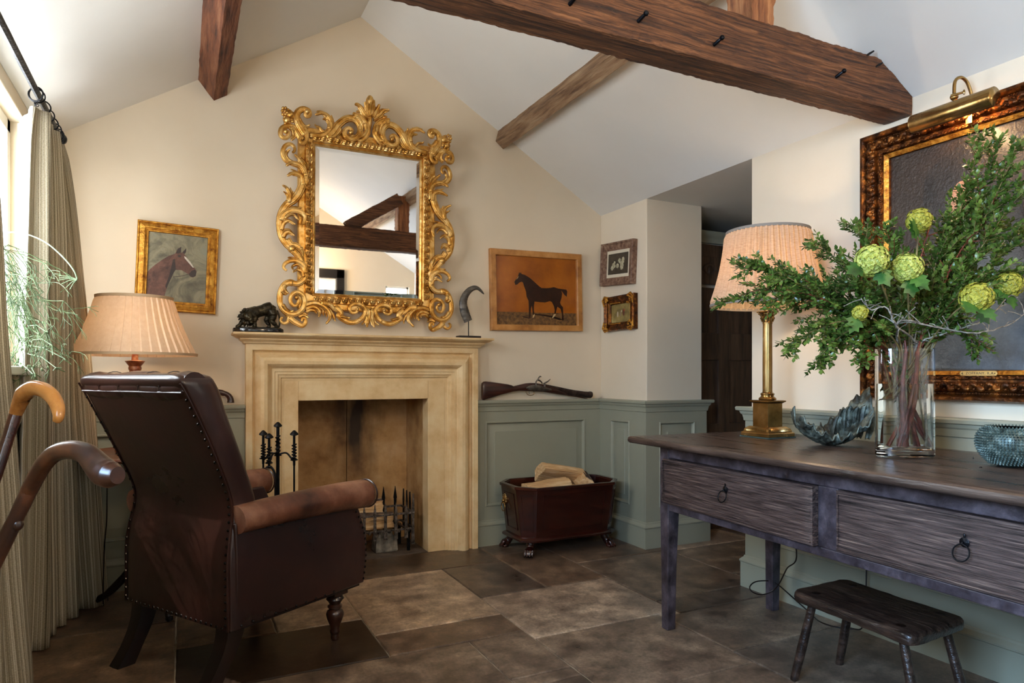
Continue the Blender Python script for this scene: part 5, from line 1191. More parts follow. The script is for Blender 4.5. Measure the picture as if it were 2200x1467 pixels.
# ================================================================ leather library armchair
def build_armchair():
    RR = onZ(490, 1350, .22); RL = onZ(265, 1280, .22); o_ = (RR + RL) / 2
    t = thing('leather_armchair', 'deep buttoned dark brown leather library armchair with studded edges, seen from behind', 'armchair', (o_.x, o_.y, 0), math.atan2(-.845, .535))
    hw = .300; D = .610
    # back: rows of (height, y of the rear face, half width, thickness)
    rows = [(.205, .000, .300, .120), (.30, .000, .300, .120), (.42, .000, .298, .120), (.50, .012, .292, .118), (.56, .024, .286, .114), (.62, .020, .286, .110), (.70, -.012, .292, .110), (.80, -.058, .298, .115), (.90, -.108, .300, .125), (.965, -.142, .300, .138), (.995, -.160, .298, .142)]
    def back_y(z):
        for a, b in zip(rows[:-1], rows[1:]):
            if a[0] <= z <= b[0]: f = (z - a[0]) / (b[0] - a[0]); return tuple(a[i] + (b[i] - a[i]) * f for i in range(1, 4))
        return rows[-1][1:] if z > rows[-1][0] else rows[0][1:]
    m = MB(); rs = []
    rws = smooth_path(rows, 3)
    def ring(z, y, w, th, k=1.0, zz=0):
        pts = []
        for i in range(40):
            a = 2 * pi * i / 40; c, s = cos(a), sin(a); e = .16 if s < 0 else .42
            pts.append(Vector((w * k * math.copysign(abs(c) ** .26, c), y + th / 2 + th / 2 * k * math.copysign(abs(s) ** e, s) + (.004 * (1 - abs(c)) if s < 0 else 0), z)))
        return pts
    for z, y, w, th in rws: rs.append(ring(z, y, w, th))
    z, y, w, th = rows[-1]
    for dz_, k in ((.012, .985), (.022, .94), (.028, .86), (.031, .70)): rs.append(ring(z + dz_, y - .004, w, th, k))
    m.rings(rs); obj('back', m, m_leather, t, angle=60)
    # rolled and pleated top edge
    m = MB(); n = 40
    P = []
    for i in range(n + 1):
        u = -1 + 2 * i / n; P.append((u * .288, -.105, .985 + .004 * cos(u * 6)))
    rad = [.046 * (1 if abs(-1 + 2 * i / n) < .93 else .90) * (1 - .07 * (1 if min(abs((-1 + 2 * i / n) - q) for q in (-.6, -.2, .2, .6)) < .03 else 0)) for i in range(n + 1)]
    m.tube(P, rad, 20, flat=1.0); 
    for u in (-.6, -.2, .2, .6): m.tube([(u * .288 + .002 * s, -.105 - .047 * cos(a), .985 + .047 * sin(a)) for s, a in [(k, -.3 + k * .25) for k in range(12)]], .0016, 5)
    obj('top_roll', m, m_leather, t, angle=60)
    # padded front of the back (buttoned), wings
    m = MB(); rs = []
    for k in range(30):
        z = .40 + (.985 - .40) * k / 29; y, w, th = back_y(z); ring_ = []
        for i in range(31):
            u = -1 + 2 * i / 30; tuft = .012 * abs(sin(u * 2.5 * pi)) * abs(sin((z - .42) * 17)); ring_.append(Vector((u * (w - .03), y + th * .8 + .055 * (1 - u ** 4) * min(1, (1.0 - z) * 10 + .35) + tuft, z)))
        rs.append(ring_)
    m.rings(rs, close=False, caps=False); o = obj('buttoned_cushion', m, m_leather2, t, angle=60); s = o.modifiers.new('s', 'SOLIDIFY'); s.thickness = .03
    # side seams: piping where the back panel meets the gusset
    for sg in (-1, 1):
        m = MB(); m.tube([(sg * (w_ * .978), y_ + .0045, z_) for z_, y_, w_, th_ in smooth_path(rows, 3)], .0035, 6); obj('piping', m, m_leather, t)
    m = MB(); m.tube([(u * .285, back_y(.967)[0] - .003, .967) for u in [-1 + i / 10 for i in range(21)]], .0034, 6); obj('piping', m, m_leather, t)
    # outside arm panels with a curved front
    for sg in (-1, 1):
        m = MB(); rs = []
        for k in range(15):
            z = .205 + (.545 - .205) * k / 14; f = k / 14; yf = D + .012 * sin(f * pi) - .055 * f ** 3.0
            wob = .006 * sin(f * pi)
            yb = .028
            ring_ = []
            for i in range(24):
                u = i / 23; y = yb + (yf - yb) * u; ring_.append(Vector((sg * (hw - .004 + wob + .004 * sin(u * pi)), y, z)))
            for i in range(24):
                u = 1 - i / 23; y = yb + (yf - yb) * u; ring_.append(Vector((sg * (hw - .070), y, z)))
            rs.append(ring_)
        m.rings(rs); obj('arm_panel', m, m_leather, t, angle=50, bev=.006, seg=3)
        # rolled arm
        m = MB(); P = smooth_path([(sg * .292, .035, .555), (sg * .294, .16, .560), (sg * .296, .32, .562), (sg * .298, .48, .562), (sg * .300, .600, .556)], 6); n = len(P)
        rad = [.050 + .010 * (i / (n - 1)) for i in range(n)]
        tail = [(Vector(P[-1]) + Vector((0, .012, 0)), .056), (Vector(P[-1]) + Vector((0, .018, 0)), .045)]
        m.tube([Vector(p) for p in P] + [a for a, b in tail], rad + [b for a, b in tail], 24, flat=.92)
        obj('rolled_arm', m, m_leather2, t, angle=60, label='rolled arm rest worn to pale tan leather')
        m = MB(); c = Vector((sg * .300, .617, .556)); m.tube([c + Vector((.059 * cos(a), 0, .054 * sin(a))) for a in [2 * pi * k / 30 for k in range(31)]], .0035, 6); obj('arm_end_piping', m, m_leather, t)
    m = MB(); m.box(-.235, .14, .36, .235, .60, .455); o = obj('seat_cushion', m, m_leather2, t, bev=.04, seg=5)
    m = MB(); m.box(-.240, .12, .215, .240, D - .03, .36); obj('seat_base', m, m_leather, t, bev=.01)
    m = MB(); m.box(-.285, .02, .195, .285, D - .015, .215); obj('seat_rail', m, m_ebony, t, smooth=False)
    # legs
    for sg in (-1, 1):
        m = MB(); P = smooth_path([(sg * .245, .050, .235, .034, .032), (sg * .244, .046, .18, .031, .030), (sg * .240, .028, .12, .028, .027), (sg * .236, -.006, .055, .026, .026), (sg * .234, -.040, .0, .028, .030)], 4)
        rs = [[Vector((x + a * w_, y + b * d_, z)) for a, b in ((-1, -1), (0, -1.06), (1, -1), (1.06, 0), (1, 1), (0, 1.06), (-1, 1), (-1.06, 0))] for x, y, z, w_, d_ in P]
        m.rings(rs); obj('leg', m, m_ebony, t, angle=50)
        m = MB(); m.lathe([(.0, .0), (.013, .0), (.016, .010), (.014, .022), (.019, .030), (.019, .036), (.017, .042), (.022, .062), (.031, .085), (.034, .100), (.030, .112), (.020, .120), (.028, .126), (.028, .132), (.020, .138), (.027, .150), (.034, .158), (.030, .168), (.026, .172), (.026, .178), (.0, .178)], (sg * .235, .515, .0), 24)
        m.box(sg * .235 - .034, .481, .176, sg * .235 + .034, .549, .198); obj('leg', m, m_mahog2, t, angle=35)
    # brass nails
    nm = MB(); nm.lathe([(0, .0), (.0052, .0), (.0046, .0026), (.0022, .0042), (0, .0045)], (0, 0, 0), 8)
    first = obj('nail_head', nm, mat('blackened_brass_nail', ['1C1A1C', '4A4440'], .22, .9, scale=60), t)
    spots = []
    for sg in (-1, 1):
        z = .225
        while z < .955:
            y, w, th = back_y(z); spots.append(((sg * w * .952, y + .0008, z), (sg * .1, -1, 0))); z += .0248 if sg > 0 else .030
    for k in range(21): x = -.27 + .54 * k / 20; spots.append(((x, -.001, .215), (0, -1, 0)))
    for k in range(14): f = k / 13; z = .225 + .29 * f; spots.append(((hw + .003 + .006 * sin(f * pi), D + .012 * sin(f * pi) - .055 * f ** 3 - .012, z), (1, .2, 0)))
    for k in range(13): spots.append(((hw - .001, .05 + .53 * k / 12, .213), (1, 0, 0)))
    for i, (p, n_) in enumerate(spots[:100]):
        o = first if i == 0 else first.copy()
        if i: C.objects.link(o); o.parent = t
        o.location = p; o.rotation_euler = Vector(n_).to_track_quat('Z', 'Y').to_euler()
build_armchair()

# ================================================================ lamp and tripod table behind the chair
def pleated(rb, rt, zb, zt, n, depth, center, gathered=False, seg=10):
    m = MB(); c = Vector(center); N = n * 8; rs = []; rn = random.Random(n); ph = [rn.uniform(-.25, .25) for _ in range(n)]
    for j in range(seg + 1):
        f = j / seg; r = rb + (rt - rb) * f - (.010 * sin(f * pi)); z = zb + (zt - zb) * f; ring = []
        for k in range(N):
            a = 2 * pi * k / N; u = (k % 8) / 8
            if gathered: d = depth * (.5 + .5 * cos(2 * pi * (u + ph[(k // 8) % n] * sin(f * 3)))) * (1 if 0 < j < seg else .3)
            else: d = depth * (1 - 1.15 * u) * (.35 if j in (0, seg) else 1)
            ring.append(c + Vector(((r + d) * cos(a), (r + d) * sin(a), z)))
        rs.append(ring)
    m.rings(rs, caps=False); return m
m_shadeL = translucent(mat('ivory_pink_pleated_silk', ['D9B795', 'E6C9AA'], .75, scale=60, bump=.15, bscale=300), .26, 'F0D4B0')
m_trim = translucent(mat('ivory_silk_trim', 'CDB08C', .8), .2, 'D9B080')
def left_lamp():
    c = atD(290, 806, 2.93); x, y = c.x, c.y
    t = thing('table_lamp', 'lit table lamp with an ivory box pleated shade, behind the leather armchair', 'lamp', (x, y, .688))
    zb, zt = 1.105 - .688, 1.362 - .688
    obj('lamp_shade', pleated(.241, .143, zb, zt, 40, .0075, (0, 0, 0)), m_shadeL, t, angle=25)
    for r, z, h in ((.246, zb, .011), (.149, zt - .012, .012)):
        m = MB(); m.rings([[Vector((rr * cos(a), rr * sin(a), zz)) for a in [2 * pi * k / 96 for k in range(96)]] for rr, zz in ((r + .002, z), (r + .003, z + h), (r - .003, z + h), (r - .002, z))], closed_path=True)
        obj('shade_trim', m, m_trim, t, angle=50)
    mb_ = mat('red_marbled_column', ['5A1F12', '9A4A2E', 'D9A27A'], .25, scale=18, dist=2.5, coat=.5)
    m = MB(); m.lathe([(0, 0), (.075, 0), (.078, .008), (.070, .020), (.050, .030), (.030, .045), (.026, .060), (.024, .20), (.022, .355), (0, .355)], n=32); obj('column', m, mb_, t)
    m = MB(); m.lathe([(0, .354), (.024, .354), (.026, .362), (.024, .372), (.036, .388), (.040, .394), (.014, .398), (.010, .44), (.010, .47), (0, .47)], n=28); obj('collar', m, mat('red_marbled_capital', ['6A2A18', 'A8603E', 'E0B088'], .3, scale=30, coat=.4), t)
    b = MB(); b.ball((0, 0, .52), (.026, .026, .035), 14, 10); obj('bulb', b, mat('lamp_bulb_left', 'FFE2B8', .4, emit='FFC27A', estr=10), t)
    m = MB()
    for k in range(3): a = k * 2.094; m.tube([(0, 0, zt - .01), (.146 * cos(a), .146 * sin(a), zt - .006)], .0016, 6)
    m.tube([(0, 0, .47), (0, 0, zt - .01)], .003, 6); obj('shade_carrier', m, m_brass, t)
    light('lamp_light', 'POINT', (x, y, 1.20), 3.2, (1.0, .80, .58), size=.035)
    # flex down to the floor
    P = smooth_path([(x - .06, y - .03, .70), (*atD(232, 980, 2.86).xy, .62), tuple(atD(230, 1060, 2.80)), tuple(atD(229, 1120, 2.80)), tuple(atD(224, 1180, 2.82)), (*onZ(222, 1300, .004).xy, .006), (-.30, 3.55, .006), (-.34, 3.62, .05), (-.34, 3.655, .20)], 6)
    m = MB(); m.tube(P, .0028, 6); f = obj('lamp_flex', m, m_ebony, loc=(x - .06, y - .03, .004)); tag(f, 'thin dark flex hanging from the lamp behind the armchair down to the floor', 'cable')
left_lamp()
def tripod_table():
    c = atD(335, 806, 2.98); q = atD(487, 968, 2.98)
    r = (q - c).xy.length; t = thing('tripod_table', 'round dark wood tripod table behind the armchair, carrying the pleated lamp', 'side table', (c.x, c.y, 0))
    m = MB(); m.lathe([(0, .664), (r - .02, .664), (r - .004, .670), (r, .677), (r - .004, .684), (r - .012, .6865), (r - .018, .684), (0, .684)], n=64); obj('table_top', m, mat('reddish_mahogany_top', ['4A2010', '7E4424', '9A5C34'], .28, scale=5, stretch=(1, 6, 1), coat=.3), t)
    m = MB(); m.lathe([(0, .12), (.030, .12), (.034, .16), (.022, .20), (.018, .25), (.030, .33), (.040, .40), (.026, .47), (.018, .50), (.017, .60), (.040, .645), (.09, .664), (0, .664)], n=28); obj('pedestal', m, m_mahog2, t)
    f = onZ(208, 1306, 0); a0 = math.atan2(f.y - c.y, f.x - c.x); R0 = min((f - Vector((c.x, c.y, 0))).length, .34)
    for k in range(3):
        a = a0 + k * 2.094; m = MB(); P = [(.015, .19), (.07, .185), (.13, .13), (.20, .06), (.27, .022), (R0, .012)]
        m.tube(smooth_path([(p * cos(a), p * sin(a), z) for p, z in P], 5), [.024] * 5 + [.021] * 5 + [.018] * 5 + [.015] * 5 + [.014] * 5 + [.011], 10); obj('foot', m, m_ebony, t)
tripod_table()

# ================================================================ curtains, pole and rings
m_curt = mat('striped_linen', ['8F8468', 'A89C80'], .85, scale=150, bump=.25, bscale=250)
def stripes(N, L, b):
    at = N.new('ShaderNodeUVMap'); sep = N.new('ShaderNodeSeparateXYZ'); L.new(at.outputs[0], sep.inputs[0])
    cmb = N.new('ShaderNodeCombineXYZ'); L.new(sep.outputs['X'], cmb.inputs[0])
    nz = N.new('ShaderNodeTexNoise'); nz.noise_dimensions = '1D'; nz.inputs['Scale'].default_value = 85; nz.inputs['Detail'].default_value = 3; L.new(sep.outputs['X'], nz.inputs['W'])
    cr = N.new('ShaderNodeValToRGB'); e = cr.color_ramp.elements
    while len(e) < 5: e.new(.5)
    for q, p, c in zip(e, (.30, .42, .50, .60, .72), ('6A5F4A', 'C2B69B', '8F8268', 'E2D9C3', 'A89C82')): q.position = p; q.color = lin(c)
    L.new(nz.outputs['Fac'], cr.inputs['Fac'])
    # woven ladder stitches
    br = N.new('ShaderNodeTexNoise'); br.noise_dimensions = '2D'; mp = N.new('ShaderNodeMapping'); mp.inputs['Scale'].default_value = (160, 420, 1); L.new(at.outputs[0], mp.inputs[0]); L.new(mp.outputs[0], br.inputs['Vector']); br.inputs['Scale'].default_value = 1; br.inputs['Detail'].default_value = 1
    mx = N.new('ShaderNodeMix'); mx.data_type = 'RGBA'; mx.blend_type = 'OVERLAY'; mx.inputs['Factor'].default_value = .45; L.new(cr.outputs['Color'], mx.inputs['A']); L.new(br.outputs['Fac'], mx.inputs['B'])
    L.new(mx.outputs['Result'], b.inputs['Base Color'])
mixadd(m_curt, stripes); translucent(m_curt, .22)
m_lining = translucent(mat('white_cotton_lining', 'F0EEE8', .9), .6, 'FFFFFF')
def curtain(parent, name, top, bot, zt, zb, folds, amp, mt, seed=0, mids=None, flare=0.7):
    """top / bot: lists of plan points (x, y) the cloth follows at head and hem"""
    nu, nv = 160, 40; rn = random.Random(seed)
    def along(pl, u):
        L = [0]
        for a, b in zip(pl[:-1], pl[1:]): L.append(L[-1] + math.hypot(b[0] - a[0], b[1] - a[1]))
        s = u * L[-1]
        for i in range(len(pl) - 1):
            if s <= L[i + 1] + 1e-9:
                f = (s - L[i]) / max(L[i + 1] - L[i], 1e-9); a, b = pl[i], pl[i + 1]; dx, dy = b[0] - a[0], b[1] - a[1]; l = math.hypot(dx, dy) or 1
                return (a[0] + dx * f, a[1] + dy * f), (-dy / l, dx / l)
        return pl[-1], (1, 0)
    bm = bmesh.new(); uvl = bm.loops.layers.uv.new('UVMap'); grid = []
    for j in range(nv + 1):
        v = j / nv; z = zt + (zb - zt) * v; row = []
        for i in range(nu + 1):
            u = i / nu; (ax, ay), na = along(top, u); (bx, by), nb = along(bot, u); w = v ** flare if mids is None else mids(v)
            x = ax + (bx - ax) * w; y = ay + (by - ay) * w; nx = na[0] * (1 - w) + nb[0] * w; ny = na[1] * (1 - w) + nb[1] * w
            uu = u + .018 * sin(u * 9 + seed) + .012 * sin(v * 3 + u * 5); a = amp[0] + (amp[1] - amp[0]) * w
            d = a * sin(2 * pi * folds * uu) + a * .35 * sin(2 * pi * folds * 2.3 * uu + 1 + v * 1.2) + .006 * noise.noise(Vector((u * 6, v * 4, seed)))
            row.append(bm.verts.new((x + nx * d, y + ny * d, z + .004 * noise.noise(Vector((u * 8, 0, seed))))))
        grid.append(row)
    wid = 1.3
    for j in range(nv):
        for i in range(nu):
            f = bm.faces.new((grid[j][i], grid[j][i + 1], grid[j + 1][i + 1], grid[j + 1][i]))
            for l, (p, q) in zip(f.loops, ((i, j), (i + 1, j), (i + 1, j + 1), (i, j + 1))): l[uvl].uv = (p / nu * wid, q / nv * 2)
    o = obj(name, bm, mt, parent, world=True, angle=80); s = o.modifiers.new('solid', 'SOLIDIFY'); s.thickness = .0025; return o
ZP = 2.000; XP_ = -.45
zt_c = ZP - .045
c1 = thing('curtain', 'striped grey and cream linen curtain in the corner behind the armchair', 'curtain', (-.42, 3.15, .01), group=None)
curtain(c1, 'cloth', [(-.452, 2.825), (-.425, 2.90), (-.46, 2.97), (-.43, 3.06), (-.455, 3.16), (-.44, 3.25)], [(-.515, 2.93), (-.470, 3.00), (-.470, 3.13), (-.450, 3.27), (-.390, 3.41), (-.295, 3.50), (-.34, 3.58)], zt_c, .006, 6, (.012, .024), m_curt, 3, flare=.62)
curtain(c1, 'lining', [(-.462, 2.828), (-.50, 2.93), (-.545, 3.05)], [(-.520, 2.935), (-.528, 3.00), (-.535, 3.07)], zt_c, .02, 2, (.003, .004), m_lining, 5)
c2 = thing('curtain', 'striped grey and cream linen curtain at the left edge of the photograph, nearer than the walking sticks reach', 'curtain', (-.44, 2.4, .01))
curtain(c2, 'cloth', [(-.45, 1.75), (-.47, 1.85), (-.43, 1.93), (-.46, 1.99), (-.45, 2.03)], [(-.46, 1.75), (-.43, 1.95), (-.48, 2.15), (-.43, 2.38), (-.455, 2.66)], zt_c, .006, 5, (.012, .024), m_curt, 9, flare=.8)
c2['label'] = 'striped linen curtain cut off by the left edge, behind the walking sticks'
pole = thing('curtain_pole', 'slim black iron curtain pole with a round finial above the left window', 'curtain pole', (XP_, 2.3, ZP))
m = MB(); n = 80; P = [(XP_, .9 + (3.30 - .9) * i / n, ZP) for i in range(n + 1)]; m.tube(P, [.0115 * (1 + .06 * noise.noise(Vector((0, i * .5, 0)))) for i in range(n + 1)], 8); obj('rod', m, m_iron, pole, world=True, angle=30)
m = MB(); m.ball((XP_, 3.325, ZP), .024, 16, 12); m.lathe([(.014, 0), (.017, .004), (.014, .008)], (0, 0, 0), 12, Matrix.Translation((XP_, 3.295, ZP)) @ Matrix.Rotation(-pi / 2, 4, 'X')); obj('finial', m, m_iron, pole, world=True)
m = MB(); m.tube([(XL + .002, 3.285, ZP - .02), (XP_, 3.285, ZP - .014)], .006, 8); m.tube([(XL + .002, 1.0, ZP - .02), (XP_, 1.0, ZP - .014)], .006, 8); m.box(XL, 3.265, ZP - .05, XL + .006, 3.305, ZP + .02); obj('bracket', m, m_iron, pole, world=True)
rg = MB(); rg.tube([(.024 * cos(a), 0, .024 * sin(a)) for a in [2 * pi * k / 24 for k in range(25)]], .0026, 6); rg.tube([(.006 * cos(a), 0, -.032 + .006 * sin(a)) for a in [2 * pi * k / 12 for k in range(13)]], .0014, 5)
r0 = None
for i, y in enumerate((2.80, 2.815, 2.93, 3.02, 3.10, 3.17, 3.235, 3.268)):
    if r0 is None: r0 = obj('curtain_ring', rg, m_iron)
    o = r0 if i == 0 else r0.copy()
    if i: C.objects.link(o)
    o.location = (XP_, y, ZP - .0115); o.rotation_euler = (0, 0, R_((i * 37) % 50 - 25)); 
    tag(o, 'black iron curtain ring on the pole, ' + ('farthest from the finial', 'second nearest the camera', 'third nearest the camera', 'fourth nearest the camera', 'fourth from the round finial', 'third from the round finial', 'second from the round finial', 'touching the bracket next to the finial')[i], 'curtain ring', 'rings of the corner curtain')

# ================================================================ trailing plant on the window sill
def rhipsalis():
    m_pl = mat('green_trailing_stem', ['3C5236', '62794F', '8FA27A'], .5, scale=20)
    px_ = Vector((-.575, 2.42, 1.05)); t = thing('trailing_cactus', 'trailing mistletoe cactus with thin branching green stems spilling over the window sill', 'plant', px_)
    m = MB(); m.lathe([(0, 0), (.055, 0), (.060, .01), (.075, .12), (.080, .125), (.080, .14), (.070, .14), (.066, .11), (0, .11)], n=28); obj('pot', m, mat('terracotta', ['8E4A2C', 'B0663F'], .8, scale=12), t)
    rn = random.Random(21); mm = MB()
    def strand(p, d, L, r, depth):
        n = 7; P = [p.copy()]; q = d.normalized(); 
        for i in range(n):
            q = (q + Vector((rn.gauss(0, .16), rn.gauss(0, .16), rn.gauss(-.10, .16)))).normalized(); p = p + q * L / n
            if p.x < -.62: p.x = -.62
            P.append(p.copy())
        mm.tube(P, [r] * n + [r * .7], 5, caps=False)
        if depth:
            for k in range(rn.choice((2, 3, 3))): strand(P[-1], (q + Vector((rn.gauss(0, .6), rn.gauss(0, .6), rn.gauss(-.15, .5)))), L * rn.uniform(.45, .75), r * .85, depth - 1)
    top = px_ + Vector((0, 0, .15))
    for k in range(30):
        tgt = atD(rn.uniform(22, 92), rn.uniform(600, 745), rn.uniform(2.15, 2.45)); a = top + Vector((rn.gauss(0, .02), rn.gauss(0, .03), 0)); d = tgt - a; mid = a + d * .5 + Vector((.01, 0, .12 + rn.random() * .08))
        P = smooth_path([tuple(a), tuple(mid), tuple(tgt)], 5); mm.tube(P, .0013, 5, caps=False)
        for j in range(2): strand(Vector(P[rn.choice((6, 8, 10))]), Vector((rn.gauss(.1, .6), rn.gauss(.2, .6), rn.gauss(-.3, .5))), rn.uniform(.07, .12), .0013, 2)
    o = obj('trailing_stems', mm, m_pl, t, world=True); o['kind'] = 'stuff'
    m = MB(); dd = 2.32
    P = [tuple(atD(x, y, d_)) for x, y, d_ in ((-14, 512, 2.36), (20, 499, 2.34), (60, 504, 2.30), (100, 522, 2.24), (135, 552, 2.2), (158, 580, 2.18), (166, 600, 2.17))]
    P = smooth_path([tuple(top), tuple(atD(-30, 560, 2.4))] + P, 6); m.tube(P, .0024, 6)
    e = Vector(P[-1])
    for x, y in ((126, 592), (124, 602), (132, 610), (142, 618), (150, 622), (128, 597)): m.tube([e, e.lerp(atD(x, y, 2.17), .5) + Vector((0, 0, .004)), atD(x, y, 2.17)], [.0018, .0016, .0014], 5)
    obj('arching_stem', m, m_pl, t, world=True, label='long single stem arching out over the curtain')
    mm = MB()
    for k in range(40):
        p = atD(rn.uniform(30, 105), rn.uniform(690, 800), rn.uniform(2.15, 2.4)); mm.ball(p, (.0035, .0035, .005), 6, 5)
    for x0, y0, x1, y1 in ((50, 740, 138, 770), (60, 760, 120, 790), (70, 730, 112, 742), (60, 700, 98, 712), (30, 780, 72, 805), (40, 770, 22, 812), (60, 790, 75, 803)):
        a, b = atD(x0, y0, 2.3), atD(x1, y1, 2.2); mm.tube([a, a.lerp(b, .5) + Vector((0, 0, .012)), b], .0017, 5)
        for k in range(5): mm.tube([b, b + Vector((rn.gauss(0, .012), rn.gauss(0, .012), rn.gauss(-.014, .008)))], .0016, 5)
    o = obj('trailing_tips', mm, m_pl, t, world=True); o['kind'] = 'stuff'
rhipsalis()

# ================================================================ walking sticks in a stand
def line3(x0, y0, d0, x1, y1, d1): return atD(x0, y0, d0), atD(x1, y1, d1)
sd_ = (-.462, 1.262)
t = thing('stick_stand', 'tall brass bound stand holding the walking sticks, just beyond the left edge', 'umbrella stand', (*sd_, 0))
m = MB(); m.lathe([(0, 0), (.085, 0), (.088, .01), (.088, .42), (.084, .42), (.083, .17), (0, .17)], (0, 0, 0), 32); obj('body', m, m_brass, t)
def stick(name, label, head, foot, r0, r1, hmat, smat, collar_at=None, knots=()):
    t = thing(name, label, 'walking stick', foot)
    H = [atD(*p[:3]) for p in head]; P = smooth_path([tuple(p) for p in H], 8); n = len(P); rr = [p[3] for p in head]
    rad = []
    for i in range(n): f = i / (n - 1) * (len(rr) - 1); k = min(int(f), len(rr) - 2); rad.append(rr[k] + (rr[k + 1] - rr[k]) * (f - k))
    m = MB(); m.tube(P, rad, 18); obj('handle', m, hmat, t, world=True)
    base = H[-1]; d = (Vector(foot) - base); N = 40; Q = [base + d * (i / N) for i in range(N + 1)]
    m = MB(); m.tube(Q, [r0 + (r1 - r0) * i / N + .0009 * noise.noise(Vector((i * .8, 0, 0))) for i in range(N + 1)], 14)
    for f in knots: q = base + d * f; m.ball(q + Vector((.006, -.004, 0)), (.008, .008, .009), 8, 6)
    obj('shaft', m, smat, t, world=True); return t
m_horn = mat('honey_horn', ['3A1B0A', 'A8692C', 'C98A44', 'B87A38'], .22, scale=14, stretch=(1, 1, 1), coat=.6, pos=[.28, .40, .55, .8])
m_hazel = mat('dark_blackthorn', ['120705', '3A170C', '54240F'], .22, scale=22, coat=.6, bump=.15)
m_chest = mat('polished_chestnut_wood', ['140804', '3A1C0C', '6A3A1C'], .34, scale=12, coat=.2)
stick('walking_stick', 'walking stick with a pale honey coloured horn crook and dark shaft', [(121, 905, 1.09, .0060), (126, 893, 1.09, .0085), (123, 872, 1.10, .0108), (112, 852, 1.11, .0120), (94, 838, 1.12, .0128), (72, 834, 1.13, .0135), (53, 845, 1.14, .0140), (44, 862, 1.145, .0122), (34, 888, 1.15, .0100)], (-.440, 1.275, .175), .0098, .0075, m_horn, m_hazel)
stick('walking_stick', 'stout knobbly brown wooden crook stick ending in a blunt block, nearest the camera', [(253, 1021, .88, .0112), (238, 1020, .885, .0175), (224, 1014, .89, .0185), (207, 996, .90, .0165), (186, 975, .91, .0142), (155, 966, .92, .0128), (122, 972, .935, .0120), (98, 992, .95, .0118), (78, 1024, .96, .0112), (62, 1055, .965, .0108)], (-.480, 1.245, .180), .0106, .0090, m_chest, m_chest, knots=(.07, .24))
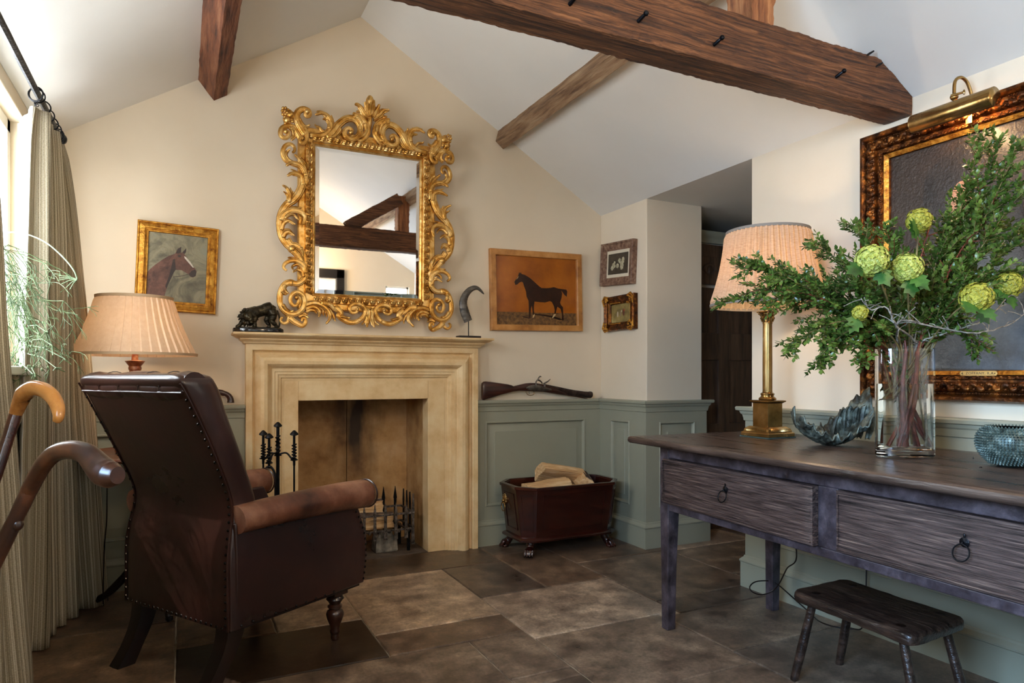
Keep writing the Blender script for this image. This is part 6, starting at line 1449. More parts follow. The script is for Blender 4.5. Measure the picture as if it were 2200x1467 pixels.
# ================================================================ long oak table
TZ = .768
def build_table():
    a = onZ(1348, 937, TZ); b = onZ(2200, 1064, TZ); d = (b - a).normalized(); th = math.atan2(d.x, -d.y)
    t = thing('side_table', 'long dark oak side table with two deep drawers and iron ring pulls', 'table', (a.x, a.y, 0), th)
    # local: x depth towards the wall, -y along the length towards the camera
    L = 1.88; Dp = .745
    m = MB(); nx, ny = 14, 90; zt, zb = TZ, TZ - .026
    rn = random.Random(2)
    def edge(y): return .004 * noise.noise(Vector((y * 9, 1, 0))) + .002 * noise.noise(Vector((y * 40, 4, 0)))
    rs = []
    for j in range(ny + 1):
        y = -L * j / ny; e = edge(y); r = []
        for x, z in ((.010 + e, zb), (.002 + e, zb + .006), (0 + e, zb + .012), (.003 + e, zt - .004), (.010 + e, zt - .0005)): r.append((x, y, z))
        for i in range(nx): u = (i + 1) / (nx + 1); r.append((.010 + (Dp - .02) * u, y, zt + .0006 * noise.noise(Vector((u * 6, y * 4, 3)))))
        for x, z in ((Dp - .008, zt - .0005), (Dp, zt - .006), (Dp, zb + .004), (Dp - .006, zb)): r.append((x, y, z))
        rs.append(r)
    m.rings(rs); obj('table_top', m, m_oldoak, t, angle=40)
    # legs
    x0 = .085; y0 = -.105; lx = [(x0, y0 - .0), (Dp - .11, y0 - .0), (x0, -L + .10 + .06), (Dp - .11, -L + .16)]
    for x, y in lx:
        m = MB(); w = .056
        rs = []
        for z, k in ((0, .72), (.25, .80), (.48, .98), (.50, 1.0), (zb, 1.0)):
            rs.append([(x + w * (1 - k) * .5, y, z), (x + w * (.5 + .5 * k), y, z), (x + w * (.5 + .5 * k), y - w * k, z), (x + w * (1 - k) * .5, y - w * k, z)])
        m.rings(rs); obj('leg', m, m_oldfr, t, smooth=False, bev=.004)
    # apron rails: front in pieces round the drawer openings
    ya, yb_ = y0 - .05, -L + .16
    def ly(px): q = ray(px, 1080); c0 = Vector((a.x, a.y, 0)); ax = Vector((math.cos(th), math.sin(th), 0)); n = ax; P0 = c0 + ax * (x0 + .004); s = (P0 - Vector((0, 0, 0))).dot(n) / q.dot(n); w = q * s; w.z = 0; r = w - c0; return r.dot(Vector((-math.sin(th), math.cos(th), 0)))
    d1 = (ly(1430), ly(1757)); d2 = (ly(1800), ly(1800) - .735)
    z0, z1, z2, z3 = .482, .510, .692, zb
    m = MB(); xf = x0 + .004
    m.box(xf, yb_, z2, xf + .03, ya, z3); m.box(xf, yb_, z0, xf + .03, ya, z1)
    m.box(xf, d1[0], z1, xf + .03, ya, z2); m.box(xf, d2[0], z1, xf + .03, d1[1], z2); m.box(xf, yb_, z1, xf + .03, d2[1], z2)
    obj('front_apron', m, m_oldfr, t, smooth=False, bev=.003)
    m = MB(); m.box(x0 + .03, y0 - .032, z0, Dp - .09, y0 - .008, z3); m.box(x0 + .03, -L + .12, z0, Dp - .09, -L + .145, z3); m.box(Dp - .09, -L + .14, z0, Dp - .065, y0 - .03, z3); obj('side_apron', m, m_oldfr, t, smooth=False)
    # drawers, slightly proud, planked fronts with a scratched bead
    for k, (ys, ye, out) in enumerate(((d1[0], d1[1], .012), (d2[0], d2[1], .006))):
        dr = MB(); nu, nv = 50, 12; rs = []
        zc0, zc1 = z1 + .003, z2 - .003; xo = xf - out
        grid = [[None] * (nv + 1) for _ in range(nu + 1)]
        tw = .010 if k == 0 else 0
        F = []
        for i in range(nu + 1):
            row = []
            u = i / nu; y = ys + (ye - ys) * u
            for j in range(nv + 1):
                v = j / nv; z = zc0 + (zc1 - zc0) * v; e = .004 if (0 < i < nu and 0 < j < nv) else .0
                row.append(dr.bm.verts.new((xo - e - tw * u + .0012 * noise.noise(Vector((y * 12, z * 60, k))), y, z)))
            F.append(row)
        for i in range(nu):
            for j in range(nv): dr.bm.faces.new((F[i][j], F[i + 1][j], F[i + 1][j + 1], F[i][j + 1]))
        bk = [dr.bm.verts.new((xf + .30, y, z)) for y, z in ((ys, zc0), (ye, zc0), (ye, zc1), (ys, zc1))]
        loop = [F[i][0] for i in range(nu + 1)]
        dr.bm.faces.new([F[i][0] for i in range(nu + 1)] + [bk[1], bk[0]]); dr.bm.faces.new([F[i][nv] for i in range(nu + 1)] + [bk[2], bk[3]])
        dr.bm.faces.new([F[0][j] for j in range(nv + 1)] + [bk[3], bk[0]]); dr.bm.faces.new([F[nu][j] for j in range(nv + 1)] + [bk[2], bk[1]])
        D = obj('drawer', dr, m_drawer, t, angle=30)
        m = MB(); e0 = .007
        for (q0, q1, r0, r1) in ((ys - e0, ye + e0, zc0 + e0, zc0 + e0 + .004), (ys - e0, ye + e0, zc1 - e0 - .004, zc1 - e0), (ys - e0 - .004, ys - e0, zc0 + e0, zc1 - e0), (ye + e0, ye + e0 + .004, zc0 + e0, zc1 - e0)): m.box(xo - .0075 - tw * .5, min(q0, q1), r0, xo - .002 - tw * .3, max(q0, q1), r1)
        obj('scratch_bead', m, m_drawer, D, smooth=False)
        yc = (ys + ye) / 2 + (.0 if k == 0 else -.0); zc = (zc0 + zc1) / 2 + .022; xh = xo - .006 - tw * .5
        m = MB(); m.lathe([(0, 0), (.011, 0), (.012, .002), (.007, .004), (0, .005)], (0, 0, 0), 16, Matrix.Translation((xh, yc, zc)) @ Matrix.Rotation(-pi / 2, 4, 'Y')); m.tube([(xh, yc, zc), (xh - .010, yc, zc), (xh - .010, yc, zc - .004)], .0022, 6); m.ball((xh - .002, yc, zc + .016), (.002, .003, .006), 6, 5)
        obj('ring_plate', m, m_iron, D)
        m = MB(); R = .0195; m.tube([(xh - .009 - .006 * (1 - sin(q)), yc + R * cos(q), zc - .004 - R + R * sin(q)) for q in [2 * pi * i / 32 for i in range(33)]], .0021, 7); obj('ring_pull', m, m_iron, D)
    return t, th
T_TAB, T_TH = build_table()

# ================================================================ stool
def build_stool():
    zt = .310; P = [onZ(1697, 1265, zt), onZ(1812, 1240, zt), onZ(2082, 1327, zt), onZ(1962, 1366, zt)]; c = sum(P, Vector()) / 4
    t = thing('low_stool', 'low dark rustic stool with a thick worn slab seat, under the table', 'stool', (c.x, c.y, 0))
    # front-left, back-left, back-right, front-right of the slab
    m = MB(); L = [p - Vector((c.x, c.y, 0)) for p in P]; out = []
    for i in range(4):
        a, b = L[i], L[(i + 1) % 4]; n = 24 if (i % 2) else 12
        for k in range(n):
            u = k / n; p = a.lerp(b, u); 
            cc = min(u, 1 - u) * (b - a).length; rd = .022
            if cc < rd: p = p + (Vector((0, 0, zt)) - p).normalized() * ((rd - cc) ** 2 / rd) * .55
            p = p + Vector((noise.noise(p * 30), noise.noise(p * 30 + Vector((5, 0, 0))), 0)) * .003
            out.append(p)
    rs = []
    for z, k in ((zt - .036, -.012), (zt - .032, -.003), (zt - .020, .0), (zt - .010, -.001), (zt - .003, -.006), (zt, -.016)):
        rs.append([Vector((p.x + p.x / Vector((p.x, p.y)).length * k, p.y + p.y / Vector((p.x, p.y)).length * k, z + .0015 * noise.noise(Vector((p.x * 40, p.y * 40, z * 20))))) for p in out])
    m.rings(rs); wood = mat('worn_black_elm', ['0F0A08', '2A1D17', '4A372C'], .30, scale=9, stretch=(5, 1, 5), bump=.5, bscale=20, coat=.25); obj('seat', m, wood, t, angle=50)
    feet = [onZ(1706, 1460, 0), onZ(1803, 1426, 0)]
    ax = (L[3] - L[0]); sh = ax * 1.0
    F = [Vector((f.x - c.x, f.y - c.y, 0)) for f in feet]; F.append(F[1] + Vector((ax.x, ax.y, 0)) * 1.06); F.append(F[0] + Vector((ax.x, ax.y, 0)) * 1.04)
    inset = [L[0] * .70, L[1] * .70, L[2] * .74, L[3] * .74]
    for f, p in zip(F, inset):
        top = Vector((p.x, p.y, zt - .018)); m = MB(); n = 10; m.tube([top.lerp(f, i / n) for i in range(n + 1)], [.0150 - .0012 * abs(i - 6) * .4 for i in range(n + 1)], 12); obj('leg', m, wood, t)
        m = MB(); m.lathe([(0, 0), (.0135, 0), (.0135, .0012), (0, .0016)], (p.x * .96, p.y * .96, zt - .0006), 16); obj('leg_tenon', m, m_ebony, t)
build_stool()

# ================================================================ brass column lamp
def column_lamp():
    x, y = 2.150, 2.003
    t = thing('table_lamp', 'lit brass column table lamp with a gathered linen shade on the long table', 'lamp', (x, y, TZ))
    m = MB(); m.box(-.076, -.076, 0, .076, .076, .005); g = obj('glass_foot', m, mat('green_glass_foot', 'A8C8B8', .05, trans=.9), t, smooth=False)
    m = MB()
    m.rings([[(sx * r, sy * r, z) for sx, sy in ((-1, -1), (1, -1), (1, 1), (-1, 1))] for r, z in ((.073, .005), (.073, .018), (.070, .021), (.066, .022), (.066, .026), (.062, .036), (.052, .043), (.050, .044))])
    obj('stepped_base', m, m_brass, t, smooth=False, bev=.0012)
    m = MB()
    for s in range(4):
        for k in range(22):
            u = -.052 + .104 * (k + .5) / 22; R = Matrix.Rotation(s * pi / 2, 4, 'Z'); m.tube([R @ Vector((u, -.0665, .026)), R @ Vector((u * .96, -.0625, .036)), R @ Vector((u * .9, -.053, .043))], [.0019, .0021, .0014], 6)
    obj('gadrooning', m, m_brass, t)
    m = MB(); m.box(-.040, -.040, .043, .040, .040, .140); obj('pedestal', m, m_brass, t, smooth=False, bev=.001)
    m = MB(); m.rings([[(sx * r, sy * r, z) for sx, sy in ((-1, -1), (1, -1), (1, 1), (-1, 1))] for r, z in ((.040, .138), (.044, .141), (.050, .145), (.050, .149), (.042, .151))]); obj('pedestal_cap', m, m_brass, t, smooth=False)
    m = MB(); m.lathe([(0, .151), (.033, .151), (.035, .155), (.033, .160), (.026, .165), (.025, .170), (.028, .174), (.027, .178), (.020, .182), (.020, .186), (0, .186)], n=32); obj('column_base', m, m_brass, t)
    m = MB(); n = 64
    for_ = [(.0192, .184), (.0192, .30), (.0182, .465)]
    rs = [[(r * (1 - .035 * (1 if (k % 4) < 2 else 0)) * cos(2 * pi * k / n), r * (1 - .035 * (1 if (k % 4) < 2 else 0)) * sin(2 * pi * k / n), z) for k in range(n)] for r, z in for_]
    m.rings(rs); obj('column', m, m_brass, t, angle=60)
    m = MB(); m.lathe([(0, .462), (.0195, .462), (.0205, .466), (.018, .470), (.018, .478), (.022, .500), (.026, .508), (0, .508)], n=28)
    for tier, (z0, z1, r0, r1, cnt) in enumerate(((.470, .488, .019, .027, 8), (.482, .503, .020, .031, 8))):
        for k in range(cnt):
            a = 2 * pi * (k + .5 * tier) / cnt; m.tube([(r0 * cos(a), r0 * sin(a), z0), ((r0 + .003) * cos(a), (r0 + .003) * sin(a), (z0 + z1) / 2), (r1 * cos(a), r1 * sin(a), z1), ((r1 + .001) * cos(a), (r1 + .001) * sin(a), z1 - .005)], [.004, .0045, .0035, .001], 6)
    for k in range(4): a = pi / 4 + k * pi / 2; m.ball((.031 * cos(a), .031 * sin(a), .504), .0055, 8, 6)
    m.rings([[(sx * r, sy * r, z) for sx, sy in ((-1, -1), (1, -1), (1, 1), (-1, 1))] for r, z in ((.026, .507), (.030, .509), (.030, .513), (.024, .514))]); obj('capital', m, m_brass, t, angle=50)
    m = MB(); m.lathe([(0, .514), (.012, .514), (.013, .522), (.008, .530), (.011, .540), (.013, .556), (.013, .590), (0, .590)], n=20); m.tube([(0, 0, .59), (0, 0, .832)], .0025, 6)
    for k in range(3): a = k * 2.094 + .4; m.tube([(0, 0, .828), (.155 * cos(a), .155 * sin(a), .832)], .0016, 6)
    obj('lamp_holder', m, m_brass, t)
    zb, zt = .536, .838
    sh = translucent(mat('gathered_oatmeal_linen', ['9A8670', 'B7A38A', 'C4B198'], .85, scale=50, stretch=(1, 1, 6), bump=.3, bscale=200, bstretch=(1, 1, 5)), .27, 'DDA868')
    obj('lamp_shade', pleated(.221, .157, zb, zt, 52, .0115, (0, 0, 0), True, 14), sh, t, angle=70)
    tm = translucent(mat('grey_linen_binding', '8E8478', .85), .15)
    for r, z, h in ((.224, zb - .002, .011), (.160, zt - .008, .011)):
        m = MB(); m.rings([[Vector((rr * cos(a), rr * sin(a), zz)) for a in [2 * pi * k / 96 for k in range(96)]] for rr, zz in ((r + .003, z), (r + .004, z + h), (r - .004, z + h), (r - .003, z))], closed_path=True)
        obj('shade_trim', m, tm, t, angle=50)
    b = MB(); b.ball((0, 0, .640), (.028, .028, .040), 14, 10); obj('bulb', b, mat('lamp_bulb_right', 'FFE2B8', .4, emit='FFC27A', estr=10), t)
    light('lamp_light', 'POINT', (x, y, TZ + .655), 9.0, (1.0, .78, .54), size=.035)
column_lamp()
# flex looping below the table to a socket
P = [(2.20, 2.09, .700), (2.30, 2.10, .60), *[tuple(atD(px, py, d)) for px, py, d in ((1711, 1182, 2.72), (1690, 1222, 2.80), (1668, 1262, 2.86), (1640, 1277, 2.88), (1617, 1272, 2.88), (1611, 1260, 2.90), (1625, 1249, 2.92), (1655, 1248, 2.92), (1672, 1256, 2.90))], (2.405, 2.02, .012), (2.35, 1.90, .008), (2.39, 1.80, .012), (2.41, 1.76, .05), (2.412, 1.75, .30), (2.425, 1.75, .62)]
m = MB(); m.tube(smooth_path(P, 7), .0028, 6); o = obj('lamp_flex', m, m_ebony, loc=(2.35, 1.9, .008)); tag(o, 'black twisted flex looping down behind the far table leg', 'cable')

# ================================================================ verdigris shell bowl
def build_shell():
    c = onZ(1788, 958, TZ)
    t = thing('shell_sculpture', 'verdigris bronze oyster shell sculpture with a ruffled fan beside the brass lamp', 'sculpture', (c.x + .02, c.y + .02, TZ))
    rt = _R; fw = _F; m = MB(); nu, nv = 110, 30; rs = []
    for i in range(nu + 1):
        u = -1 + 2 * i / nu
        row = []
        L = .155; x = u * L if u > 0 else u * L * .92
        zc = .006 + (.115 * max(0, u) ** 1.9 + .088 * max(0, -u) ** 2.2)
        if u < -.82: x += (-u - .82) * .10; zc += -(-u - .82) * .10
        halfw = .074 * (1 - abs(u) ** 3.0) ** .5 + .012 + .022 * max(0, u)
        for j in range(nv + 1):
            v = -1 + 2 * j / nv; rise = (v * v) * (.044 + .036 * max(0, u)) * (1.25 if v > 0 else .72)
            ruf = abs(v) ** 2.2
            y = v * halfw * (1 + .08 * sin(u * 13) * ruf)
            z = zc + rise + .010 * ruf * sin(u * 24 + 1.5 * v) + .005 * ruf * sin(u * 55) + .004 * noise.noise(Vector((u * 12, v * 9, 0)))
            # concentric growth ridges
            z += .0022 * sin(abs(v) * 26 + u * 4)
            if u > .55: z += .018 * max(0, (u - .55) / .45) * (sin(v * 12) * .8)
            p = rt * x + fw * y; row.append(Vector((p.x, p.y, max(z, .0045))))
        rs.append(row)
    m.rings(rs, close=False, caps=False)
    ver = mat('verdigris_bronze', ['171712', '3A3D34', '6E766A', 'A3AA9C'], .42, .35, scale=26, bump=.9, bscale=70, bdist=.006, pos=[.28, .46, .6, .74])
    o = obj('shell', m, ver, t, angle=80); s = o.modifiers.new('s', 'SOLIDIFY'); s.thickness = .004; s.offset = 1
    # upright fan of ruffled lamellae at the right end
    m = MB(); rn = random.Random(3)
    for k, (x, h, w, yy) in enumerate(((.045, .105, .020, .050), (.066, .128, .020, .052), (.088, .140, .022, .050), (.110, .135, .022, .044), (.132, .142, .020, .030), (.150, .120, .018, .0))):
        P = [(x - .020, yy * .8, .030), (x - .010, yy, .060), (x - .002, yy + .004, h - .020), (x + .004, yy + .002, h)]
        rs = []
        for q, ww in zip(smooth_path(P, 5), [w * (.7 + .5 * sin(min(i / 15, 1) * 2.6)) for i in range(16)]):
            ring = []
            for a in range(14):
                f = 2 * pi * a / 14; X = q[0] + ww * .62 * cos(f) ; Y = q[1] + .0055 * sin(f) + .004 * sin(cos(f) * 5 + k); Z = q[2] - .010 * cos(f) ** 2 + .003 * cos(f * 5)
                p = rt * X + fw * Y; ring.append(Vector((p.x, p.y, Z)))
            rs.append(ring)
        m.rings(rs)
    obj('ruffled_fan', m, ver, t, angle=80)
build_shell()

# ================================================================ studded bowl
def build_bowl():
    c = atD(2172, 955, 1.86); t = thing('studded_bowl', 'rounded verdigris bowl covered in small raised studs, right of the glass vase', 'bowl', (c.x, c.y, TZ))
    prof = [(0, .0), (.030, .0), (.050, .010), (.070, .032), (.080, .058), (.079, .080), (.070, .098), (.058, .108)]
    ins = [(.054, .108), (.064, .096), (.072, .078), (.073, .058), (.064, .036), (.045, .016), (0, .010)]
    m = MB(); m.lathe([(r, z) for r, z in prof], n=48); ver = bpy.data.materials['verdigris_bronze']; 
    m2 = MB(); m2.lathe([(.058, .108)] + ins, n=40)
    # studs spread over the outside
    P = smooth_path(prof[2:], 6); rows = []
    L = [0]
    for a, b in zip(P[:-1], P[1:]): L.append(L[-1] + math.hypot(b[0] - a[0], b[1] - a[1]))
    pit = .0078; n = int(L[-1] / (pit * .88))
    for k in range(n + 1):
        s = L[-1] * k / n; i = max(j for j in range(len(L)) if L[j] <= s + 1e-9); i = min(i, len(P) - 2); f = (s - L[i]) / (L[i + 1] - L[i]); r = P[i][0] + (P[i + 1][0] - P[i][0]) * f; z = P[i][1] + (P[i + 1][1] - P[i][1]) * f
        dr, dz_ = P[i + 1][0] - P[i][0], P[i + 1][1] - P[i][1]; l = math.hypot(dr, dz_); nr, nz_ = dz_ / l, -dr / l
        cnt = int(2 * pi * r / pit)
        for q in range(cnt):
            a = 2 * pi * (q + .5 * (k % 2)) / cnt; o = Vector((cos(a) * nr, sin(a) * nr, nz_)); p = Vector((r * cos(a), r * sin(a), z))
            m.tube([p - o * .001, p + o * .0032, p + o * .0048], [.0030, .0024, .0012], 6)
    obj('bowl_body', m, mat('pale_verdigris_studs', ['1C2420', '48564E', '84938A'], .45, .3, scale=50), t, angle=50); obj('inside', m2, mat('copper_inside', ['4A1C0A', '8E4420', 'C2703A'], .3, .85, scale=12), t)
build_bowl()
for (px, py, s, lab) in ((2092, 987, 1.0, 'tiny curled dark leaf on the table between the vase and the studded bowl'), (2108, 1005, .8, 'tiny dark twig fragment lying on the table in front of the studded bowl')):
    p = onZ(px, py, TZ); m = MB()
    if s == 1.0: m.faces([(-.003, 0, .001), (.004, .001, .001), (.005, .002, .002), (-.002, .001, .011), (-.003, .002, .001)], [(0, 1, 3), (1, 2, 3), (0, 3, 4)])
    else: m.tube([(-.007, 0, .0016), (-.002, .002, .0022), (.003, 0, .0016), (.007, .003, .0016)], .0013, 5)
    o = obj('dry_leaf' if s == 1.0 else 'twig_fragment', m, m_ebony); o.location = p; tag(o, lab, 'leaf' if s == 1.0 else 'twig')

# ================================================================ glass vase with box branches and guelder roses
VC = atD(1944, 870, 2.075); VC.z = TZ
def build_vase():
    t = thing('glass_vase', 'tall oval clear glass vase half filled with water on the table', 'vase', VC, -YAW)
    gl = mat('clear_glass', 'FFFFFF', 0.0, trans=1.0, ior=1.45); wt = mat('vase_water', 'F4F8F4', 0.0, trans=1.0, ior=1.33)
    A, B, H = .088, .054, .334; n = 64
    def ov(k, a, b, z): return Vector((a * cos(2 * pi * k / n), b * sin(2 * pi * k / n), z))
    m = MB(); w = .0035
    m.rings([[ov(k, a, b, z) for k in range(n)] for a, b, z in ((A - .006, B - .006, .001), (A, B, .006), (A, B, H - .001), (A - .001, B - .001, H), (A - w + .001, B - w + .001, H), (A - w, B - w, H - .001), (A - w, B - w, .026), (A - w - .010, B - w - .010, .021))]); obj('glass', m, gl, t)
    m = MB(); zw = .226
    m.rings([[ov(k, a, b, z) for k in range(n)] for a, b, z in ((A - w - .0106, B - w - .0106, .0214), (A - w - .0006, B - w - .0006, .0264), (A - w - .0006, B - w - .0006, zw))]); obj('water', m, wt, t)
build_vase()
m_leaf = translucent(mat('box_leaf', ['22360F', '40581E', '688034', '8EA04C'], .36, scale=18, coat=.12, pos=[.25, .45, .6, .8]), .22)
m_stem = mat('olive_brown_stem', ['3A2A18', '6A5A30', '8E7E4A'], .6, scale=40)
m_twig = mat('lichened_grey_twig', ['4A3C34', '8A8072', 'B8B09C'], .8, scale=60, bump=.8, bscale=120)
m_red = mat('red_brown_branch', ['3A140C', '6A2A1A', '8A4A32'], .5, scale=40, bump=.3)
def leaf(mb, p, d, n, L, w):
    d = d.normalized(); s = d.cross(n)
    if s.length < 1e-4: return
    s.normalize(); n = s.cross(d)
    c = [p, p + d * L * .28 + s * w * .86 - n * .0004, p + d * L * .62 + s * w - n * .0008, p + d * L, p + d * L * .62 - s * w - n * .0008, p + d * L * .28 - s * w * .86 - n * .0004, p + d * L * .34 + n * w * -.35, p + d * L * .68 + n * w * -.3]
    mb.faces(c, [(0, 6, 1), (1, 6, 7, 2), (2, 7, 3), (0, 5, 6), (5, 4, 7, 6), (4, 3, 7)])
def spray(rn, st, lf, P, r0, side=16, leafL=.0178, dens=1.0, tipdown=.0):
    """main stem along P (Vectors) with alternating twigs carrying opposite leaves"""
    n = len(P); st.tube(P, [max(r0 * (1 - .8 * i / n), .0009) for i in range(n)], 6)
    def leaves(Q, step):
        acc = 0
        for i in range(1, len(Q)):
            d = Q[i] - Q[i - 1]; L = d.length
            if L < 1e-6: continue
            while acc < L:
                p = Q[i - 1] + d * (acc / L); a = rn.uniform(0, 2 * pi); b = d.normalized(); q = Vector((rn.gauss(0, 1), rn.gauss(0, 1), rn.gauss(0, 1))); o = (q - b * q.dot(b)).normalized()
                up = Vector((rn.gauss(0, .35), rn.gauss(0, .35), 1)) - _F * .5
                for sg in (-1, 1): leaf(lf, p, b * .75 + o * sg + Vector((0, 0, .1)), up, leafL * rn.uniform(.7, 1.25), leafL * rn.uniform(.26, .36))
                acc += step
            acc -= L
        leaf(lf, Q[-1], Q[-1] - Q[-2], Vector((0, 0, 1)), leafL, leafL * .3)
    k0 = int(n * .10)
    for k in range(side):
        i = k0 + int((n - 2 - k0) * (k + rn.random()) / side); p = P[i]; t = (P[min(i + 1, n - 1)] - P[i - 1]).normalized()
        q = Vector((rn.gauss(0, 1), rn.gauss(0, 1), rn.gauss(0, 1))); o = (q - t * q.dot(t)).normalized(); f = 1 - i / n; L = (.030 + .135 * f * rn.random()) * 1.15
        d = (t * .8 + o * .95).normalized(); Q = [p]
        for s in range(5): d = (d + t * .10 + Vector((0, 0, -tipdown - .03))).normalized(); Q.append(Q[-1] + d * L / 5)
        st.tube(Q, .0009, 4, caps=False); leaves(Q, .0068 / dens)
    leaves(P[int(n * .25):], .0085 / dens)
MOUTH = VC + Vector((0, 0, .334))
foliage = [  # tip pixel, distance, bend (px up/down), label
    (1545, 655, 2.20, -60, 'leafy box branch reaching furthest left, across the bottom of the lamp shade'),
    (1580, 575, 2.16, -30, 'leafy box branch stretching left across the middle of the lamp shade'),
    (1622, 560, 2.12, 10, 'leafy box branch ending just above the centre of the lamp shade pleats'),
    (1640, 650, 2.02, -40, 'leafy box branch hanging in front of the brass lamp column top'),
    (1690, 748, 1.98, -70, 'drooping box branch with its tip pointing down left between lamp column and vase'),
    (1750, 782, 1.96, -80, 'lowest drooping box branch left of the vase, near the edge of the portrait frame'),
    (1845, 770, 1.92, -90, 'short box sprig hanging just left of the vase rim'),
    (1750, 520, 2.14, -10, 'box branch ending beside the upper right edge of the lamp shade'),
    (1832, 478, 2.16, 10, 'yellowish box branch rising in front of the left side of the portrait frame'),
    (1905, 490, 2.10, 0, 'dark box branch rising behind the highest green flower head'),
    (2040, 470, 2.06, 0, 'box branch rising in front of the painted face'),
    (2112, 285, 2.12, 20, 'tallest box branch, its tip reaching up towards the picture light'),
    (2150, 295, 2.10, 30, 'tall box branch with glossy pale tips right of the tallest one'),
    (2195, 300, 2.02, 20, 'leafy box branch leaning to the upper right corner of the portrait'),
    (2200, 400, 1.98, 10, 'leafy box branch reaching the right edge of the photograph high up'),
    (2080, 400, 2.16, 10, 'box branch in front of the plumed hat in the portrait'),
    (2210, 500, 2.02, 0, 'box branch reaching the right edge at half height of the portrait'),
    (2205, 580, 2.04, -20, 'dark box branch reaching the right edge above the lowest flower heads'),
    (2110, 745, 2.00, -90, 'small drooping dark box sprig right of the vase, in front of the portrait'),
    (1800, 610, 2.02, -20, 'dense box branch in the middle left of the bouquet, behind the leftmost flower head'),
    (1870, 640, 1.98, -10, 'dense box branch low over the vase rim on the left'),
    (1960, 560, 2.10, 0, 'dense box branch in the centre of the bouquet'),
    (2010, 640, 2.04, -10, 'dense box branch low over the vase rim on the right'),
    (2060, 560, 2.12, 0, 'box branch between the painted face and the yellow flower head'),
    (1700, 640, 2.10, -40, 'full box branch right of the lamp column below the shade'),
    (2150, 480, 2.14, 10, 'box branch rising to the right of the painted face'),
    (1830, 700, 2.0, -60, 'bushy box branch directly left above the vase'),
]
def stem_foot(rn, z=.032): a = rn.uniform(-1, 1); return VC + _R * (a * .055) + _F * (rn.uniform(-.6, .6) * .03) + Vector((0, 0, z))
for k, (px, py, dd, bend, lab) in enumerate(foliage):
    rn = random.Random(100 + k); tip = atD(px, py, dd); side = max(-1, min(1, (px - 1944) / 200)); foot = stem_foot(rn, .20) if k % 3 else VC + _R * (-side * .045 + rn.uniform(-.02, .02)) + _F * rn.uniform(-.02, .02) + Vector((0, 0, .034)); mouth = MOUTH + _R * (side * .055 + rn.uniform(-.015, .015)) + _F * rn.uniform(-.028, .028) + Vector((0, 0, -.01))
    t = thing('box_branch', 'x', 'branch', foot, 0, 'box branches in the glass vase')
    mid1 = mouth + (tip - mouth) * .35 + Vector((0, 0, .05 - bend * .0006)); mid2 = mouth + (tip - mouth) * .70 + Vector((0, 0, .035 - bend * .0010))
    if py > 700: mid1 = mouth + (tip - mouth) * .4 + Vector((0, 0, .085)); mid2 = mouth + (tip - mouth) * .75 + Vector((0, 0, .055))
    P = [Vector(q) for q in smooth_path([tuple(foot), tuple(foot.lerp(mouth, .5) + Vector((rn.gauss(0, .008), rn.gauss(0, .006), 0))), tuple(mouth)], 5)]
    P2 = [Vector(q) for q in smooth_path([tuple(mouth), tuple(mid1), tuple(mid2), tuple(tip)], 12)]
    st, lf = MB(), MB(); red = k % 3 == 0
    st.tube(P, [.0058 if k % 3 == 0 else .0020] * len(P), 8)
    dist = (tip - mouth).length; spray(rn, st, lf, P2, .0034, side=int(12 + dist * 38), dens=.86, tipdown=.08 if py > 640 else 0)
    t['label'] = lab
    if k in (5, 6, 19, 20, 26):          # sprigs that hang inside the upper half of the glass
        for q in P[-6:]:
            for _ in range(5): leaf(lf, q + Vector((rn.gauss(0, .006), rn.gauss(0, .004), rn.gauss(0, .006))), Vector((rn.gauss(0, 1), rn.gauss(0, .4), rn.gauss(-.2, 1))), -_F + Vector((rn.gauss(0, .4), 0, rn.gauss(0, .5))), .016, .0046)
    obj('stem', st, m_red if red else m_stem, t, world=True); o = obj('leaves', lf, m_leaf, t, world=True, angle=30); o['kind'] = 'stuff'
# bare lichened twigs
for k, (pts, dd, lab) in enumerate(((((1905, 720), (1935, 690), (2000, 700), (2090, 715), (2160, 700), (2205, 672)), 1.96, 'bare grey lichened twig running right from the vase rim to the edge'),
                                    (((1960, 735), (2030, 715), (2110, 690), (2165, 640), (2205, 610)), 2.00, 'bare grey twig rising to the right edge above the lowest twig'),
                                    (((1915, 745), (1925, 700), (1905, 660), (1870, 665), (1850, 640)), 1.95, 'crooked bare twig with silvery lichen above the left half of the vase'),
                                    (((1965, 745), (2010, 660), (2050, 560), (2110, 480), (2160, 400)), 2.04, 'long straight brown twig rising diagonally through the foliage to the upper right'),
                                    (((1950, 745), (1955, 640), (1975, 560), (2000, 480)), 2.06, 'upright brown twig behind the middle flower head'))):
    rn = random.Random(60 + k); foot = stem_foot(rn); mouth = MOUTH + _R * rn.uniform(-.05, .05)
    t = thing('bare_twig', lab, 'twig', foot, 0, 'bare twigs in the glass vase'); st = MB()
    P = smooth_path([tuple(foot), tuple(foot.lerp(mouth, .5)), tuple(mouth)] + [tuple(atD(x, y, dd)) for x, y in pts[1:]], 7); n = len(P)
    st.tube([Vector(p) + Vector((rn.gauss(0, .0012), rn.gauss(0, .0012), rn.gauss(0, .0012))) for p in P], [.0042 * (1 - .65 * i / n) for i in range(n)], 7)
    for j in range(16):
        i = rn.randrange(16, n - 1); p = Vector(P[i]); q = Vector((rn.gauss(0, 1), rn.gauss(0, 1), rn.gauss(.3, 1))).normalized(); L = rn.uniform(.02, .06); st.tube([p, p + q * L * .5 + Vector((rn.gauss(0, .004), 0, .003)), p + q * L], [.0017, .0013, .0008], 5)
        st.ball(p + q * L, .0019, 6, 5)
    obj('twig', st, m_twig if k < 3 else m_red, t, world=True, angle=60)
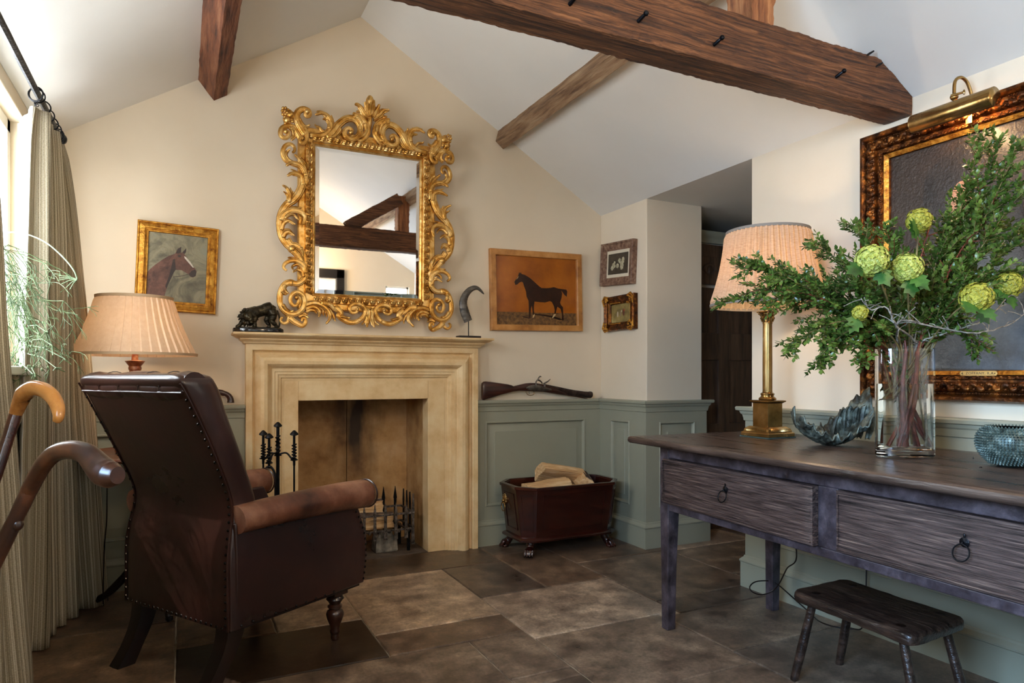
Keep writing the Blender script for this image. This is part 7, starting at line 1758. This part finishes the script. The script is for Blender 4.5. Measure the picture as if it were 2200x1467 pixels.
# guelder roses
m_fl = mat('lime_green_petals', ['7C8426', 'A4A844', 'C6C676'], .6, scale=90); m_fl2 = mat('yellow_green_petals', ['746E16', '98922A', 'B6B048'], .6, scale=90)
m_bl = translucent(mat('lobed_leaf_green', ['1F3A14', '3A6424', '5A8234'], .4, scale=20), .2)
heads = [(1873, 560, .045, 1.88, 'largest lime green guelder rose, leftmost of the flower heads', 0), (1949, 576, .042, 1.90, 'lime green guelder rose just right of the largest flower head', 0),
         (1974, 474, .036, 1.98, 'yellow green guelder rose partly hidden by leaves, highest of the flower heads', 1), (2098, 640, .042, 1.86, 'yellow guelder rose low on the right, in front of the painted cloth', 1),
         (2166, 612, .040, 2.02, 'shaded guelder rose at the right edge behind the yellow one', 1), (1848, 672, .022, 1.95, 'small half hidden guelder rose low on the left above the vase', 1)]
for k, (px, py, R, dd, lab, c2_) in enumerate(heads):
    rn = random.Random(300 + k); c = atD(px, py, dd); foot = stem_foot(rn, .04 if k < 3 else .18); mouth = MOUTH + _R * (max(-1, min(1, (px - 1944) / 160)) * .05) + _F * (-.02)
    t = thing('guelder_rose', lab, 'flower', foot, 0, 'guelder roses in the glass vase')
    st = MB(); P = smooth_path([tuple(foot), tuple(foot.lerp(mouth, .5)), tuple(mouth), tuple(mouth.lerp(c, .55) + Vector((0, 0, .02))), tuple(c)], 7); st.tube(P, .0027, 7); obj('stem', st, m_stem, t, world=True)
    fm = MB(); N = int(240 * (R / .042) ** 2)
    for i in range(N):
        z = 1 - 2 * (i + .5) / N; a = i * 2.399963; o = Vector((math.sqrt(1 - z * z) * cos(a), math.sqrt(1 - z * z) * sin(a), z)); 
        if o.dot(Vector(P[-2]) - c) > .93 * (Vector(P[-2]) - c).length: continue
        p = c + o * R * rn.uniform(.80, 1.04); s = o.cross(Vector((rn.gauss(0, 1), rn.gauss(0, 1), rn.gauss(0, 1)))).normalized(); w = o.cross(s)
        for q in range(5):
            b = 2 * pi * q / 5 + rn.random() * .2; d = (s * cos(b) + w * sin(b)); e = o.cross(d); L = .0074
            fm.faces([p - o * .001, p + d * L * .6 + e * L * .42 + o * .0010, p + d * L + o * .0002, p + d * L * .6 - e * L * .42 + o * .0010], [(0, 1, 2, 3)])
    core = MB(); core.ball(c, R * .84, 16, 12); 
    h = obj('flower_head', fm, m_fl2 if c2_ else m_fl, t, world=True, smooth=False); hc = obj('flower_core', core, m_fl2 if c2_ else m_fl, t, world=True)
    lm = MB()
    for j in range(3 if k < 5 else 1):      # lobed leaves under the head
        d = Vector((rn.gauss(0, .6), rn.gauss(0, .4), -1 + rn.random() * .6)) - _F * .35; p = c + d.normalized() * R * .8; d.normalize(); n_ = (-_F + Vector((rn.gauss(0, .3), 0, rn.gauss(0, .4)))).normalized(); s = d.cross(n_).normalized(); L = .055
        pts = [(0, 0), (.10, .30), (.34, .52), (.42, .30), (.66, .40), (.70, .18), (1.0, 0), (.70, -.18), (.66, -.40), (.42, -.30), (.34, -.52), (.10, -.30)]
        co = [p + d * L * a + s * L * b - n_ * L * .12 * abs(b) for a, b in pts] + [p + d * L * .35, p + d * L * .68]
        lm.faces(co, [(0, 1, 12), (1, 2, 3, 12), (3, 4, 5, 13, 12), (5, 6, 13), (6, 7, 13), (7, 8, 9, 12, 13), (9, 10, 11, 12), (11, 0, 12)])
    obj('lobed_leaves', lm, m_bl, t, world=True, angle=60)
